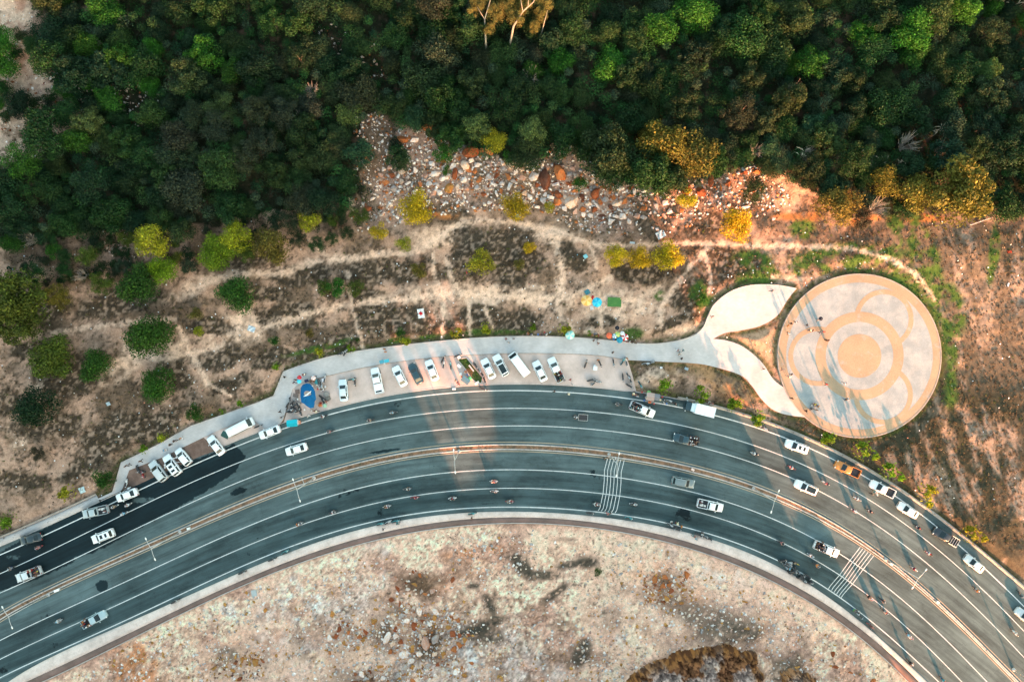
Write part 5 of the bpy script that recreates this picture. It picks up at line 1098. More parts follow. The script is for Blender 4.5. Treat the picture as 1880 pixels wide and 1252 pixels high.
# the rest of the countable stones, to about 300 objects in all; smaller stones are one mesh
def scatter(poly, n, smin, smax, seed, power=1.7):
    g = random.Random(seed); out = []; xs = [p[0] for p in poly]; ys = [p[1] for p in poly]
    px = np.array([g.uniform(min(xs), max(xs)) for _ in range(n * 4)]); py = np.array([g.uniform(min(ys), max(ys)) for _ in range(n * 4)])
    ins = in_poly(px, py, poly); px, py = px[ins][:n], py[ins][:n]; s = np.array([smin + (smax - smin) * g.random() ** power for _ in range(len(px))])
    return px, py, s
CORE = [(700, 300), (760, 300), (850, 275), (935, 300), (1010, 300), (1075, 310), (1130, 330), (1200, 350), (1240, 360), (1230, 400), (1170, 405), (1110, 412), (1060, 400), (1000, 370), (930, 370), (860, 355), (790, 360), (740, 350), (690, 350)]
HEAPS = {'boulder': CORE, 'heapA': [(1180, 1060), (1200, 1050), (1230, 1060), (1262, 1040), (1270, 1085), (1255, 1105), (1215, 1108), (1180, 1100)], 'heapB': [(585, 1170), (640, 1135), (700, 1140), (720, 1105), (790, 1105), (850, 1130), (870, 1170), (830, 1200), (870, 1240), (700, 1250), (640, 1235), (690, 1195), (600, 1195)], 'heapC': [(385, 1210), (440, 1190), (480, 1200), (490, 1235), (450, 1252), (390, 1245)], 'heapD': [(745, 1040), (790, 1045), (800, 1095), (740, 1095)], 'heapE': [(1080, 1195), (1125, 1195), (1125, 1235), (1085, 1235)]}
medium = []
for nm, n, a, b in (('boulder', 1000, 7, 17), ('heapA', 60, 7, 14), ('heapB', 300, 7, 17), ('heapC', 50, 6, 13), ('heapD', 26, 6, 11), ('heapE', 22, 5, 10)):
    px, py, s = scatter(HEAPS[nm], n, a, b, len(nm) + n)
    for q in zip(px, py, s): medium.append((*q, nm))
px, py, s = scatter(SCREE, 800, 5, 12, 99)
for q in zip(px, py, s): medium.append((*q, 'scree'))
medium.sort(key=lambda q: -q[2]); rest = []; made = 0
limit = 298 - len(BIG) - len(SB)
RLAND = [(788, 236, 'flat orange boulder'), (864, 283, 'big red-brown boulder'), (798, 322, 'long white slab'), (1001, 331, 'large dark red slab'), (1050, 370, 'largest cream boulder'), (1286, 354, 'rounded rust boulder'), (1334, 336, 'rust boulder at the right end'), (1386, 347, 'olive bush in the scree'),
         (765, 381, 'tall yellow tree'), (946, 381, 'round yellow tree'), (1065, 336, 'vivid bush in the boulders'), (1215, 1073, 'largest orange block'), (769, 1122, 'square white block'), (782, 1180, 'pink and orange boulder'), (446, 1210, 'ochre block at lower left'), (763, 1070, 'ochre boulder of the middle group'), (1078, 1212, 'dark shrub at the bottom'), (642, 1160, 'orange block in the left rubble'), (660, 284, 'mint green tree'), (1205, 379, 'pointed white boulder'), (1158, 360, 'orange boulder in dark scree'), (697, 427, 'small yellow tree')]
colw = {'boulder': ['white', 'white', 'cream', 'pink', 'orange', 'rust', 'white', 'grey', 'white', 'cream'], 'scree': ['white', 'white', 'cream', 'grey', 'pink', 'white', 'cream', 'orange'], 'heapA': ['orange', 'orange', 'ochre', 'ochre', 'rust', 'cream'], 'heapB': ['white', 'white', 'grey', 'orange', 'ochre', 'cream', 'rust'], 'heapC': ['ochre', 'ochre', 'cream', 'dark', 'rust'], 'heapD': ['ochre', 'white', 'rust', 'cream'], 'heapE': ['white', 'pink', 'cream', 'grey']}
where = {'boulder': 'in the packed middle of the boulder pile', 'scree': 'on the loose scree around the boulder pile', 'heapA': 'in the orange heap inside the bend', 'heapB': 'in the main rubble heap inside the bend', 'heapC': 'in the lower left heap inside the bend', 'heapD': 'in the small middle heap inside the bend', 'heapE': 'in the cluster by the dark shrub'}
cw = {'white': 'white', 'cream': 'cream', 'grey': 'grey', 'pink': 'pinkish', 'orange': 'orange', 'rust': 'rust-red', 'dark': 'dark brown', 'ochre': 'ochre'}
for (px, py, s, nm) in medium:
    c = random.choice(colw[nm])
    if any((px - a) ** 2 + (py - b) ** 2 < (0.8 * (r + s / 2)) ** 2 for a, b, r in ROCKS): continue
    if made < limit:
        lab = place_label(f'{cw[c]} stone', px, py, RLAND)
        boulder(px, py, s, s * random.uniform(0.65, 1), random.uniform(0, 180), c, lab, 'stones of the boulder field' if nm in ('boulder', 'scree') else 'stones of the rubble heaps inside the bend')
        made += 1
    else: rest.append((px, py, s, c))
# small stones: one object for each field
def rubble(name, X, Y, size, cols, label, seed):
    g = np.random.default_rng(seed); vs = []; fs = []; cs = []; off = 0; pro = []
    for me in RK[:8]:
        v = np.array([q.co[:] for q in me.vertices]); f = np.array([p.vertices[:] for p in me.polygons]); pro.append((v, f))
    Z = zats(X, Y); k = g.integers(0, 8, len(X)); t = g.random(len(X)) * 6.28
    for i in range(len(X)):
        v, f = pro[k[i]]; c, s = math.cos(t[i]), math.sin(t[i]); w = v * size[i] * 0.5
        vs.append(np.stack([w[:, 0] * c - w[:, 1] * s + X[i], w[:, 0] * s + w[:, 1] * c + Y[i], w[:, 2] * 0.9 + Z[i] - size[i] * 0.1], 1)); fs.append(f + off); off += len(v); cs.append(np.repeat(cols[i][None, :], len(f), 0))
    me = np_mesh(name, np.concatenate(vs), np.concatenate(fs), M['stone_stuff']); c = np.concatenate(cs); set_face_color(me, np.concatenate([c, np.ones((len(c), 1))], 1))
    tag(mesh_obj(name, me), label, 'rubble', kind='stuff')
def colpick(names, n, g):
    a = np.array([RC[k] for k in names]); return a[g.integers(0, len(a), n)] * g.uniform(0.7, 1.15, (n, 1))
g3 = np.random.default_rng(31)
def poly_pts(poly, n, g):
    xs = [p[0] for p in poly]; ys = [p[1] for p in poly]; px = g.uniform(min(xs), max(xs), n * 3); py = g.uniform(min(ys), max(ys), n * 3); k = in_poly(px, py, poly); return px[k][:n], py[k][:n]
px, py = poly_pts(SCREE, 2600, g3); px2, py2 = poly_pts(CORE, 900, g3)
px = np.concatenate([px, px2]); py = np.concatenate([py, py2])
keepn = fbm(px / S, py / S, 81, 0.12, 3) + 0.25 * (py < 400) > 0.5; px, py = px[keepn], py[keepn]
size = g3.random(len(px)) ** 2.0 * 0.8 + 0.2
rx = np.array([r[0] for r in rest]); ry = np.array([r[1] for r in rest]); rs = np.array([r[2] for r in rest]) / S * 0.95
rcol = np.array([RC[r[3]] for r in rest]) * g3.uniform(0.75, 1.12, (len(rest), 1))
rcol = np.concatenate([colpick(['white', 'white', 'cream', 'grey', 'pink', 'rust', 'orange'], len(px), g3), rcol]); px = np.concatenate([px, rx]); py = np.concatenate([py, ry]); size = np.concatenate([size, rs])
rubble('rubble', (px - 940) / S, (626 - py) / S, size, rcol, 'small white, grey and rust stones between the boulders of the scree', 1)
SOUTHP = [(-20, 1300), (90, 1262), (320, 1142), (560, 1040), (760, 984), (980, 972), (1180, 992), (1370, 1062), (1560, 1165), (1660, 1270), (1660, 1300)]
px, py = poly_pts(SOUTHP, 13000, g3); dn = fbm(px / S, py / S, 83, 0.07, 4) + 0.25 * sstep(1040, 1180, py)
k = g3.random(len(px)) < np.clip((dn - 0.40) * 3.4, 0.08, 1); px, py = px[k], py[k]
hx, hy = poly_pts(HEAPS['heapB'], 1100, g3); ax, ay = poly_pts(HEAPS['heapA'], 160, g3); bx, by = poly_pts(HEAPS['heapC'], 160, g3)
size = g3.random(len(px)) ** 3.0 * 0.95 + 0.15; colr = colpick(['white', 'cream', 'cream', 'grey', 'pink', 'ochre', 'white'], len(px), g3)
X = np.concatenate([px, hx, ax, bx]); Y = np.concatenate([py, hy, ay, by]); size = np.concatenate([size, g3.random(len(hx) + len(ax) + len(bx)) ** 1.5 * 0.6 + 0.22])
colr = np.concatenate([colr, colpick(['white', 'grey', 'ochre', 'orange', 'cream'], len(hx), g3), colpick(['orange', 'ochre', 'rust'], len(ax), g3), colpick(['ochre', 'cream', 'dark'], len(bx), g3)])
rubble('rubble', (X - 940) / S, (626 - Y) / S, size, colr, 'loose stones strewn over the bare ground inside the bend', 2)
OTH = [[(130, 150), (290, 150), (310, 215), (230, 260), (130, 250), (60, 300), (0, 310), (0, 120), (60, 110)], [(560, 45), (620, 45), (700, 90), (705, 145), (655, 140)], [(190, 425), (260, 415), (270, 470), (230, 490), (195, 470)], [(0, 0), (60, 0), (60, 60), (20, 130), (0, 130)]]
X = []; Y = []
for q, n in zip(OTH, (900, 90, 130, 60)): a, b = poly_pts(q, n, g3); X.append(a); Y.append(b)
X = np.concatenate(X); Y = np.concatenate(Y); size = g3.random(len(X)) ** 2 * 0.8 + 0.2
rubble('rubble', (X - 940) / S, (626 - Y) / S, size, colpick(['white', 'cream', 'pink', 'cream', 'rust'], len(X), g3), 'pale stones in the clearings on the wooded slope', 3)
# litter: scraps of white and blue plastic, one object
m = 2600; px = g3.uniform(-20, 1900, m); py = g3.uniform(395, 960, m); X = (px - 940) / S; Y = (626 - py) / S; dd = paved_clear(X, Y)[1]
hot = np.exp(-((seg_dist(px, py, [(180, 870), (330, 795), (200, 830), (330, 740), (420, 700), (560, 650), (800, 600), (1180, 590), (1420, 500), (1560, 480), (1640, 500)]) / 34) ** 2)) + 0.25
ok = (dd > 3) & (py < evc(C['edgeN'], px) - 6) & (g3.random(m) < hot) & ~in_poly(px, py, FOREST); X, Y = X[ok], Y[ok]; n = len(X)
P = np.stack([X, Y, zats(X, Y) + 0.22 + 0.1 * g3.random(n)], 1); N = g3.normal(size=(n, 3)) * 0.5 + np.array([0, 0, 1]); V, F = leaf_quads(P, N, np.full(n, 0.27), g3, 0.8)
me = np_mesh('litter', V, F, M['stone_stuff']); cc = np.array([(0.75, 0.77, 0.78), (0.7, 0.72, 0.72), (0.6, 0.65, 0.68), (0.8, 0.8, 0.78), (0.25, 0.5, 0.6), (0.55, 0.2, 0.15)])[g3.choice(6, n, p=[.35, .25, .15, .15, .06, .04])]
set_face_color(me, np.concatenate([cc, np.ones((n, 1))], 1)); tag(mesh_obj('litter', me), 'scraps of white plastic litter scattered in the dry grass', 'litter', kind='stuff')

# the broken rock outcrop at the bottom of the photo
def outcrop(px0, px1, py0, py1, hgt, label, seed, cuts):
    nx, ny = 220, 130; u, v = np.meshgrid(np.linspace(0, 1, nx), np.linspace(0, 1, ny), indexing='ij')
    px = px0 + (px1 - px0) * u; py = py0 + (py1 - py0) * v; X = (px - 940) / S; Y = (626 - py) / S
    n1 = fbm(X, Y, seed, 0.14, 5, 0.6); rid = 1 - np.abs(fbm(X, Y, seed + 3, 0.22, 4, 0.6) - 0.5) * 2
    q1 = fbm(X, Y, seed + 5, 0.35, 5, 0.65); q2 = fbm(X, Y, seed + 7, 1.1, 4, 0.7); crag = 1 - np.abs(q1 - 0.5) * 4
    edge = seg_dist(px, py, cuts) + (q1 - 0.5) * 26; ins = in_poly(px + (q2 - .5) * 8, py + (q1 - .5) * 14, cuts + [cuts[0]]); h = np.where(ins, sstep(-3, 16, edge), 0)
    fac = np.floor(q1 * 9 + q2 * 2) / 9
    Z = zats(X.ravel(), Y.ravel()).reshape(X.shape) - 0.35 + h * hgt * (0.25 + fac * 1.1) + h * (q2 - 0.5) * 1.3 - h * np.maximum(crag - 0.75, 0) * 4.0
    i, j = np.meshgrid(np.arange(nx - 1), np.arange(ny - 1), indexing='ij'); a = (i * ny + j).ravel()
    me = np_mesh('outcrop', np.stack([X.ravel(), Y.ravel(), Z.ravel()], 1), np.stack([a, a + 1, a + ny + 1, a + ny], 1), M['stone_stuff'])
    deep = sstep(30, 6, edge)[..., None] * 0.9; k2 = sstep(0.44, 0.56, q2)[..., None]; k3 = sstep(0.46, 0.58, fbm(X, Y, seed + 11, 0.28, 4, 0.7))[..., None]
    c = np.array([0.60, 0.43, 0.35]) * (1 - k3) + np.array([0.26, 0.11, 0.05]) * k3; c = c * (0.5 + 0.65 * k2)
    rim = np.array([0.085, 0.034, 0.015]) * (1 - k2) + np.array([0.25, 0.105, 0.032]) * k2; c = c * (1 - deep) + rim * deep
    out = (~ins)[..., None]; c = np.where(out, np.array([0.42, 0.30, 0.23]), c)
    set_vert_color(me, np.concatenate([c.reshape(-1, 3), np.ones((X.size, 1))], 1)); o = mesh_obj('rock_outcrop', me); tag(o, label, 'rock outcrop')
outcrop(1120, 1420, 1165, 1330, 2.6, 'broken brown and pink rock outcrop with a curved rim at the bottom edge', 120, [(1140, 1330), (1145, 1245), (1175, 1215), (1230, 1190), (1290, 1178), (1340, 1176), (1385, 1195), (1398, 1230), (1396, 1330)])
outcrop(1410, 1520, 1195, 1330, 1.8, 'smaller olive brown rock outcrop right of the curved one', 140, [(1412, 1330), (1425, 1230), (1450, 1212), (1475, 1225), (1505, 1255), (1510, 1330)])
outcrop(610, 740, 1215, 1330, 1.2, 'low brown rock hump at the bottom edge left of centre', 160, [(615, 1330), (630, 1250), (665, 1232), (700, 1245), (730, 1330)])
# ================================================================ vehicles
def sec(x, hw, zb, zm, zt, ins=0.12):
    """one body cross-section at x: rounded box of half width hw"""
    return [(x, -hw * 0.94, zb), (x, -hw, zm), (x, -hw + ins * 0.4, zt - 0.06), (x, -hw + ins, zt), (x, 0, zt + 0.025), (x, hw - ins, zt), (x, hw - ins * 0.4, zt - 0.06), (x, hw, zm), (x, hw * 0.94, zb)]
def body(mb, L, hw, prof):
    mb.loft([sec(x, hw * k, 0.22, 0.5, z) for x, k, z in prof])
def quad(mb, p): mb.add(p, [(0, 1, 2, 3)])
def cabin(mb, gl, rear, front, rr, rf, zb, zt, wb, wt):
    """gl = dict of MBs for the panes; rear/front = belt x, rr/rf = roof x"""
    A = [(rear, -wb, zb), (front, -wb, zb), (front, wb, zb), (rear, wb, zb)]; B = [(rr, -wt, zt), (rf, -wt, zt), (rf, wt, zt), (rr, wt, zt)]
    C_ = [(rr + .12, -wt + .1, zt + .035), (rf - .12, -wt + .1, zt + .035), (rf - .12, wt - .1, zt + .035), (rr + .12, wt - .1, zt + .035)]
    mb.add(A + B + C_, [(0, 1, 5, 4), (1, 2, 6, 5), (2, 3, 7, 6), (3, 0, 4, 7), (4, 5, 9, 8), (5, 6, 10, 9), (6, 7, 11, 10), (7, 4, 8, 11), (8, 9, 10, 11)])
    def pane(key, a, b, c, d, n, m=0.07, ms=0.09):
        a, b, c, d = map(Vector, (a, b, c, d)); n = Vector(n).normalized() * 0.012
        def bl(s, t): return (a * (1 - s) + b * s) * (1 - t) + (d * (1 - s) + c * s) * t + n
        quad(gl[key], [bl(m, ms), bl(1 - m, ms), bl(1 - m, 1 - ms), bl(m, 1 - ms)])
    pane('windshield', A[1], A[2], B[2], B[1], (1, 0, .5)); pane('rear_window', A[3], A[0], B[0], B[3], (-1, 0, .5), .09, .12)
    mid = (rear + front) / 2 - .1; midr = (rr + rf) / 2
    for sgn, i in ((-1, 0), (1, 1)):
        y0, y1 = sgn * wb, sgn * wt
        for (x0, x1, u0, u1) in ((rear, mid, rr, midr), (mid, front, midr, rf)):
            p = [(x0, y0, zb), (x1, y0, zb), (u1, y1, zt), (u0, y1, zt)]
            if sgn > 0: p = [p[1], p[0], p[3], p[2]]
            pane('side%d' % i, *p, (0, sgn, .35), .06, .14)
def wheels(root, xs, hw, r):
    for x in xs:
        for s in (-1, 1):
            mb = MB(); mb.disc_y((x, s * (hw - 0.1), r), r, 0.22, 14); w = mb.obj('wheel', M['rubber'], root)
            m2 = MB(); m2.disc_y((x, s * (hw - 0.1) + s * 0.02, r), r * 0.58, 0.2, 10); m2.obj('rim', M['rim'], w)
def lights(root, xf, xr, y, z):
    for s in (-1, 1):
        mb = MB(); mb.box(xf - .16, xf + .02, s * y - .17, s * y + .17, z - .07, z + .07, .04, .03); mb.obj('headlight', M['lamp_glass'], root)
        mb = MB(); mb.box(xr - .02, xr + .09, s * y - .14, s * y + .14, z, z + .16); mb.obj('tail_light', M['tail_glass'], root)
def mirrors(root, x, y, z):
    for s in (-1, 1):
        mb = MB(); mb.box(x - .08, x + .08, s * y - .11, s * y + .11, z, z + .15, .02, .02); mb.obj('wing_mirror', M['paint'], root)
def panes(root, gl):
    gl['windshield'].obj('windshield', M['glass'], root); gl['rear_window'].obj('rear_window', M['glass'], root)
    for k in ('side0', 'side1'): gl[k].obj('side_window', M['glass'], root)
def newgl(): return {k: MB() for k in ('windshield', 'rear_window', 'side0', 'side1')}
def wipers(root, x, z, hw):
    mb = MB(); mb.tube([(x, -.5 * hw, z), (x - .22, .1 * hw, z + .1)], .012, 3); mb.tube([(x, .3 * hw, z), (x - .2, .75 * hw, z + .1)], .012, 3); mb.obj('wiper', M['plastic'], root)
def plate(root, x, z):
    mb = MB(); mb.box(x - .01, x + .01, -.2, .2, z, z + .14); mb.obj('number_plate', M['lamp_glass'], root)
def mk_sedan():
    t = empty('car'); mb = MB()
    body(mb, 4.5, 0.89, [(-2.26, .72, .62), (-2.2, .86, .86), (-1.9, .95, .93), (-1.5, 1, .95), (0, 1, .93), (1.0, 1, .93), (1.6, .98, .86), (2.0, .9, .76), (2.2, .78, .66), (2.26, .62, .5)])
    gl = newgl(); cabin(mb, gl, -1.75, 1.12, -1.0, .28, .92, 1.42, .76, .60); mb.obj('body', M['paint'], t, True); panes(t, gl)
    wheels(t, (-1.35, 1.38), .89, .32); lights(t, 2.12, -2.24, .62, .66); mirrors(t, .82, .97, .92); wipers(t, 1.1, .97, .7); plate(t, -2.28, .55)
    mb = MB(); mb.box(2.2, 2.28, -.45, .45, .42, .6); mb.obj('grille', M['plastic'], t)
    mb = MB(); 
    for s in (-1, 1): mb.box(-.42, -.40, s * .885 - .01, s * .885 + .01, .5, .9)
    mb.obj('door_seam', M['plastic'], t)
    return t
def mk_hatch():
    t = empty('car'); mb = MB()
    body(mb, 4.0, 0.86, [(-1.98, .8, .7), (-1.9, .93, .98), (-1.4, 1, 1.0), (0, 1, .97), (1.0, 1, .95), (1.5, .96, .86), (1.85, .84, .72), (1.98, .66, .55)])
    gl = newgl(); cabin(mb, gl, -1.9, 1.05, -1.45, .25, .97, 1.5, .76, .62); mb.obj('body', M['paint'], t, True); panes(t, gl)
    wheels(t, (-1.25, 1.25), .86, .31); lights(t, 1.88, -1.97, .6, .7); mirrors(t, .78, .95, .95); plate(t, -2.0, .55); return t
def mk_suv(roof=True, black=False, sun=True):
    t = empty('car'); mb = MB()
    body(mb, 4.75, 0.93, [(-2.36, .8, .7), (-2.3, .93, 1.05), (-1.8, 1, 1.08), (0, 1, 1.06), (1.0, 1, 1.05), (1.7, .97, .98), (2.1, .9, .88), (2.3, .76, .7), (2.36, .66, .5)])
    gl = newgl(); cabin(mb, gl, -2.22, 1.15, -1.85, .3, 1.05, 1.72, .82, .68); mb.obj('body', M['paint'], t, True); panes(t, gl)
    wheels(t, (-1.42, 1.45), .93, .37); lights(t, 2.24, -2.34, .66, .8); mirrors(t, .85, 1.02, 1.05); wipers(t, 1.12, 1.1, .75); plate(t, -2.38, .6)
    for s in (-1, 1):
        mb = MB(); mb.tube([(-1.6, s * .62, 1.76), (-1.5, s * .62, 1.83), (.0, s * .62, 1.83), (.1, s * .62, 1.76)], .025, 5); mb.obj('roof_rail', M['metal'], t)
    if black: mb = MB(); mb.box(-1.68, .17, -.56, .56, 1.757, 1.767); mb.obj('glass_roof', M['glass'], t)
    elif sun: mb = MB(); mb.box(-.55, .0, -.38, .38, 1.757, 1.767); mb.obj('sunroof', M['glass'], t)
    if sun and not black: mb = MB(); mb.box(-1.45, -1.0, -.38, .38, 1.757, 1.766); mb.obj('sunroof', M['glass'], t)
    return t
def mk_pickup(cover=None):
    t = empty('pickup_truck'); mb = MB()
    body(mb, 5.3, 0.92, [(-.62, 1, 1.05), (0, 1, 1.05), (1.2, 1, 1.04), (1.9, .97, .98), (2.35, .88, .86), (2.58, .74, .68), (2.62, .64, .5)])
    gl = newgl(); cabin(mb, gl, -.62, 1.45, -.45, .62, 1.04, 1.72, .82, .68); mb.obj('body', M['paint'], t, True); panes(t, gl)
    mb = MB(); mb.box(-2.65, -.6, -.9, .9, .42, .6); mb.obj('bed_floor', M['plastic'], t)
    for s in (-1, 1): mb = MB(); mb.box(-2.65, -.6, s * .86 - .06, s * .86 + .06, .58, 1.08, 0, .015); mb.obj('bed_side', M['paint'], t)
    mb = MB(); mb.box(-2.70, -2.60, -.85, .85, .58, 1.06, .01, .02); mb.obj('tailgate', M['paint'], t)
    wheels(t, (-1.65, 1.6), .92, .38); lights(t, 2.5, -2.7, .7, .8); mirrors(t, 1.05, 1.04, 1.05); wipers(t, 1.42, 1.09, .75)
    mb = MB(); mb.box(-2.82, -2.66, -.8, .8, .42, .55); mb.obj('bumper', M['metal'], t)
    if cover == 'paint':
        mb = MB(); mb.box(-2.55, -.62, -.84, .84, 1.0, 1.6, .04, .1); mb.obj('bed_cover', M['paint'], t); mb = MB(); mb.box(-2.38, -2.05, -.62, .62, 1.603, 1.615); mb.obj('cover_window', M['glass'], t)
    if cover == 'rack':
        mb = MB()
        for x in (-2.45, -2.0, -1.5, -1.0): mb.tube([(x, -.84, 1.06), (x, -.84, 1.5), (x, .84, 1.5), (x, .84, 1.06)], .035, 5)
        for s in (-1, 1): mb.tube([(-2.5, s * .84, 1.5), (-.7, s * .84, 1.5)], .035, 5)
        mb.obj('cargo_rack', M['metal'], t)
    if cover == 'load':
        rg = random.Random(4)
        for k in range(7):
            mb = MB(); x = rg.uniform(-2.3, -1.0); y = rg.uniform(-.5, .5); a = rg.uniform(.2, .36); mb.box(x - a, x + a, y - a * .8, y + a * .8, .6, rg.uniform(.95, 1.35), .04, .04)
            o = mb.obj('cargo_box', M['gloss'], t, color=rg.choice([(.03, .03, .03), (.25, .03, .03), (.5, .5, .48), (.04, .06, .07)]))
    return t
def mk_van():
    t = empty('van'); mb = MB()
    mb.loft([[(x, -hw, .3), (x, -hw, 1.2), (x, -hw + .1, zt - .18), (x, -hw + .26, zt), (x, hw - .26, zt), (x, hw - .1, zt - .18), (x, hw, 1.2), (x, hw, .3)] for x, hw, zt in ((-2.72, .86, 1.9), (-2.66, .94, 2.2), (-1, .96, 2.25), (1.3, .96, 2.24), (1.75, .95, 2.12), (2.45, .92, 1.3), (2.66, .84, 1.1), (2.72, .7, .8))])
    mb.obj('body', M['paint'], t, True)
    mb = MB(); quad(mb, [(2.43, -.80, 1.36), (2.43, .80, 1.36), (1.82, .76, 2.10), (1.82, -.76, 2.10)]); 
    mb.v = [(a + .03, b, c + .03) for a, b, c in mb.v]; mb.obj('windshield', M['glass'], t)
    mb = MB(); mb.box(-2.735, -2.70, -.7, .7, 1.3, 1.9); mb.obj('rear_window', M['glass'], t)
    for s in (-1, 1):
        mb = MB(); mb.box(-2.3, 1.5, s * .965 - .005, s * .965 + .005, 1.3, 1.85); mb.obj('side_window', M['glass'], t)
    for x in (-1.6, -.2):
        mb = MB(); mb.box(x - .4, x + .4, -.35, .35, 2.24, 2.32, .06, .06); mb.obj('roof_vent', M['paint'], t)
    wheels(t, (-1.75, 1.75), .96, .36); lights(t, 2.62, -2.72, .68, .9); mirrors(t, 2.0, 1.08, 1.35); plate(t, -2.75, .6); return t
def mk_box_truck():
    t = empty('box_truck'); mb = MB(); mb.box(1.25, 2.95, -.9, .9, .45, 1.9, .1, .06); mb.obj('cab', M['gloss'], t, color=(.02, .05, .065))
    mb = MB(); mb.box(2.86, 2.93, -.72, .72, 1.2, 1.72); mb.obj('windshield', M['glass'], t)
    mb = MB(); mb.box(.75, 1.75, -.86, .86, 1.9, 2.3, .2, .06); mb.obj('wind_deflector', M['paint'], t)
    mb = MB(); mb.box(-2.9, 1.1, -1.05, 1.05, .8, 2.75, .01, .01); mb.obj('cargo_box', M['paint'], t)
    mb = MB()
    for x in (-2.9, -1.9, -.9, .1, 1.09): mb.box(x - .02, x + .02, -1.07, 1.07, 2.745, 2.77)
    mb.obj('roof_rib', M['metal'], t)
    mb = MB(); mb.box(-2.8, 2.7, -.4, .4, .5, .8); mb.obj('chassis', M['plastic'], t); wheels(t, (-1.9, 2.1), .9, .42); mirrors(t, 2.7, 1.05, 1.4); return t
PROTO = {'sedan': mk_sedan(), 'hatch': mk_hatch(), 'suv': mk_suv(), 'suv_black': mk_suv(black=True), 'suv_plain': mk_suv(sun=False), 'pickup': mk_pickup(), 'pickup_cover': mk_pickup('paint'), 'pickup_rack': mk_pickup('rack'), 'pickup_load': mk_pickup('load'), 'van': mk_van(), 'box_truck': mk_box_truck()}
PUSED = set()
def set_paint(o, c):
    for ch in o.children_recursive:
        if ch.data and ch.data.materials and ch.data.materials[0] == M['paint']: ch.color = (*c, 1)
def heading(f, r): return math.atan2(-(f[1] - r[1]), f[0] - r[0])
def use(key):
    p = PROTO[key]
    if key in PUSED: return copy_tree(p)
    PUSED.add(key); return p
WHT = (.80, .82, .82); SILV = (.42, .47, .48); TEAL = (.015, .05, .065)
CARS = [('sedan', (628.5, 697), (632, 736.4), (.60, .68, .70), 'pale silver sedan parked nearest the blue tarpaulin tent', 0),
 ('pickup_cover', (687, 674.5), (698, 722), WHT, 'white pickup with covered bed parked alone near the folding tables', 0),
 ('sedan', (724, 671.4), (743.6, 710), WHT, 'white sedan parked left of the dark teal sedan', 0),
 ('sedan', (754, 668), (772, 704), TEAL, 'dark teal sedan parked between two white sedans', 0),
 ('sedan', (785, 660), (801, 700), WHT, 'white sedan parked right of the dark teal sedan', 0),
 ('sedan', (887, 658), (906, 696), WHT, 'white sedan parked beside the triangle garden', 0),
 ('suv_black', (909, 651), (930, 690), WHT, 'white car with black glass roof parked beside the long white van', 0),
 ('van', (937, 647), (969, 690), (.86, .87, .86), 'long white van parked in the middle of the row', 0),
 ('sedan', (982, 662.6), (1000, 700), WHT, 'white sedan with pale windscreen between the van and the crowded pickup', 0),
 ('pickup', (1010, 655.6), (1031, 701), WHT, 'white pickup with people in its bed, right end of the parked row', 0),
 ('pickup', (1206, 763), (1154, 741), WHT, 'white pickup with people in its bed in the lane beside the stall', 0),
 ('box_truck', (1256, 743.4), (1308, 756.5), (.78, .84, .85), 'white box truck with a dark cab standing at the parapet', 0),
 ('pickup', (1232.5, 801.4), (1285, 811), TEAL, 'dark teal pickup packed with passengers in the middle lane', 0),
 ('suv_plain', (1274.5, 889), (1234.5, 881), (.16, .20, .20), 'grey estate car driving beside the median on the inner road', 0),
 ('pickup_load', (1328.5, 933), (1280.6, 922.3), WHT, 'white pickup loaded with dark and red things on the inner road', 0),
 ('suv', (1438.7, 811), (1486.6, 828), WHT, 'white car with twin sunroof panes below the round plaza', 0),
 ('suv_black', (1459.8, 886), (1499, 903), WHT, 'white car with black roof crossing the long shadow', 0),
 ('pickup', (1531, 849.5), (1580, 872), (.55, .20, .035), 'orange pickup parked at the parapet', 0),
 ('pickup', (1596, 885), (1643.5, 909), WHT, 'white pickup with empty black bed and open door', 0),
 ('sedan', (1647, 924), (1687, 948.6), (.74, .74, .72), 'white sedan parked behind the open-bed white pickup', 0),
 ('pickup_rack', (1714, 972), (1756, 997), (.018, .024, .03), 'black pickup with a metal rack over the bed', 0),
 ('sedan', (1769, 1019), (1808, 1050), (.62, .64, .62), 'pale grey sedan parked behind the black pickup', 0),
 ('pickup', (1864, 1117), (1906, 1150), (.5, .53, .54), 'silver pickup cut by the right edge of the photo', 0),
 ('pickup', (1541.8, 1018), (1494, 997.5), WHT, 'white pickup full of people before the second set of white bars', 0),
 ('sedan', (213, 916), (252, 901.7), WHT, 'white sedan at the road edge where the walkway ends', 0),
 ('pickup_load', (150, 945), (199, 933.5), (.38, .44, .45), 'silver pickup with a black load by the low railing', 0),
 ('suv', (168, 992), (209.5, 976), WHT, 'white car with dark sunroof driving over the wet dark asphalt', 0),
 ('sedan', (36, 994), (77, 984), (.012, .028, .034), 'nearly black car in deep shade at the left edge', 0),
 ('pickup', (28, 1063), (76, 1045), (.60, .63, .63), 'pale pickup with red-clothed passengers near the left edge', 0),
 ('pickup', (197.6, 1124), (149, 1148), (.36, .46, .48), 'light blue pickup with people in the bed on the inner road', 0),
 ('suv_plain', (277, 847), (304, 881.5), (.52, .55, .54), 'silver car, first in the slanted row of three', 0),
 ('suv', (303, 835), (329, 871.4), WHT, 'white car with open side doors, middle of the slanted row', 0),
 ('hatch', (325.5, 825), (347, 851), WHT, 'white hatchback, third in the slanted row', 0),
 ('sedan', (383, 800), (410, 835), WHT, 'white sedan slanted half out onto the road edge', 0),
 ('van', (463, 773), (424, 793), WHT, 'rounded white van in the small lay-by', 0),
 ('sedan', (475.6, 800.6), (514, 786), WHT, 'white sedan standing at the road edge beside the turquoise cart', 0),
 ('sedan', (524.6, 830.5), (563, 819), WHT, 'white sedan driving alone in the middle lane', 0)]
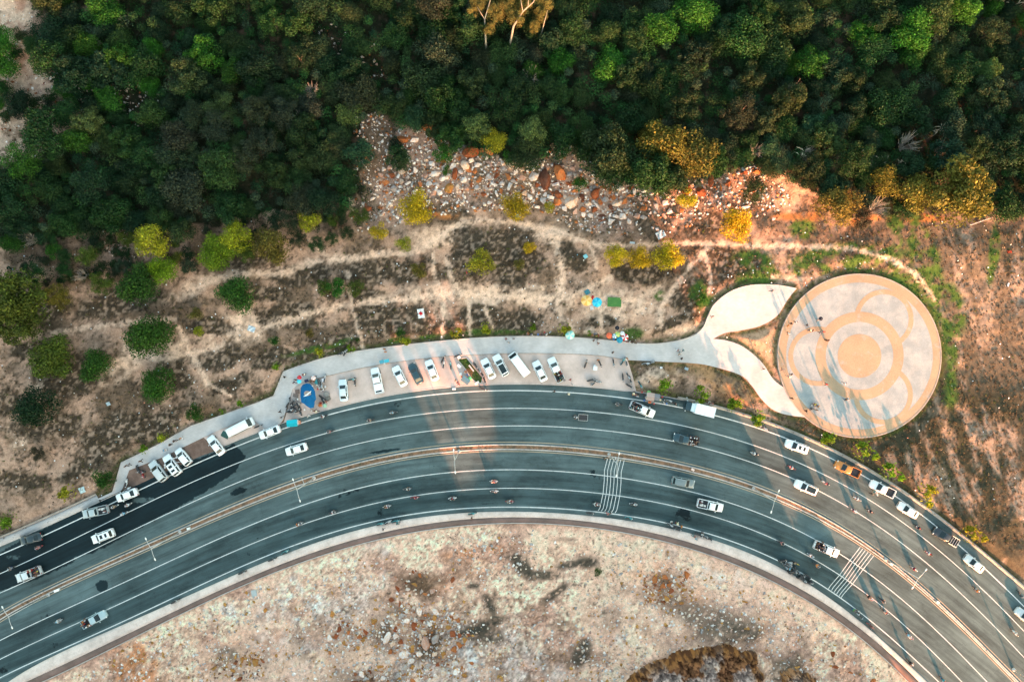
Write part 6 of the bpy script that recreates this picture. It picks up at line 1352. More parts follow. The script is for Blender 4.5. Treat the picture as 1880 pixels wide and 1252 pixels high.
SIZES = {}
for key, f, r, c, lab, _q in CARS:
    o = use(key); cx, cy = (f[0] + r[0]) / 2, (f[1] + r[1]) / 2
    x, y, _ = W(cx, cy, 0.7); inlot = bool(in_poly(np.array([cx]), np.array([cy]), LOT)[0]) or (270 < cx < 470 and cy < 870 and bool((in_poly(np.array([cx]), np.array([cy]), LAYBY_A) | in_poly(np.array([cx]), np.array([cy]), LAYBY_B))[0]))
    o.location = (x, y, 0.032 if inlot else 0.002); o.rotation_euler = (0, 0, heading(f, r)); set_paint(o, c)
    cat = 'pickup truck' if key.startswith('pickup') else ('van' if key == 'van' else ('truck' if key == 'box_truck' else 'car')); parked = ('parked' in lab or 'row' in lab)
    tag(o, lab, cat, 'vehicles parked in the lay-bys' if inlot else 'vehicles on the road')
    o['at'] = 1; SIZES[lab] = o
# open doors on two of them
for lab, spots in (('white pickup with empty black bed and open door', ((.35, 1, 55),)), ('white car with open side doors, middle of the slanted row', ((.5, -1, 60), (-.5, -1, 60), (.5, 1, 40)))):
    o = SIZES[lab]
    for (dx, s, ang) in spots:
        mb = MB(); mb.box(-1.0, 0, -.03, .03, .5, 1.05); d = mb.obj('door', M['paint'], o, color=WHT); d.location = (dx + .5, s * .93, 0); d.rotation_euler = (0, 0, R(-ang * s))
del_at = [o for o in COL.objects if 'at' in o]
for o in del_at: del o['at']

# ---------------------------------------------------------------- motorbikes
def mk_bike(kind):
    t = empty('motorbike'); mb = MB()
    def wheel(x):
        m_ = MB(); m_.disc_y((x, 0, .29), .29, .10, 14); w = m_.obj('wheel', M['rubber'], t); m2 = MB(); m2.disc_y((x, 0, .29), .17, .11, 8); m2.obj('rim', M['rim'], w)
    wheel(-.62); wheel(.64)
    mb.loft([[(x, -w, z0), (x, -w, z1 - .05), (x, -w * .6, z1), (x, w * .6, z1), (x, w, z1 - .05), (x, w, z0)] for x, w, z0, z1 in ((-.92, .05, .62, .72), (-.6, .15, .48, .76), (-.2, .17, .3, .74), (.08, .13, .24, .5 if kind else .72), (.3, .16, .3, .6 if kind else .8), (.46, .17, .4, .92), (.6, .08, .55, .95))])
    mb.obj('fairing', M['paint'], t, True)
    mb = MB(); mb.box(-.75, .05, -.13, .13, .76, .86, .06, .04); mb.obj('seat', M['plastic'], t)
    mb = MB(); mb.tube([(.42, -.34, 1.02), (.5, -.12, 1.0), (.5, .12, 1.0), (.42, .34, 1.02)], .022, 5); mb.tube([(.5, 0, 1.0), (.66, 0, .3)], .035, 5); mb.obj('handlebar', M['metal'], t)
    mb = MB(); mb.box(.56, .66, -.09, .09, .86, .98, .02, .02); mb.obj('headlight', M['lamp_glass'], t)
    mb = MB(); mb.box(.42, .84, -.07, .07, .56, .62, .05, .01); mb.obj('front_fender', M['paint'], t)
    for s in (-1, 1): mb = MB(); mb.tube([(.42, s * .2, 1.02), (.4, s * .28, 1.2)], .01, 3); mb.box(.38, .42, s * .28 - .05, s * .28 + .05, 1.17, 1.25); mb.obj('mirror', M['plastic'], t)
    return t
BK = [mk_bike(0), mk_bike(1)]; BKU = set()
BCOL = {'black': (.02, .02, .022), 'white': (.7, .72, .72), 'red': (.35, .02, .02), 'blue': (.03, .12, .25), 'grey': (.2, .22, .23), 'teal': (.02, .25, .27), 'silver': (.45, .47, .48)}
def bike(px, py, ang, col, label, group=None, lean=0.0, zz=None):
    i = random.randrange(2); o = BK[i] if i not in BKU else copy_tree(BK[i]); BKU.add(i)
    x, y, _ = W(px, py, .5); o.location = (x, y, floor_at(px, py) if zz is None else zz); o.rotation_euler = (R(lean), 0, ang); set_paint(o, BCOL[col])
    tag(o, label, 'motorbike', group); return o
A1 = np.array([1])
def floor_at(px, py):
    """top of whatever one stands on at a photo pixel"""
    q = (np.array([px]), np.array([py]))
    if math.hypot(px - PLC[0], py - PLC[1]) < PLR: return 0.216
    if in_poly(*q, WALK)[0]: return 0.161
    if any(in_poly(*q, P)[0] for P in (LOT, LAYBY_A, LAYBY_B)): return 0.031
    if float(evc(C['edgeN'], px)) < py < float(evc(C['edgeS'], px)): return 0.14 if float(evc(C['YN'], px)) + 3 < py < float(evc(C['YS'], px)) - 3 else 0.003
    if float(evc(C['edgeS'], px)) <= py < float(evc(C['pathS'], px)): return 0.112
    x, y, _ = W(px, py); return zat(x, y)

# ---------------------------------------------------------------- people
def pose(name):
    """joints (x forward, y left, z up) with radii; root first"""
    J = {'pelvis': ((0, 0, .95), .125), 'waist': ((.0, 0, 1.1), .115), 'chest': ((.01, 0, 1.3), .135), 'neckb': ((.0, 0, 1.45), .06), 'head0': ((.02, 0, 1.56), .075), 'head1': ((.03, 0, 1.68), .085),
         'shL': ((0, .17, 1.41), .058), 'elL': ((-.03, .24, 1.15), .042), 'haL': ((.05, .25, .92), .03), 'shR': ((0, -.17, 1.41), .058), 'elR': ((-.03, -.24, 1.15), .042), 'haR': ((.05, -.25, .92), .03),
         'hiL': ((0, .095, .88), .09), 'knL': ((.02, .1, .5), .06), 'anL': ((-.01, .1, .1), .04), 'toL': ((.15, .11, .04), .035), 'hiR': ((0, -.095, .88), .09), 'knR': ((.02, -.1, .5), .06), 'anR': ((-.01, -.1, .1), .04), 'toR': ((.15, -.11, .04), .035)}
    def mv(**k):
        for n, p in k.items(): J[n] = (p, J[n][1])
    if name == 'walk': mv(knL=(.2, .1, .52), anL=(.27, .1, .12), toL=(.42, .1, .09), knR=(-.05, -.1, .5), anR=(-.3, -.1, .16), toR=(-.2, -.1, .04), elL=(-.12, .22, 1.18), haL=(-.12, .24, .95), elR=(.08, -.22, 1.18), haR=(.22, -.22, 1.0))
    if name == 'hold': mv(elL=(.05, .24, 1.14), haL=(.28, .12, 1.2), elR=(.05, -.24, 1.14), haR=(.28, -.12, 1.2))
    if name in ('ride', 'sit'):
        dz = -.10 if name == 'ride' else -.48; lean = .12 if name == 'ride' else .03
        for n in list(J):
            (a, b, c), r = J[n]
            if c > .85: J[n] = ((a + lean * (c - .95) * 1.2, b, c + dz), r)
        if name == 'ride': mv(knL=(.36, .24, .72), anL=(.3, .24, .34), toL=(.46, .24, .3), knR=(.36, -.24, .72), anR=(.3, -.24, .34), toR=(.46, -.24, .3), elL=(.22, .33, 1.12), haL=(.52, .3, 1.05), elR=(.22, -.33, 1.12), haR=(.52, -.3, 1.05), hiL=(.02, .11, .84), hiR=(.02, -.11, .84))
        else: mv(knL=(.42, .15, .48), anL=(.42, .14, .1), toL=(.56, .15, .04), knR=(.42, -.15, .48), anR=(.42, -.14, .1), toR=(.56, -.15, .04), hiL=(.03, .1, .45), hiR=(.03, -.1, .45), elL=(.08, .25, .66), haL=(.32, .14, .62), elR=(.08, -.25, .66), haR=(.32, -.14, .62))
    E = [('pelvis', 'waist'), ('waist', 'chest'), ('chest', 'neckb'), ('neckb', 'head0'), ('head0', 'head1'), ('chest', 'shL'), ('shL', 'elL'), ('elL', 'haL'), ('chest', 'shR'), ('shR', 'elR'), ('elR', 'haR'), ('pelvis', 'hiL'), ('hiL', 'knL'), ('knL', 'anL'), ('anL', 'toL'), ('pelvis', 'hiR'), ('hiR', 'knR'), ('knR', 'anR'), ('anR', 'toR')]
    return J, E
def add_hand(J, E, side):
    """palm, four fingers and a thumb as thin chains"""
    (hx, hy, hz), _ = J['ha' + side]; el = Vector(J['el' + side][0]); d = (Vector((hx, hy, hz)) - el).normalized(); s = 1 if side == 'L' else -1
    w = d.cross(Vector((0, 0, 1))); w = w.normalized() if w.length > .1 else Vector((0, 1, 0)); p = Vector((hx, hy, hz)) + d * .07
    J['pa' + side] = (tuple(p), .032); E.append(('ha' + side, 'pa' + side))
    for k, (off, ln) in enumerate(((-.03, .06), (-.01, .075), (.01, .07), (.03, .055))):
        a = f'f{k}{side}'; q = p + w * off + d * ln; J[a] = (tuple(q), .009); E.append(('pa' + side, a))
    th = p - d * .03 + w * (-.05) * s; J['th' + side] = (tuple(th), .010); E.append(('pa' + side, 'th' + side))
def build_person(name):
    J, E = pose(name); add_hand(J, E, 'L'); add_hand(J, E, 'R'); names = list(J); idx = {n: i for i, n in enumerate(names)}
    me = bpy.data.meshes.new('person'); me.from_pydata([J[n][0] for n in names], [(idx[a], idx[b]) for a, b in E], [])
    o = bpy.data.objects.new('person_tmp', me); COL.objects.link(o); md = o.modifiers.new('skin', 'SKIN')
    sv = me.skin_vertices[0].data
    for n in names: sv[idx[n]].radius = (J[n][1], J[n][1] * (1.15 if n in ('chest', 'waist', 'pelvis') else 1))
    for v in sv: v.use_root = False
    sv[idx['pelvis']].use_root = True
    o.modifiers.new('sub', 'SUBSURF').levels = 1
    dg = bpy.context.evaluated_depsgraph_get(); ev = o.evaluated_get(dg); m2 = bpy.data.meshes.new_from_object(ev); bpy.data.objects.remove(o)
    V = np.array([v.co[:] for v in m2.vertices]); F = [tuple(p.vertices) for p in m2.polygons]; NO = np.array([v.normal[:] for v in m2.vertices])
    P = {n: np.array(J[n][0]) for n in J}
    def dist(a, b):
        a, b = P[a], P[b]; ab = b - a; t = np.clip(((V - a) @ ab) / (ab @ ab), 0, 1); return np.linalg.norm(V - a - t[:, None] * ab, axis=1), t
    segs = {e: dist(*e) for e in E}; keys = list(segs); D = np.stack([segs[k][0] for k in keys]); near = D.argmin(0); T = np.stack([segs[k][1] for k in keys])[near, np.arange(len(V))]
    lab = np.array([keys[i][0] + '>' + keys[i][1] for i in near])
    shirt = np.isin(lab, ['waist>chest', 'pelvis>waist', 'chest>neckb', 'chest>shL', 'chest>shR']) & ~((lab == 'chest>neckb') & (T > .75)) | (np.isin(lab, ['shL>elL', 'shR>elR']) & (T < .75))
    pants = np.isin(lab, ['pelvis>hiL', 'pelvis>hiR', 'hiL>knL', 'hiR>knR']) | (np.isin(lab, ['knL>anL', 'knR>anR']) & (T < .85)) | ((lab == 'pelvis>waist') & (T < .3))
    shoes = np.isin(lab, ['anL>toL', 'anR>toR'])
    hz = P['head1']; hair = np.isin(lab, ['head0>head1']) & ((V[:, 2] > hz[2] - .0) | (V[:, 0] < hz[0] - .03))
    def sub(mask, inf, nm, mat):
        fs = [f for f in F if sum(mask[list(f)]) >= max(1, len(f) - 1)]; used = sorted({i for f in fs for i in f}); mp = {u: k for k, u in enumerate(used)}
        mm = bpy.data.meshes.new(nm); mm.from_pydata([tuple(V[u] + NO[u] * inf) for u in used], [], [tuple(mp[i] for i in f) for f in fs]); mm.materials.append(mat)
        mm.polygons.foreach_set('use_smooth', [True] * len(mm.polygons)); return mm
    m2.materials.clear(); m2.materials.append(M['skin']); m2.polygons.foreach_set('use_smooth', [True] * len(m2.polygons)); m2.name = 'person'
    # face: eyes, nose, mouth, ears
    fb = MB(); h = Vector(J['head1'][0]) + Vector((0, 0, -.03))
    fb.box(h.x + .07, h.x + .11, -.012, .012, h.z - .03, h.z + .01, .0, .004)
    for s in (-1, 1): fb.box(h.x - .015, h.x + .015, s * .088 - .008, s * .088 + .008, h.z - .03, h.z + .03)
    face = fb.mesh('nose_and_ears', M['skin'])
    eb = MB()
    for s in (-1, 1): eb.box(h.x + .078, h.x + .088, s * .032 - .01, s * .032 + .01, h.z + .012, h.z + .024)
    eb.box(h.x + .075, h.x + .084, -.022, .022, h.z - .058, h.z - .05); eyes = eb.mesh('eyes_and_mouth', M['hair'])
    hm = MB(); hm.lathe([(.0, .12), (.06, .115), (.105, .07), (.125, 0), (.12, -.06), (.1, -.08)], 10, (h.x - .01, 0, h.z + .045)); helmet = hm.mesh('helmet', M['helmet'], True)
    ht = MB(); ht.lathe([(.0, .20), (.04, .18), (.12, .12), (.23, .055)], 12, (h.x, 0, h.z)); hat = ht.mesh('conical_hat', M['gloss'], True)
    return dict(body=m2, shirt=sub(shirt, .018, 'shirt', M['cloth']), trousers=sub(pants, .014, 'trousers', M['cloth']), shoes=sub(shoes, .012, 'shoes', M['plastic']), hair=sub(hair, .016, 'hair', M['hair']), face=face, eyes=eyes, helmet=helmet, hat=hat)
PP = {k: build_person(k) for k in ('stand', 'walk', 'hold', 'ride', 'sit')}
CC = {'white': (.72, .73, .72), 'black': (.02, .02, .022), 'red': (.42, .03, .03), 'blue': (.04, .13, .35), 'teal': (.03, .25, .28), 'pink': (.38, .17, .16), 'orange': (.65, .22, .05), 'grey': (.22, .23, .24), 'beige': (.30, .235, .17), 'yellow': (.6, .5, .08), 'green': (.06, .25, .08), 'navy': (.02, .03, .08), 'denim': (.08, .13, .2), 'brown': (.15, .08, .05), 'sky': (.25, .5, .65)}
def person(x, y, z, rz, pz, shirt, pants, label, group=None, head='hair', helm='white'):
    P = PP[pz]; o = mesh_obj('person', P['body'], None, (x, y, z), rz)
    s = random.uniform(.94, 1.05); o.scale = (s, s, s)
    mesh_obj('shirt', P['shirt'], o, color=CC[shirt]); mesh_obj('trousers', P['trousers'], o, color=CC[pants]); mesh_obj('shoes', P['shoes'], o); mesh_obj('face', P['face'], o); mesh_obj('eyes', P['eyes'], o)
    if head == 'helmet': mesh_obj('helmet', P['helmet'], o, color=CC[helm])
    elif head == 'hat': mesh_obj('conical_hat', P['hat'], o, color=(.6, .5, .32))
    else: mesh_obj('hair', P['hair'], o)
    tag(o, label, 'person', group); return o
def person_px(px, py, ang, pz, shirt, pants, label, group=None, **k):
    x, y, _ = W(px, py, .9); return person(x, y, floor_at(px, py), ang, pz, shirt, pants, label, group, **k)
# ================================================================ traffic: riders on motorbikes
def lane_dir(px, py):
    """direction of travel of the road at a pixel: outer road runs to the photo's left, inner road to its right"""
    c = 'L2' if py < float(evc(C['YN'], px)) else 'M2'; s = float(evc(C[c], px + 6) - evc(C[c], px - 6)) / 12
    a = math.atan2(-s, 1.0); return a + (math.pi if c == 'L2' else 0)
SEQ = ['black', 'white', 'red', 'grey', 'blue', 'silver', 'black', 'teal']
SH_ = ['white', 'pink', 'black', 'red', 'blue', 'beige', 'grey', 'teal', 'orange']
RIDERS = [ # px, py, bike, shirt, passenger shirt or None, what stands near
 (606, 792, 'black', 'pink', None, 'ahead of the lone white sedan'), (680, 771, 'black', 'beige', None, 'in the outer lane before the light strip'), (594, 764, 'black', 'white', None, 'just below the blue tarpaulin tent'), (722, 757, 'grey', 'grey', None, 'at the edge line below the white sedans'),
 (1135, 742, 'black', 'grey', None, 'following the crowded white pickup'), (1384, 832, 'silver', 'white', 'black', 'nearest the long lamp shadow'), (1453, 858, 'red', 'white', None, 'just above the car with the black roof'), (1515, 886, 'white', 'pink', 'black', 'just right of the car with the black roof'),
 (1573, 915, 'white', 'white', 'grey', 'below the orange pickup, upper one of three'), (1566, 936, 'grey', 'pink', 'white', 'below the orange pickup, lower left one of three'), (1597, 938, 'black', 'black', None, 'below the orange pickup, lower right one of three'), (1685, 968, 'black', 'black', None, 'below the white sedan near the parapet'),
 (1704, 1015, 'red', 'white', 'black', 'left of the black pickup'), (1677, 1043, 'grey', 'red', 'beige', 'above the lamp that leans right'), (1793, 1083, 'black', 'brown' if False else 'orange', None, 'below the pale grey sedan'), (1863, 1161, 'white', 'white', None, 'below the silver pickup at the right edge'),
 (22, 1042, 'black', 'grey', None, 'at the left edge above the pale pickup'), (72, 1004, 'red', 'pink', None, 'beside the nearly black car'), (211, 929, 'white', 'beige', None, 'just below the sedan at the walkway end, left one'), (236, 926, 'silver', 'white', None, 'just below the sedan at the walkway end, right one'), (228, 942, 'white', 'sky', None, 'in a sky blue shirt on the wet asphalt'),
 (108, 1139, 'silver', 'white', None, 'ahead of the light blue pickup on the inner road'), (748, 897, 'grey', 'beige', None, 'in the middle inner lane under the lamp'), (762, 913, 'red', 'red', None, 'on the line, in a red shirt'), (831, 914, 'white', 'black', 'white', 'below the light strip'), (711, 929, 'silver', 'white', 'beige', 'beside the wet dark stain'),
 (611, 940, 'black', 'white', None, 'left of the beside-stain riders'), (550, 961, 'grey', 'beige', 'orange', 'leftmost on the inner road centre line'), (907, 883, 'silver', 'pink', 'white', 'upper of two bikes one above another'), (908, 901, 'white', 'grey', None, 'lower of two bikes one above another'), (936, 920, 'red', 'white', 'beige', 'right of the two bikes one above another'),
 (1096, 925, 'grey', 'pink', 'white', 'touching the first set of white bars'), (1163, 925, 'silver', 'black', None, 'just past the first set of white bars'), (1434, 996, 'black', 'pink', None, 'on the lane line left of the full white pickup'), (1488, 1019, 'silver', 'white', 'grey', 'just below the full white pickup'), (1499, 1037, 'black', 'orange', None, 'below the full white pickup, lower one'),
 (1597, 1097, 'red', 'beige', 'black', 'right of the second set of white bars, upper one'), (1619, 1101, 'black', 'black', None, 'alone between two lane lines after the second bars'), (1624, 1122, 'black', 'grey', None, 'on the lane line after the second bars'), (1670, 1168, 'red', 'white', 'sky', 'lower right, with a red bike tail'), (1731, 1248, 'blue', 'teal', None, 'cut by the bottom edge at right'), (1671, 1216, 'black', 'black', None, 'at the inner edge line near the lower right')]
for (px, py, bc, sc_, ps, w) in RIDERS:
    a = lane_dir(px, py) + random.uniform(-.06, .06); bike(px, py, a, bc, f'{bc} motorbike being ridden {w}'[:140], 'motorbikes being ridden')
    x, y, _ = W(px, py, .9); z = floor_at(px, py) + .06; hd = Vector((math.cos(a), math.sin(a)))
    person(x - hd.x * .12, y - hd.y * .12, z, a, 'ride', sc_, random.choice(['black', 'denim', 'navy', 'grey']), f'rider in {sc_} on the motorbike {w}', 'riders', 'helmet', random.choice(['white', 'black', 'red', 'grey', 'sky', 'pink']))
    if ps: person(x - hd.x * .56, y - hd.y * .56, z + .03, a, 'ride', ps, random.choice(['black', 'denim', 'navy', 'beige']), f'passenger in {ps} behind the rider {w}', 'passengers', 'helmet', random.choice(['white', 'black', 'grey']))

# parked motorbikes: px, py, angle, colour, place
BIKES = [(813, 659, 60, 'black', 'left of the triangle garden, upper'), (814, 669, 80, 'silver', 'left of the triangle garden, lower'), (827, 671, 95, 'teal', 'nearest the left side of the triangle garden'), (841, 652, 20, 'black', 'at the top corner of the triangle garden'), (874, 671, -55, 'black', 'along the slanted side of the garden, first'), (880, 679, -50, 'silver', 'along the slanted side of the garden, second'), (885, 686, -55, 'black', 'along the slanted side of the garden, third'), (890, 698, -70, 'black', 'along the slanted side of the garden, fourth'),
 (887, 713, -20, 'black', 'at the road edge by the garden tip'), (646, 696, 10, 'teal', 'right of the pale silver sedan, left one'), (652, 701, -85, 'black', 'right of the pale silver sedan, right one'), (1075, 668, 70, 'black', 'alone on the right half of the car park'), (1102, 667, -65, 'black', 'in the car park beside the walkway line'), (1127, 666, -80, 'grey', 'standing alone in the car park corner'), (1143, 663, 60, 'teal', 'at the top right corner of the car park'), (1149, 664, 100, 'silver', 'at the very corner of the car park'), (1144, 693, -85, 'black', 'upright dark one near the car park end'), (1154, 690, -60, 'silver', 'on the car park edge, upper'), (1158, 697, -75, 'black', 'on the car park edge, middle'), (1156, 708, -30, 'black', 'on the car park edge, lower'), (1085, 697, 15, 'black', 'in the cluster low in the car park, left'), (1091, 702, 40, 'silver', 'in the cluster low in the car park, middle'), (1097, 700, -10, 'grey', 'in the cluster low in the car park, right'),
 (529, 741, 60, 'black', 'left of the blue tent, first'), (534, 748, 75, 'black', 'left of the blue tent, second'), (538, 737, 40, 'black', 'left of the blue tent, topmost'), (541, 750, -45, 'black', 'left of the blue tent, lower right'), (545, 742, 20, 'grey', 'left of the blue tent, inner'), (551, 755, -70, 'black', 'beside the lower left edge of the blue tent'), (536, 756, 0, 'black', 'left of the blue tent, lowest'), (531, 753, 20, 'white', 'left of the blue tent, with a white seat'), (549, 746, -60, 'black', 'closest to the blue tent at its left'), (592, 730, -40, 'black', 'right of the blue tent, upper'), (594, 737, -65, 'black', 'right of the blue tent, lower'), (586, 703, -80, 'grey', 'right of the tent top, left'), (591, 706, -80, 'silver', 'right of the tent top, right'), (596, 695, 80, 'silver', 'above the pair right of the tent top'),
 (626, 648, 20, 'black', 'on the kerb above the pale sedan, left'), (630, 647, 30, 'silver', 'on the kerb above the pale sedan, middle'), (634, 646, 60, 'black', 'on the kerb above the pale sedan, right'), (232, 886, 80, 'white', 'in the brown lay-by, left'), (254, 861, -70, 'black', 'in the brown lay-by, upper'), (262, 870, -60, 'red', 'in the brown lay-by, red one'), (259, 864, -20, 'black', 'in the brown lay-by beside the red one'), (234, 897, 30, 'white', 'between the lay-by and the white sedan'), (474, 782, 20, 'black', 'behind the rounded white van'),
 (1084, 941, -5, 'black', 'at the verge by the first white bars'), (1155, 950, -10, 'teal', 'at the verge after the first white bars'), (867, 942, 10, 'teal', 'leaning at the verge below the light strip'), (698, 961, 15, 'teal', 'on the inner verge, left group, first'), (712, 958, 30, 'silver', 'on the inner verge, left group, second'), (727, 956, 15, 'teal', 'on the inner verge, left group, third'), (1230, 962, -25, 'silver', 'inner verge, cluster left of the orange rider'), (1236, 966, -60, 'black', 'inner verge, cluster, second'), (1245, 969, -30, 'black', 'inner verge, cluster, third'), (1284, 981, -30, 'black', 'inner verge, right of the cluster, first'), (1293, 984, -10, 'grey', 'inner verge, right of the cluster, second'), (1302, 988, -20, 'black', 'inner verge, right of the cluster, third'),
 (445, 1050, 20, 'black', 'inner verge, left, with bags'), (500, 1026, 20, 'black', 'inner verge, second from left'), (524, 1012, 30, 'teal', 'inner verge, alone near the line'), (321, 1103, 30, 'black', 'inner verge, leftmost'), (1572, 1123, -40, 'silver', 'inner verge, lower right, upper'), (1579, 1129, -50, 'black', 'inner verge, lower right, middle'), (1597, 1147, -40, 'red', 'inner verge, lower right, lower'), (1873, 1090, -60, 'black', 'at the parapet near the right edge'), (1391, 780, -15, 'silver', 'beside the parapet below a sapling, left'), (1397, 782, -25, 'black', 'beside the parapet below a sapling, middle'), (1403, 785, -30, 'silver', 'beside the parapet below a sapling, right'), (1186, 667, 10, 'silver', 'on the dirt beside the walkway, left'), (1195, 666, 30, 'grey', 'on the dirt beside the walkway, right'), (1176, 706, -60, 'teal', 'on the dirt behind the stall'), (1227, 735, -10, 'white', 'behind the box truck, first'), (1236, 739, -20, 'black', 'behind the box truck, second')]
rg = random.Random(9)
for k in range(14):
    a = rg.random() * 1.0; BIKES.append((1438 + k * 3.9 + rg.uniform(-3, 3), 1034 + k * 2.2 + rg.uniform(-8, 9), rg.uniform(-80, 20), rg.choice(['black', 'black', 'black', 'silver', 'grey']), 'in the tight cluster at the inner verge, ' + ['leftmost', 'second', 'third', 'fourth', 'fifth', 'sixth', 'seventh', 'eighth', 'ninth', 'tenth', 'eleventh', 'twelfth', 'thirteenth', 'rightmost'][k]))
for (px, py, a, c, w) in BIKES: bike(px, py, R(a), c, f'{c} motorbike parked {w}', 'parked motorbikes', lean=6)

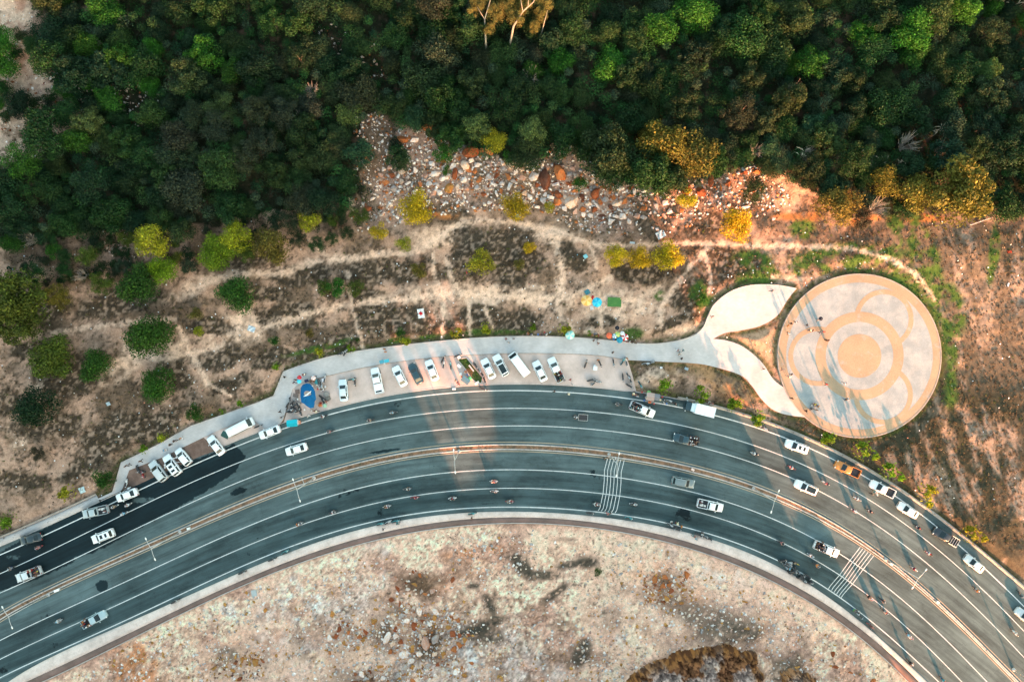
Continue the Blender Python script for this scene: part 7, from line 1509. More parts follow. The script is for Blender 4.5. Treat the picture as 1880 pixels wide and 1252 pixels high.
# people on foot: px, py, pose, shirt, trousers, label
FOLK = [(1452, 594, 'stand', 'black', 'black', 'person in black near the upper left rim of the plaza'), (1445, 598, 'walk', 'orange', 'beige', 'person in orange at the left rim of the plaza'), (1461, 591, 'walk', 'white', 'black', 'person in white near the upper left rim of the plaza'), (1480, 597, 'walk', 'black', 'grey', 'person in black inside the left petal, upper'), (1485, 606, 'stand', 'black', 'denim', 'left of two people side by side in the left petal'), (1490, 607, 'stand', 'navy', 'black', 'right of two people side by side in the left petal'), (1505, 610, 'walk', 'grey', 'black', 'person in grey beside the one in red'), (1511, 609, 'walk', 'red', 'denim', 'person in red at the inner orange ring'), (1516, 624, 'stand', 'black', 'black', 'left of a dark pair on the inner orange ring'), (1519, 625, 'stand', 'brown', 'black', 'right of a dark pair on the inner orange ring'), (1501, 587, 'walk', 'grey', 'grey', 'person beside the black parasol on the plaza'), (1447, 612, 'walk', 'sky', 'black', 'person in pale blue under the orange one at the rim'), (1417, 534, 'walk', 'grey', 'black', 'only person on the leaf-shaped terrace'), (1401, 677, 'walk', 'black', 'grey', 'person on the curved path beside the plaza'),
 (1452, 687, 'walk', 'black', 'black', 'person in black at the lower left rim of the plaza'), (1447, 691, 'walk', 'pink', 'grey', 'person in pink at the lower left rim'), (1516, 705, 'walk', 'red', 'black', 'person near the lower left of the inner ring'), (1550, 703, 'walk', 'white', 'grey', 'person on the pale ring below the centre'), (1551, 733, 'walk', 'black', 'denim', 'left of a pair low on the plaza'), (1555, 732, 'walk', 'white', 'black', 'right of a pair low on the plaza'), (1453, 731, 'stand', 'black', 'black', 'person on the orange rim at lower left'), (1479, 754, 'stand', 'black', 'black', 'person on the orange rim near the bottom'), (1498, 752, 'stand', 'black', 'black', 'tallest in the small ring of people low on the plaza'), (1491, 745, 'sit', 'white', 'beige', 'seated in white in the small ring, left'), (1497, 742, 'sit', 'yellow', 'denim', 'seated in yellow in the small ring, top'), (1502, 745, 'sit', 'beige', 'black', 'seated in beige in the small ring, right'), (1492, 750, 'sit', 'grey', 'black', 'seated in grey in the small ring, lower'), (1436, 678, 'walk', 'grey', 'black', 'person stepping onto the plaza at its left'),
 (321, 809, 'walk', 'black', 'black', 'person in black on the walkway above the slanted cars'), (326, 808, 'walk', 'grey', 'black', 'person in grey on the walkway above the slanted cars'), (313, 816, 'stand', 'black', 'black', 'person alone below the walking pair'), (333, 804, 'walk', 'orange', 'white', 'person in orange on the walkway above the slanted cars'), (259, 846, 'walk', 'brown', 'black', 'person in brown on the sloping walkway'), (232, 855, 'walk', 'black', 'black', 'person at the bend of the sloping walkway'), (237, 853, 'walk', 'grey', 'black', 'person in grey at the bend of the sloping walkway'), (300, 827, 'sit', 'sky', 'white', 'person sitting on the walkway near the slanted cars'),
 (706, 641, 'stand', 'orange', 'orange', 'person in orange at the walkway kerb'), (708, 646, 'stand', 'orange', 'beige', 'person in pale orange below the one at the kerb'), (929, 622, 'walk', 'red', 'black', 'person in red on the middle of the walkway'), (933, 628, 'walk', 'white', 'black', 'person in white on the middle of the walkway'), (943, 622, 'stand', 'grey', 'black', 'person in grey on the middle of the walkway'), (1018, 718, 'walk', 'black', 'black', 'person stepping off the car park onto the road'), (1044, 723, 'walk', 'black', 'black', 'person on the road edge below the crowded pickup'), (1047, 697, 'walk', 'red', 'red', 'person in red in the car park'), (1051, 705, 'stand', 'white', 'brown', 'person in white below the one in red'), (1098, 661, 'stand', 'orange', 'brown', 'person in orange beside a parked bike'), (1151, 658, 'stand', 'orange', 'black', 'person in orange at the car park corner'), (1125, 647, 'stand', 'black', 'black', 'person in black alone on the walkway'), (1244, 643, 'walk', 'pink', 'white', 'first of a group walking to the plaza'), (1249, 646, 'walk', 'white', 'black', 'second of a group walking to the plaza'), (1254, 643, 'walk', 'teal', 'black', 'third of a group walking to the plaza'), (1246, 650, 'walk', 'beige', 'white', 'fourth of a group walking to the plaza'), (1251, 658, 'stand', 'black', 'black', 'last of a group walking to the plaza'), (1307, 581, 'walk', 'black', 'grey', 'person at the neck of the leaf-shaped terrace'),
 (523, 692, 'stand', 'black', 'beige', 'person at the corner of the walkway'), (557, 688, 'stand', 'red', 'black', 'person above the red parasol'), (560, 687, 'stand', 'white', 'black', 'person right of the red parasol'), (543, 697, 'stand', 'black', 'black', 'person left of the red parasol'), (540, 702, 'walk', 'navy', 'black', 'person in navy left of the tent'), (573, 695, 'sit', 'pink', 'grey', 'person in pink by the tent top'), (575, 698, 'sit', 'orange', 'black', 'person in peach by the tent top'), (568, 699, 'sit', 'beige', 'black', 'person in beige by the tent top'), (579, 692, 'stand', 'black', 'black', 'person in black by the tent top'), (594, 714, 'stand', 'white', 'beige', 'person in white right of the tent'), (590, 717, 'sit', 'white', 'black', 'person in white sitting right of the tent'), (585, 743, 'sit', 'orange', 'orange', 'person in orange at the tent foot, left'), (588, 740, 'sit', 'red', 'orange', 'person in red at the tent foot, right'), (572, 753, 'walk', 'white', 'beige', 'person leaving the tent towards the road'), (578, 754, 'walk', 'black', 'pink', 'person in black leaving the tent'), (582, 755, 'walk', 'white', 'black', 'person in white near the tent foot'), (514, 756, 'walk', 'black', 'black', 'person crossing the walkway left of the tent'), (517, 766, 'walk', 'grey', 'black', 'person on the walkway above the turquoise cart'), (600, 737, 'walk', 'pink', 'black', 'person in pink right of the tent foot'),
 (566, 764, 'walk', 'white', 'white', 'person in white on the road shoulder'), (836, 698, 'stand', 'beige', 'black', 'person left of the grey awning, upper'), (840, 702, 'stand', 'red', 'black', 'person left of the grey awning, lower'), (842, 705, 'walk', 'pink', 'red', 'person at the foot of the grey awning'), (857, 693, 'sit', 'orange', 'green', 'person sitting in the triangle garden'), (853, 682, 'sit', 'beige', 'brown', 'person sitting high in the triangle garden'),
 (1090, 615, 'sit', 'beige', 'orange', 'seated in beige behind the kerb, left group'), (1093, 613, 'sit', 'grey', 'white', 'seated in grey, left group'), (1096, 617, 'sit', 'yellow', 'black', 'seated in yellow, left group'), (1100, 616, 'sit', 'red', 'black', 'seated in red, left group'), (1097, 623, 'stand', 'grey', 'grey', 'standing in grey on the walkway, left group'), (1090, 625, 'stand', 'brown', 'grey', 'standing in brown on the walkway, left group'), (1098, 630, 'walk', 'brown', 'pink', 'walking below the left seated group'), (1152, 627, 'sit', 'pink', 'white', 'seated in pink right of the striped parasol'), (1157, 628, 'sit', 'white', 'black', 'seated in white right of the striped parasol'), (1162, 629, 'sit', 'black', 'black', 'seated in black right of the striped parasol'), (1167, 630, 'stand', 'black', 'black', 'standing at the right end of the parasol row'), (968, 613, 'sit', 'pink', 'orange', 'seated in pink behind the kerb near the sapling'), (976, 614, 'sit', 'grey', 'white', 'seated in grey behind the kerb near the sapling'), (995, 613, 'sit', 'navy', 'black', 'seated in navy behind the kerb'), (1004, 614, 'sit', 'white', 'grey', 'seated in white behind the kerb'), (1010, 610, 'stand', 'sky', 'black', 'standing in pale blue behind the kerb'),
 (1163, 722, 'sit', 'beige', 'orange', 'seated at the road edge left of the stall, first'), (1167, 725, 'sit', 'pink', 'beige', 'seated at the road edge left of the stall, second'), (1171, 728, 'sit', 'white', 'black', 'seated at the road edge left of the stall, third'), (1184, 724, 'stand', 'navy', 'black', 'standing left of the stall roof'), (1185, 730, 'stand', 'white', 'denim', 'standing in white at the stall'), (1193, 737, 'sit', 'orange', 'red', 'seated in orange under the stall'), (1209, 727, 'stand', 'sky', 'black', 'standing in pale blue right of the stall'), (1212, 734, 'sit', 'brown', 'black', 'seated in brown right of the stall'), (1219, 739, 'walk', 'white', 'black', 'walking in white right of the stall'), (1240, 741, 'walk', 'black', 'black', 'standing on the edge line behind the box truck'), (1245, 744, 'walk', 'teal', 'black', 'nearest person behind the box truck'), (1296, 735, 'sit', 'brown', 'pink', 'seated on the parapet above the box truck, left'), (1302, 738, 'sit', 'white', 'pink', 'seated on the parapet above the box truck, middle'), (1308, 741, 'sit', 'pink', 'black', 'seated on the parapet above the box truck, right'), (1191, 701, 'stand', 'brown', 'white', 'standing on dirt above the stall'),
 (704, 971, 'walk', 'black', 'grey', 'walking on the brick path, left'), (728, 961, 'sit', 'teal', 'teal', 'sitting at the inner verge in teal'), (866, 951, 'stand', 'black', 'brown', 'standing on the pale verge under the light strip'), (1116, 943, 'walk', 'pink', 'red', 'walking at the foot of the first white bars'), (1120, 941, 'walk', 'black', 'teal', 'walking beside the one in pink'), (1233, 958, 'sit', 'white', 'black', 'sitting on a bike in the verge cluster'), (1251, 966, 'stand', 'orange', 'brown', 'person in bright orange at the inner verge'), (1243, 961, 'sit', 'green', 'white', 'person in green at the inner verge'), (1276, 985, 'sit', 'pink', 'teal', 'sitting on the verge in pink'), (1279, 990, 'sit', 'sky', 'white', 'sitting on the verge in pale blue'), (1290, 982, 'sit', 'white', 'black', 'sitting on a bike right of the verge sitters'), (1459, 1033, 'stand', 'beige', 'black', 'standing above the tight bike cluster'), (1464, 1035, 'stand', 'yellow', 'navy', 'in yellow above the tight bike cluster'), (1451, 1045, 'sit', 'sky', 'black', 'in pale blue within the tight bike cluster'), (1568, 1120, 'sit', 'green', 'green', 'in green by the lower right verge bikes'), (1576, 1121, 'stand', 'white', 'beige', 'in white by the lower right verge bikes'), (1601, 1151, 'walk', 'pink', 'black', 'in pink by the lower red bike'), (1607, 903, 'stand', 'white', 'teal', 'standing at the open door of the white pickup'), (1601, 906, 'walk', 'beige', 'black', 'walking beside the open-door white pickup'), (857, 501, 'stand', 'red', 'black', 'alone in the dark oval in red'), (1125, 640, 'walk', 'black', 'black', '') , (1110, 842, 'stand', 'black', 'black', 'standing on the median by the first white bars'), (1115, 840, 'stand', 'brown', 'black', 'second person on the median by the first white bars'), (1131, 842, 'walk', 'white', 'white', 'stepping down from the median between the white bars')]
FOLK = [f for f in FOLK if f[5]]
_sp = MB(); _sp.box(-.16, .16, -.16, .16, .33, .37, .02, .02); _seat = _sp.mesh('seat', M['gloss']); _lg = MB(); _lg.box(-.02, .02, -.02, .02, 0, .335); _leg = _lg.mesh('leg', M['gloss'])
def sit_stool(x, y, z, col, label):
    t = empty('plastic_stool', (x, y, z), random.random()); mesh_obj('seat', _seat, t, color=col)
    for sx in (-1, 1):
        for sy in (-1, 1): mesh_obj('leg', _leg, t, (sx * .14, sy * .14, 0), color=col)
    tag(t, label, 'stool', 'plastic stools')
for (px, py, pz, s_, p_, w) in FOLK:
    lab = w if w.startswith(('person', 'left', 'right')) else 'person ' + w
    lab = lab.replace('left of a', 'person at left of a').replace('right of a', 'person at right of a') if lab.startswith(('left', 'right')) else lab
    x, y, _ = W(px, py, .9); z = floor_at(px, py)
    if 'on the parapet' in w: z = 0.16
    if pz == 'sit' and 'on a bike' not in w and 'parapet' not in w: cn = random.choice(['blue', 'red', 'grey', 'teal']); sit_stool(x, y, z, tuple(q * .8 for q in CC[cn]), f'{cn} stool under the ' + w.replace('seated ', 'sitter ').replace('sitting ', 'sitter ').replace('person ', 'sitter '))
    person(x, y, z, random.uniform(0, 6.28), pz, s_, p_, lab, 'people on foot or seated', 'hat' if random.random() < .07 else 'hair')

# passengers in the beds of pickups
def fill_bed(label, n, cols, tag_):
    o = SIZES[label]; mw = Matrix.LocRotScale(o.location, o.rotation_euler, Vector((1, 1, 1))); rz = o.rotation_euler.z; rg = random.Random(hash(label) % 99 if False else len(label)); k = 0
    spots = [(-2.35 + .42 * i + rg.uniform(-.04, .04), (-.58, 0.0, .58)[j] + rg.uniform(-.06, .06)) for i in range(5) for j in range(3)]; rg.shuffle(spots)
    for s in (-1, 1):
        mb = MB(); mb.box(-2.5, -.75, s * .60 - .17, s * .60 + .17, .6, .97); mb.obj('bench_seat', M['plastic'], o)
    for (dx, dy) in spots[:n]:
        p = mw @ Vector((dx, dy, 0)); c = cols[k % len(cols)]
        side = ('near side' if dy < -.3 else ('far side' if dy > .3 else 'middle')); row = ['tailgate', 'second', 'third', 'fourth', 'cab-side'][min(4, int((dx + 2.6) / .42))]
        person(p.x, p.y, o.location.z + .60, rz + rg.choice([0, math.pi, math.pi / 2, -math.pi / 2]) + rg.uniform(-.3, .3), 'sit', c, rg.choice(['black', 'denim', 'navy', 'brown']), f'person in {c} riding in the {tag_}, {row} row, {side}', 'people riding in ' + tag_, 'helmet' if rg.random() < .25 else 'hair', rg.choice(['white', 'black'])); k += 1
fill_bed('white pickup with people in its bed, right end of the parked row', 12, ['beige', 'black', 'red', 'teal', 'yellow', 'navy', 'white'], 'parked white pickup')
fill_bed('white pickup with people in its bed in the lane beside the stall', 11, ['teal', 'black', 'pink', 'white', 'grey', 'sky'], 'stall-side pickup')
fill_bed('dark teal pickup packed with passengers in the middle lane', 14, ['black', 'beige', 'brown', 'white', 'pink', 'black', 'navy'], 'dark teal pickup')
fill_bed('white pickup full of people before the second set of white bars', 11, ['black', 'navy', 'grey', 'black', 'white'], 'second-bars pickup')
fill_bed('pale pickup with red-clothed passengers near the left edge', 8, ['red', 'yellow', 'brown', 'black', 'red'], 'pale pickup at left')
fill_bed('light blue pickup with people in the bed on the inner road', 7, ['red', 'beige', 'orange', 'white'], 'light blue pickup')

# ================================================================ parasols, tents, stalls
def parasol(px, py, r, c1, c2, label, h=2.1, ground=None, lean=0.0):
    x, y, _ = W(px, py, h); z = floor_at(px, py) if ground is None else ground
    t = empty('parasol', (x, y, z), random.random()); t.rotation_euler = (lean, 0, t.rotation_euler.z)
    mb = MB(); mb.tube([(0, 0, 0), (0, 0, h + .12)], .025, 6); mb.obj('pole', M['white_metal'], t)
    n = 16; rm = r / S
    for k in range(8):
        mb = MB(); a0, a1 = 2 * math.pi * k / 8, 2 * math.pi * (k + 1) / 8; am = (a0 + a1) / 2
        vs = [(0, 0, h)]
        for (q, zz) in ((.55, h - .16 * rm), (1.0, h - .42 * rm)):
            for a, s in ((a0, 1), (am, .965), (a1, 1)): vs.append((rm * q * s * math.cos(a), rm * q * s * math.sin(a), zz - (.03 if a == am else 0)))
        mb.add(vs, [(0, 1, 2), (0, 2, 3), (1, 4, 5, 2), (2, 5, 6, 3)])
        v2 = [(p[0] * 1.02, p[1] * 1.02, p[2]) for p in vs[4:7]]; v3 = [(p[0], p[1], p[2] - .12) for p in v2]; mb.add(v2 + v3, [(0, 1, 4, 3), (1, 2, 5, 4)])
        mb.obj('canopy_panel', M['cloth'], t, color=(c1 if k % 2 == 0 else c2))
    tag(t, label, 'parasol', 'parasols'); return t
OR, YE, BL, TE, RD, WH, BK_ = (.75, .38, .10), (.8, .55, .22), (.04, .42, .62), (.06, .30, .38), (.5, .03, .04), (.72, .72, .72), (.012, .018, .03)
parasol(1077.6, 551.3, 10, OR, YE, 'orange and yellow parasol next to the bright blue one'); parasol(1097, 554.7, 9, (.02, .40, .60), (.08, .55, .70), 'bright blue parasol next to the orange one'); parasol(1046.8, 615, 8.5, (.25, .62, .58), (.6, .75, .6), 'mint green parasol over the walkway kerb'); parasol(1119, 616, 5.5, (.75, .13, .06), (.75, .16, .08), 'red-orange parasol in the row at the kerb', 1.9); parasol(1138.5, 624, 6, (.03, .22, .33), (.03, .26, .36), 'deep blue parasol hanging over the walkway'); parasol(1134, 614, 5, (.6, .55, .15), (.25, .5, .2), 'small yellow and green parasol in the row'); parasol(1148, 619, 6.5, RD, WH, 'red and white striped parasol in the row'); parasol(1133.5, 602, 4, BK_, BK_, 'small black parasol behind the row'); parasol(951, 393, 6, (.10, .40, .62), (.2, .5, .65), 'small blue parasol under the round yellow tree'); parasol(549.4, 693, 4, RD, (.55, .06, .08), 'small red parasol above the cyan one'); parasol(549, 700, 4, (.06, .55, .7), (.1, .6, .72), 'small cyan parasol above the blue tent'); parasol(1507, 585, 3.6, BK_, BK_, 'small black parasol carried on the plaza', 1.9); parasol(1129, 617, 4.5, (.7, .72, .74), (.1, .3, .4), 'white and blue parasol in the middle of the row'); parasol(1143, 612, 4, (.55, .58, .62), (.7, .7, .7), 'pale grey parasol in the row'); parasol(1234, 477, 3.5, (.2, .5, .6), (.3, .55, .6), 'tiny pale blue parasol beside the largest yellow bush'); parasol(575, 694, 4.2, (.8, .45, .38), WH, 'peach and white parasol by the tent top'); parasol(596, 745, 3.6, (.3, .5, .35), (.3, .5, .35), 'pale green parasol at the tent foot', 1.8); parasol(1192, 721, 4, (.15, .35, .12), (.2, .4, .15), 'dark green parasol behind the stall', 1.8)

# blue tarpaulin tent with its torn flap
TP = [(552, 712), (556, 706), (563, 703.5), (569, 704.5), (575, 711), (578.5, 719), (580, 728), (580.5, 733), (577.5, 737), (578, 741), (576, 748), (570, 749.5), (564, 746), (558, 741), (553.5, 739), (551.5, 728), (551.5, 719)]
cx = sum(p[0] for p in TP) / len(TP); cy = sum(p[1] for p in TP) / len(TP)
x0, y0, _ = W(cx, cy, 2.2); t = empty('tarpaulin_tent', (x0, y0, .03)); mb = MB(); rings_ = []
hole = [(557, 724), (563, 718), (569, 716), (572, 717), (569, 722), (563, 728), (559, 729)]
rims = [np.array([W(a, b, 1.9) for a, b in TP]), ]
N_ = len(TP); mid = []; inn = []
for i, (a, b) in enumerate(TP):
    th = math.atan2(b - cy, a - cx); hx, hy = 564.5, 722; mid.append(((a * .55 + hx * .45), (b * .55 + hy * .45))); inn.append((hx + 6.2 * math.cos(th + .0) * 1.1, hy + 4.6 * math.sin(th)))
vs = []
for pts, zz in ((TP, 1.75), (mid, 2.25), (inn, 2.4)):
    for i, (a, b) in enumerate(pts): p = W(a, b, zz); vs.append((p[0] - x0, p[1] - y0, zz + .07 * math.sin(i * 2.3)))
fs = [(r * N_ + i, r * N_ + (i + 1) % N_, (r + 1) * N_ + (i + 1) % N_, (r + 1) * N_ + i) for r in range(2) for i in range(N_)]
mb.add(vs, fs); mb.obj('tarpaulin', M['cloth'], t, color=(.008, .11, .27))
mb = MB(); a = [W(*q, 2.3) for q in ((557, 728), (572, 717), (571, 720), (563, 727))]; mb.add([(p[0] - x0, p[1] - y0, 2.44) for p in a], [(0, 1, 2, 3)]); mb.obj('pale_flap', M['cloth'], t, color=(.75, .76, .74))
for q in ((553, 712), (574, 711), (579, 734), (570, 748), (554, 738), (566, 704)):
    p = W(*q, 1.7); mb = MB(); mb.tube([(p[0] - x0, p[1] - y0, 0), (p[0] - x0, p[1] - y0, 1.8)], .03, 5); mb.obj('pole', M['metal'], t)
tag(t, 'torn blue tarpaulin tent at the left end of the car park', 'tent')

def table(px, py, l, w, ang, col, label, h=.72, name='folding_table', cat='table'):
    x, y, _ = W(px, py, h); t = empty(name, (x, y, floor_at(px, py)), R(ang)); mb = MB(); mb.box(-l / 2, l / 2, -w / 2, w / 2, h - .04, h); mb.obj('table_top', M['gloss'], t, color=col)
    for sx in (-1, 1):
        for sy in (-1, 1): mb = MB(); mb.tube([(sx * (l / 2 - .08), sy * (w / 2 - .08), 0), (sx * (l / 2 - .1), sy * (w / 2 - .1), h - .04)], .02, 4); mb.obj('leg', M['metal'], t)
    tag(t, label, cat, 'tables and benches'); return t
def stool(px, py, col, label):
    x, y, _ = W(px, py, .4); t = empty('plastic_stool', (x, y, floor_at(px, py)), random.random()); mb = MB(); mb.box(-.16, .16, -.16, .16, .38, .42, .02, .02); mb.obj('seat', M['gloss'], t, color=col)
    for sx in (-1, 1):
        for sy in (-1, 1): mb = MB(); mb.box(sx * .15 - .02, sx * .15 + .02, sy * .15 - .02, sy * .15 + .02, 0, .385); mb.obj('leg', M['gloss'], t, color=col)
    tag(t, label, 'stool', 'plastic stools'); return t
def crate(px, py, l, w, h, ang, col, label, name='cool_box', cat='cool box'):
    x, y, _ = W(px, py, h); t = empty(name, (x, y, floor_at(px, py)), R(ang)); mb = MB(); mb.box(-l / 2, l / 2, -w / 2, w / 2, 0, h * .85, -.02, -.02); mb.obj('box', M['gloss'], t, color=col)
    mb = MB(); mb.box(-l / 2 - .03, l / 2 + .03, -w / 2 - .03, w / 2 + .03, h * .86, h, .03, .03); mb.obj('lid', M['gloss'], t, color=tuple(min(1, c * 1.15) for c in col)); tag(t, label, cat, 'boxes at the stalls'); return t
def cart(px, py, l, w, ang, col, hh, label, name='food_cart', cat='food cart', seller=True):
    x, y, _ = W(px, py, hh); t = empty(name, (x, y, floor_at(px, py)), R(ang)); mb = MB(); mb.box(-l / 2 + .2, l / 2 - .2, -w / 2 + .15, w / 2 - .15, .3, .9); mb.obj('counter', M['gloss'], t, color=(.5, .52, .53))
    for sy in (-1, 1):   # two slopes of the awning, a shallow ridge between
        mb = MB(); mb.add([(-l / 2, 0, hh + .1), (l / 2, 0, hh + .1), (l / 2, sy * w / 2, hh - .08), (-l / 2, sy * w / 2, hh - .08), (l / 2, sy * w / 2, hh - .22), (-l / 2, sy * w / 2, hh - .22)], [(0, 1, 2, 3), (3, 2, 4, 5)]); mb.obj('awning', M['cloth'], t, color=tuple(c * (1 if sy > 0 else .8) for c in col))
    for sx in (-1, 1):
        for sy in (-1, 1): mb = MB(); mb.tube([(sx * (l / 2 - .2), sy * (w / 2 - .17), .3), (sx * (l / 2 - .2), sy * (w / 2 - .17), hh - .06)], .022, 4); mb.obj('post', M['metal'], t)
    for sy in (-1, 1): mb = MB(); mb.disc_y((0, sy * (w / 2 - .12), .3), .3, .06, 12); mb.obj('wheel', M['rubber'], t)
    mb = MB(); mb.tube([(l / 2 - .2, -.3, .85), (l / 2 + .25, -.3, .95), (l / 2 + .25, .3, .95), (l / 2 - .2, .3, .85)], .02, 4); mb.obj('handle', M['metal'], t)
    tag(t, label, cat, 'carts and stalls'); return t
cart(536, 777, 2.15, 1.4, 5, (.02, .42, .50), 1.95, 'turquoise awning cart at the road edge below the tent')
crate(547, 775.5, .8, .7, .6, 10, (.6, .2, .1), 'orange box at the right end of the turquoise cart')
cart(413.5, 798.6, 1.6, 1.15, -28, (.04, .10, .09), 1.7, 'dark green cart between the slanted sedan and the van')
cart(854.7, 698, 1.75, 1.15, -38, (.20, .28, .30), 1.95, 'grey awning stall at the foot of the triangle garden')
cart(1194.6, 728.5, 1.55, 1.6, -8, (.42, .32, .28), 2.0, 'brown-pink stall roof at the road edge')
crate(1193, 738, .5, .45, .4, 0, (.75, .2, .06), 'orange box below the brown-pink stall'); cart(1206, 729, 1.2, 1.3, -8, (.22, .23, .25), 1.8, 'grey stall roof right of the brown-pink one')
table(701, 664, .9, .7, 15, (.06, .28, .36), 'teal folding table on the walkway above the white pickup, left'); table(710, 662.5, 1.0, .65, 10, (.05, .40, .50), 'cyan folding table on the walkway above the white pickup, right')
stool(706, 667, (.7, .7, .7), 'white stool below the two folding tables'); stool(713, 667, (.6, .3, .2), 'orange stool beside the folding tables')
crate(843, 672, .8, .5, .45, -40, (.55, .65, .68), 'pale box on the edge of the triangle garden'); crate(842.5, 655.5, .6, .5, .5, 20, (.75, .77, .78), 'white box at the top of the triangle garden'); crate(846, 686.5, .45, .45, .4, 0, (.7, .68, .65), 'white round-topped box beside the grey awning'); crate(862.5, 695, .7, .5, .3, 20, (.12, .5, .2), 'bright green box right of the grey awning'); crate(875.5, 703, .9, .45, .35, 30, (.62, .58, .52), 'pale stone-coloured box at the garden tip'); crate(833.5, 714, .7, .35, .25, 0, (.7, .72, .72), 'white box on the road edge left of the garden')
crate(1093, 676, .75, .8, .5, -5, (.66, .72, .74), 'white cool box standing alone in the car park'); crate(1092, 671, .4, .3, .4, 0, (.5, .52, .55), 'small grey box above the white cool box')
crate(1260.6, 677, .7, .5, .5, -20, (.25, .30, .32), 'grey box on dirt below the walkway'); crate(1214, 675, .45, .35, .3, 0, (.6, .6, .6), 'small pale box on the dirt')
crate(572, 709.5, .5, .45, .4, 0, (.75, .76, .76), 'white box at the upper right of the tent'); crate(581, 701, .9, .6, .6, 70, (.04, .25, .28), 'teal box between tent and bikes'); crate(593, 698, .5, .7, .55, 10, (.6, .58, .6), 'pale box behind the tent, right'); crate(599, 724, 1.1, .8, .3, -20, (.22, .21, .19), 'flat dark tarp bundle right of the tent', 'tarp_bundle', 'bundle'); crate(602, 731, .9, .8, .3, 15, (.14, .13, .11), 'dark bundle beside the flat tarp one', 'tarp_bundle', 'bundle')
crate(588, 744, .5, .4, .3, 0, (.75, .28, .1), 'orange box at the tent foot'); table(563, 699, .8, .6, 20, (.04, .04, .09), 'dark table above the tent'); table(546, 719, .9, .9, 10, (.16, .11, .09), 'brown mat table left of the tent, upper', .25); table(543, 726, 1.1, .7, -10, (.17, .13, .11), 'brown mat table left of the tent, lower', .22)
for k, (px, py, c, w) in enumerate([(582, 707, 'white', 'right of the tent top'), (586, 712, 'white', 'between tent and pale parasol'), (583, 714, 'red', 'beside the tent edge'), (597, 710, 'white', 'far right of the tent'), (562, 707, 'blue', 'under the tent edge'), (559, 752, 'white', 'below the tent'), (532, 731, 'black', 'among the bikes, upper'), (546, 733, 'white', 'between bikes and tent'), (1183, 735, 'blue', 'left of the stall'), (1201, 741, 'red', 'in front of the stall'), (1179, 720, 'red', 'behind the stall'), (1216, 729, 'red', 'right of the grey stall roof'), (1224, 741, 'blue', 'farther right of the grey stall roof'), (1127, 623, 'blue', 'under the parasol row, left'), (1143, 626, 'red', 'under the parasol row, right'), (988, 614, 'blue', 'behind the kerb, left'), (1000, 610, 'red', 'behind the kerb, right'), (848, 692, 'red', 'left of the grey awning'), (858, 688, 'blue', 'above the grey awning')]):
    stool(px, py, {'white': (.7, .72, .72), 'red': (.5, .05, .04), 'blue': (.05, .15, .4), 'black': (.03, .03, .03)}[c], f'{c} plastic stool {w}')

# flat cloths and mats lying on the field
def mat_(px, py, l, w, ang, col, label, name='mat', cat='mat', dz=.22, wave=.05):
    x, y, _ = W(px, py, .2); n = 8; vs = []; fs = []
    z0 = max(zat(x + a, y + b) for a in (-l / 3, 0, l / 3) for b in (-w / 3, 0, w / 3)); t = empty(name, (x, y, z0 + .02), R(ang))
    for i in range(n + 1):
        for j in range(n + 1): vs.append((-l / 2 + l * i / n, -w / 2 + w * j / n, .05 + wave * math.sin(i * 1.3 + j) * math.cos(j * 1.7)))
    for i in range(n):
        for j in range(n): a = i * (n + 1) + j; fs.append((a, a + n + 1, a + n + 2, a + 1))
    k = len(vs); vs += [(v[0], v[1], v[2] - .03) for v in vs[:k]]; fs += [tuple(q + k for q in f[::-1]) for f in fs[:]]
    mb = MB(); mb.add(vs, fs); mb.obj('cloth', M['cloth'], t, color=col); tag(t, label, cat); return t
mat_(1128, 554.7, 2.8, 1.9, -2, (.07, .19, .055), 'green mat laid out right of the blue parasol'); t = mat_(774, 576, 1.35, 1.9, 8, (.72, .73, .70), 'white cloth with a red square on dark grass', 'banner', 'cloth')
mb = MB(); mb.box(-.3, .3, -.3, .35, .11, .125); q = mb.obj('red_patch', M['cloth'], t, color=(.5, .02, .03)); q.rotation_euler = (0, 0, .6)
mat_(1078.7, 536, 1.05, 1.0, 30, (.06, .22, .27), 'teal sheet above the orange parasol', 'sheet', 'sheet'); mat_(1088, 546, .5, .8, -20, (.5, .03, .04), 'red cloth between the two large parasols', 'sheet', 'sheet'); mat_(463, 604, 1.5, 1.1, -20, (.55, .62, .66), 'pale crumpled sheet on the path crossing', 'sheet', 'sheet', wave=.14); mat_(1214, 430, 1.8, 1.5, 30, (.50, .62, .66), 'pale blue crumpled sheet behind the yellow bushes', 'sheet', 'sheet', wave=.18); mat_(152, 899, 1.2, 1.2, 20, (.55, .68, .68), 'white crumpled sheet behind the low railing', 'sheet', 'sheet', wave=.16); mat_(200, 741, .8, .7, 20, (.45, .55, .58), 'small pale sheet in dry grass below the big tree', 'sheet', 'sheet', wave=.12); mat_(1075, 471, .8, .8, 30, (.25, .55, .6), 'cyan cloth in the grass left of the yellow bushes', 'sheet', 'sheet', wave=.1); mat_(1087, 565, .7, .8, 10, (.7, .68, .68), 'white cloth below the orange parasol', 'sheet', 'sheet', wave=.1); mat_(1162, 445, 1.0, .4, -5, (.66, .72, .73), 'white strip of cloth beside the path', 'sheet', 'sheet'); mat_(1850, 523, .35, .8, -20, (.7, .7, .7), 'small white scrap in the right field', 'sheet', 'sheet'); mat_(1850, 463, .9, .5, 0, (.4, .06, .03), 'reddish scrap in the right field', 'sheet', 'sheet')
mat_(466, 1089, 1.1, 1.3, 10, (.42, .44, .42), 'grey drain cover slab on the ground inside the bend', 'drain_cover', 'drain cover', wave=0.0)

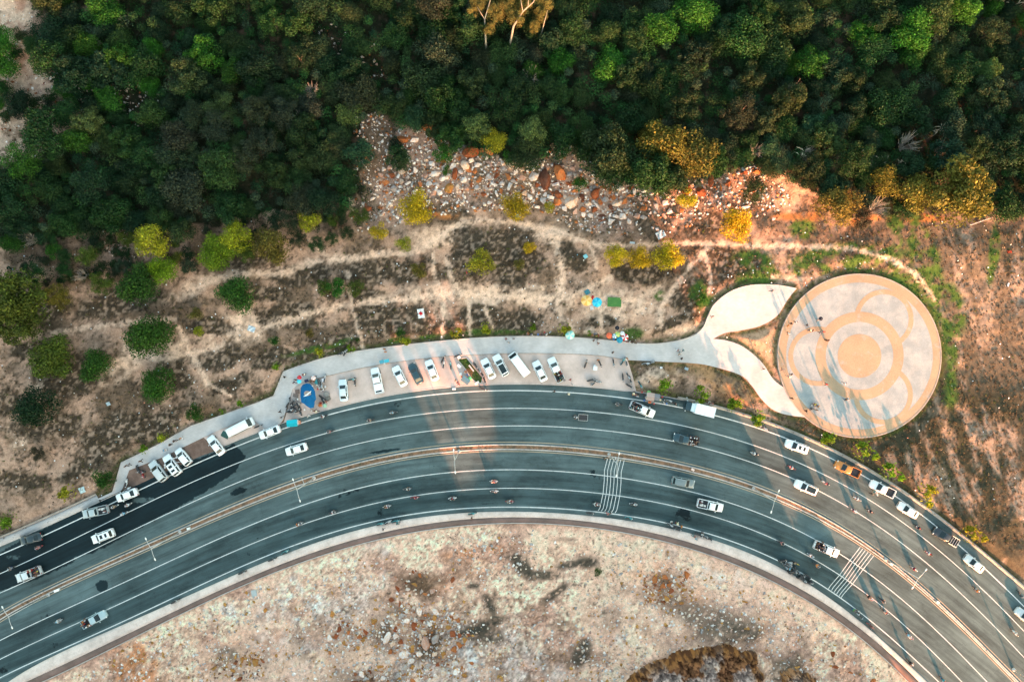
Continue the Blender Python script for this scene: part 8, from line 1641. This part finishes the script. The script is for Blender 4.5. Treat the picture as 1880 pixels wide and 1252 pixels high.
# triangle garden in the car park
TG = [(840, 660.5), (845, 658), (857, 656.6), (870, 673), (886, 692), (884.5, 702.5), (877, 704.5), (866, 695), (854, 677)]
bm = bmesh.new(); vs_ = [bm.verts.new(W(x, y)[:2] + (.14,)) for x, y in TG[::-1]]; bm.faces.new(vs_); bmesh.ops.recalc_face_normals(bm, faces=bm.faces); me = bpy.data.meshes.new('soil'); bm.to_mesh(me); bm.free()
me.materials.append(worn_mat('garden_soil', (.06, .08, .025), (.18, .12, .07), .45, .62, .9, 6)); t = empty('planter', (0, 0, 0)); 
g_ = mesh_obj('planter_soil', me, t)
def curb_line(pts, w, z, h, nm, mat, parent):
    p = np.array([W(x, y)[:2] for x, y in pts]); d = np.gradient(p, axis=0); d /= np.linalg.norm(d, axis=1)[:, None]; n = np.stack([-d[:, 1], d[:, 0]], 1)
    me, _ = sheet_between(nm, p + n * w / 2, p - n * w / 2, z, mat, 1, None, h); return mesh_obj(nm, me, parent)
curb_line(TG + [TG[0]], .2, .24, .24, 'kerb', M['kerb'], t); tag(t, 'triangular kerbed garden bed between the parked cars', 'garden bed')
gp = np.random.default_rng(77); px, py = poly_pts([(843, 661), (856, 659), (869, 676), (884, 694), (882, 702), (876, 702), (858, 680)], 260, gp); X = (px - 940) / S; Y = (626 - py) / S; isb = (px < 868) & (py > 676)
cc = np.where(isb[:, None], np.array([.22, .13, .07]), np.array([.06, .12, .025])) * gp.uniform(.6, 1.4, (len(px), 1)); clump_stuff('grass', np.stack([X, Y, np.full(len(X), .12)], 1), gp.uniform(.12, .3, len(X)), 12, .13, cc, 'grass and weeds growing in the triangular garden bed', seed=8)
x, y, _ = W(865.5, 676, .4); t = empty('bench', (x, y, .14), R(-52)); mb = MB(); mb.box(-.8, .8, -.15, .15, .36, .42); mb.obj('seat', M['walk'], t)
for s in (-1, 1): mb = MB(); mb.box(s * .6 - .08, s * .6 + .08, -.12, .12, 0, .36); mb.obj('leg', M['walk'], t)
tag(t, 'pale bench slab inside the triangular garden bed', 'bench')

# the cargo tricycle in the outer lane
x, y, _ = W(1067, 766, .7); t = empty('cargo_tricycle', (x, y, .003), R(176)); 
mb = MB(); mb.box(-1.3, .55, -.62, .62, .5, .56); mb.obj('cargo_floor', M['plastic'], t)
mb = MB()
for s in (-1, 1): mb.tube([(-1.3, s * .62, .95), (.55, s * .62, .95)], .035, 5); mb.tube([(-1.3, s * .62, .5), (-1.3, s * .62, .95)], .03, 5); mb.tube([(.55, s * .62, .5), (.55, s * .62, .95)], .03, 5); mb.tube([(-.4, s * .62, .5), (-.4, s * .62, .95)], .03, 5)
mb.tube([(-1.3, -.62, .95), (-1.3, .62, .95)], .035, 5); mb.tube([(.55, -.62, .95), (.55, .62, .95)], .035, 5); mb.obj('cargo_rail', M['white_metal'], t)
mb = MB(); mb.box(.55, 1.25, -.14, .14, .45, .8, .05, .03); mb.obj('seat', M['plastic'], t); mb = MB(); mb.tube([(1.15, -.36, 1.05), (1.25, 0, 1.0), (1.15, .36, 1.05)], .025, 5); mb.obj('handlebar', M['white_metal'], t)
for (a, b) in ((-.8, .5), (-.8, -.5), (1.45, 0)): mb = MB(); mb.disc_y((a, b, .28), .28, .1, 12); mb.obj('wheel', M['rubber'], t)
mb = MB(); mb.box(1.3, 1.5, -.1, .1, .75, .95, .03, .02); mb.obj('headlight', M['lamp_glass'], t)
tag(t, 'three-wheeled cargo cart with a pale rail round its dark bed', 'cargo tricycle'); person(x + math.cos(R(176)) * .85, y + math.sin(R(176)) * .85, .0, R(176), 'ride', 'grey', 'black', 'rider steering the three-wheeled cargo cart', None, 'helmet', 'white')

# ================================================================ lamps, railing, parapet, small posts
POLE_H = 11.1
def lamp(px, py, ang, label, low=False):
    x, y, _ = W(px, py); t = empty('street_lamp', (x, y, .13), ang)
    mb = MB(); mb.lathe([(.0, .32), (.26, .3), (.34, .12), (.36, 0)], 12); mb.obj('base', M['walk'], t, True)
    mb = MB(); mb.tube([(0, 0, .2), (0, 0, POLE_H)], [.11, .065], 8); mb.obj('pole', M['white_metal'], t, True)
    for s in (-1, 1):
        mb = MB(); mb.tube([(0, 0, POLE_H - .15), (0, s * .9, POLE_H + .12), (0, s * 1.95, POLE_H + .2)], [.055, .05, .04], 6); a = mb.obj('arm', M['white_metal'], t, True)
        mb = MB(); mb.lathe([(0.0, .10), (.13, .08), (.20, 0), (.15, -.06), (0, -.08)], 10); h = mb.obj('lamp_head', M['lamp_glass'], a, True); h.location = (0, s * 2.1, POLE_H + .2); h.scale = (.75, 1.5, 1)
    if low: mb = MB(); mb.tube([(0, 0, 6.6), (0, 1.5, 6.6)], .045, 5); mb.obj('banner_arm', M['white_metal'], t)
    tag(t, label, 'street lamp', 'street lamps on the median')
for (px, py, w, low) in ((90, 1091, 'leftmost street lamp on the median', 0), (331, 976, 'second street lamp from the left on the median', 0), (577, 877, 'street lamp with an extra low arm left of the light strip', 1), (843, 828, 'street lamp standing in the sunlit strip', 0), (1118, 834, 'street lamp beside the first set of white bars', 0), (1383, 896, 'street lamp below the white car with sunroofs', 0), (1626, 1026, 'street lamp right of the second set of white bars', 0), (1860, 1228, 'street lamp at the far lower right of the median', 0)):
    s = float(evc(C['YN'], px + 6) - evc(C['YN'], px - 6)) / 12; lamp(px, py, math.atan2(-s, 1), 'white double-arm ' + w, low)
# white marker posts and small boxes on the median
for (px, py, c, w) in ((103, 1084, (.75, .76, .75), 'near the leftmost lamp'), (346, 970, (.6, .62, .6), 'near the second lamp'), (1272, 862, (.6, .45, .4), 'on the sunlit right half'), (1722, 1105, (.6, .5, .46), 'near the lower right'), (1637, 1035, (.5, .5, .5), 'beside the right-hand lamp')):
    crate(px, py, 1.0 if px < 200 else .6, .4, .5, 20 if px < 1000 else -35, c, f'pale utility box on the median strip {w}', 'utility_box', 'utility box')
# parapet along the outer edge on the right
A = curve_pts('edgeN', .34, 1243, 2440); B = curve_pts('edgeN', .16, 1243, 2440); me, _ = sheet_between('parapet_rail', A, B, .62, M['wall_conc'], 1, None, .18); pr = empty('parapet', (0, 0, 0)); mesh_obj('rail', me, pr)
A2 = curve_pts('edgeN', .62, 1243, 2440); B2 = curve_pts('edgeN', .14, 1243, 2440); me, _ = sheet_between('parapet_base', A2, B2, .2, M['wall_conc'], 1, None, .3); mesh_obj('base', me, pr)
post = MB(); post.box(-.14, .14, -.12, .12, .18, .70, .02, .02); pm = post.mesh('post', M['wall_conc']); bolt = MB(); bolt.box(-.09, .09, -.07, .07, .69, .74); pb = bolt.mesh('cap', M['plastic'])
d_ = 0; pts = curve_pts('edgeN', .25, 1243, 2440)
for i in range(0, len(pts)):
    if i and (d_ := d_ + float(np.linalg.norm(pts[i] - pts[i - 1]))) < 3.0: continue
    d_ = 0; j = min(i + 1, len(pts) - 1); j0 = max(j - 1, 0); a = math.atan2(*(pts[j] - pts[j0])[::-1]); o = mesh_obj('post', pm, pr, (float(pts[i][0]), float(pts[i][1]), 0), a); mesh_obj('cap', pb, o)
tag(pr, 'low concrete parapet with short posts along the outer road edge', 'parapet')
# railing on the left
rl = empty('railing', (0, 0, 0)); pts = curve_pts('edgeN', 1.78, -560, 186); wall = MB()
me, _ = sheet_between('rail', curve_pts('edgeN', 1.9, -560, 186), curve_pts('edgeN', 1.66, -560, 186), .5, M['wall_conc'], 1, None, .16); mesh_obj('rail', me, rl)
me, _ = sheet_between('wall_base', curve_pts('edgeN', 1.95, -560, 186), curve_pts('edgeN', 1.62, -560, 186), .18, M['wall_conc'], 1, None, .3); mesh_obj('wall_base', me, rl)
for i in range(2, len(pts), 3): mesh_obj('post', pm, rl, (float(pts[i][0]), float(pts[i][1]), -.1), .4)
tag(rl, 'low concrete railing at the left edge beside the road', 'railing')
# fallen pole in the wood edge at right, and little bollards where the car park meets the dirt
x, y, z = G(1796, 408, .45); mb = MB(); mb.tube([(-2.2, -.75, 0), (2.2, .8, .1)], .07, 6); o = mb.obj('fallen_pole', M['walk'], None, loc=(x, y, z)); tag(o, 'pale fallen pole lying at the right wood edge', 'pole')
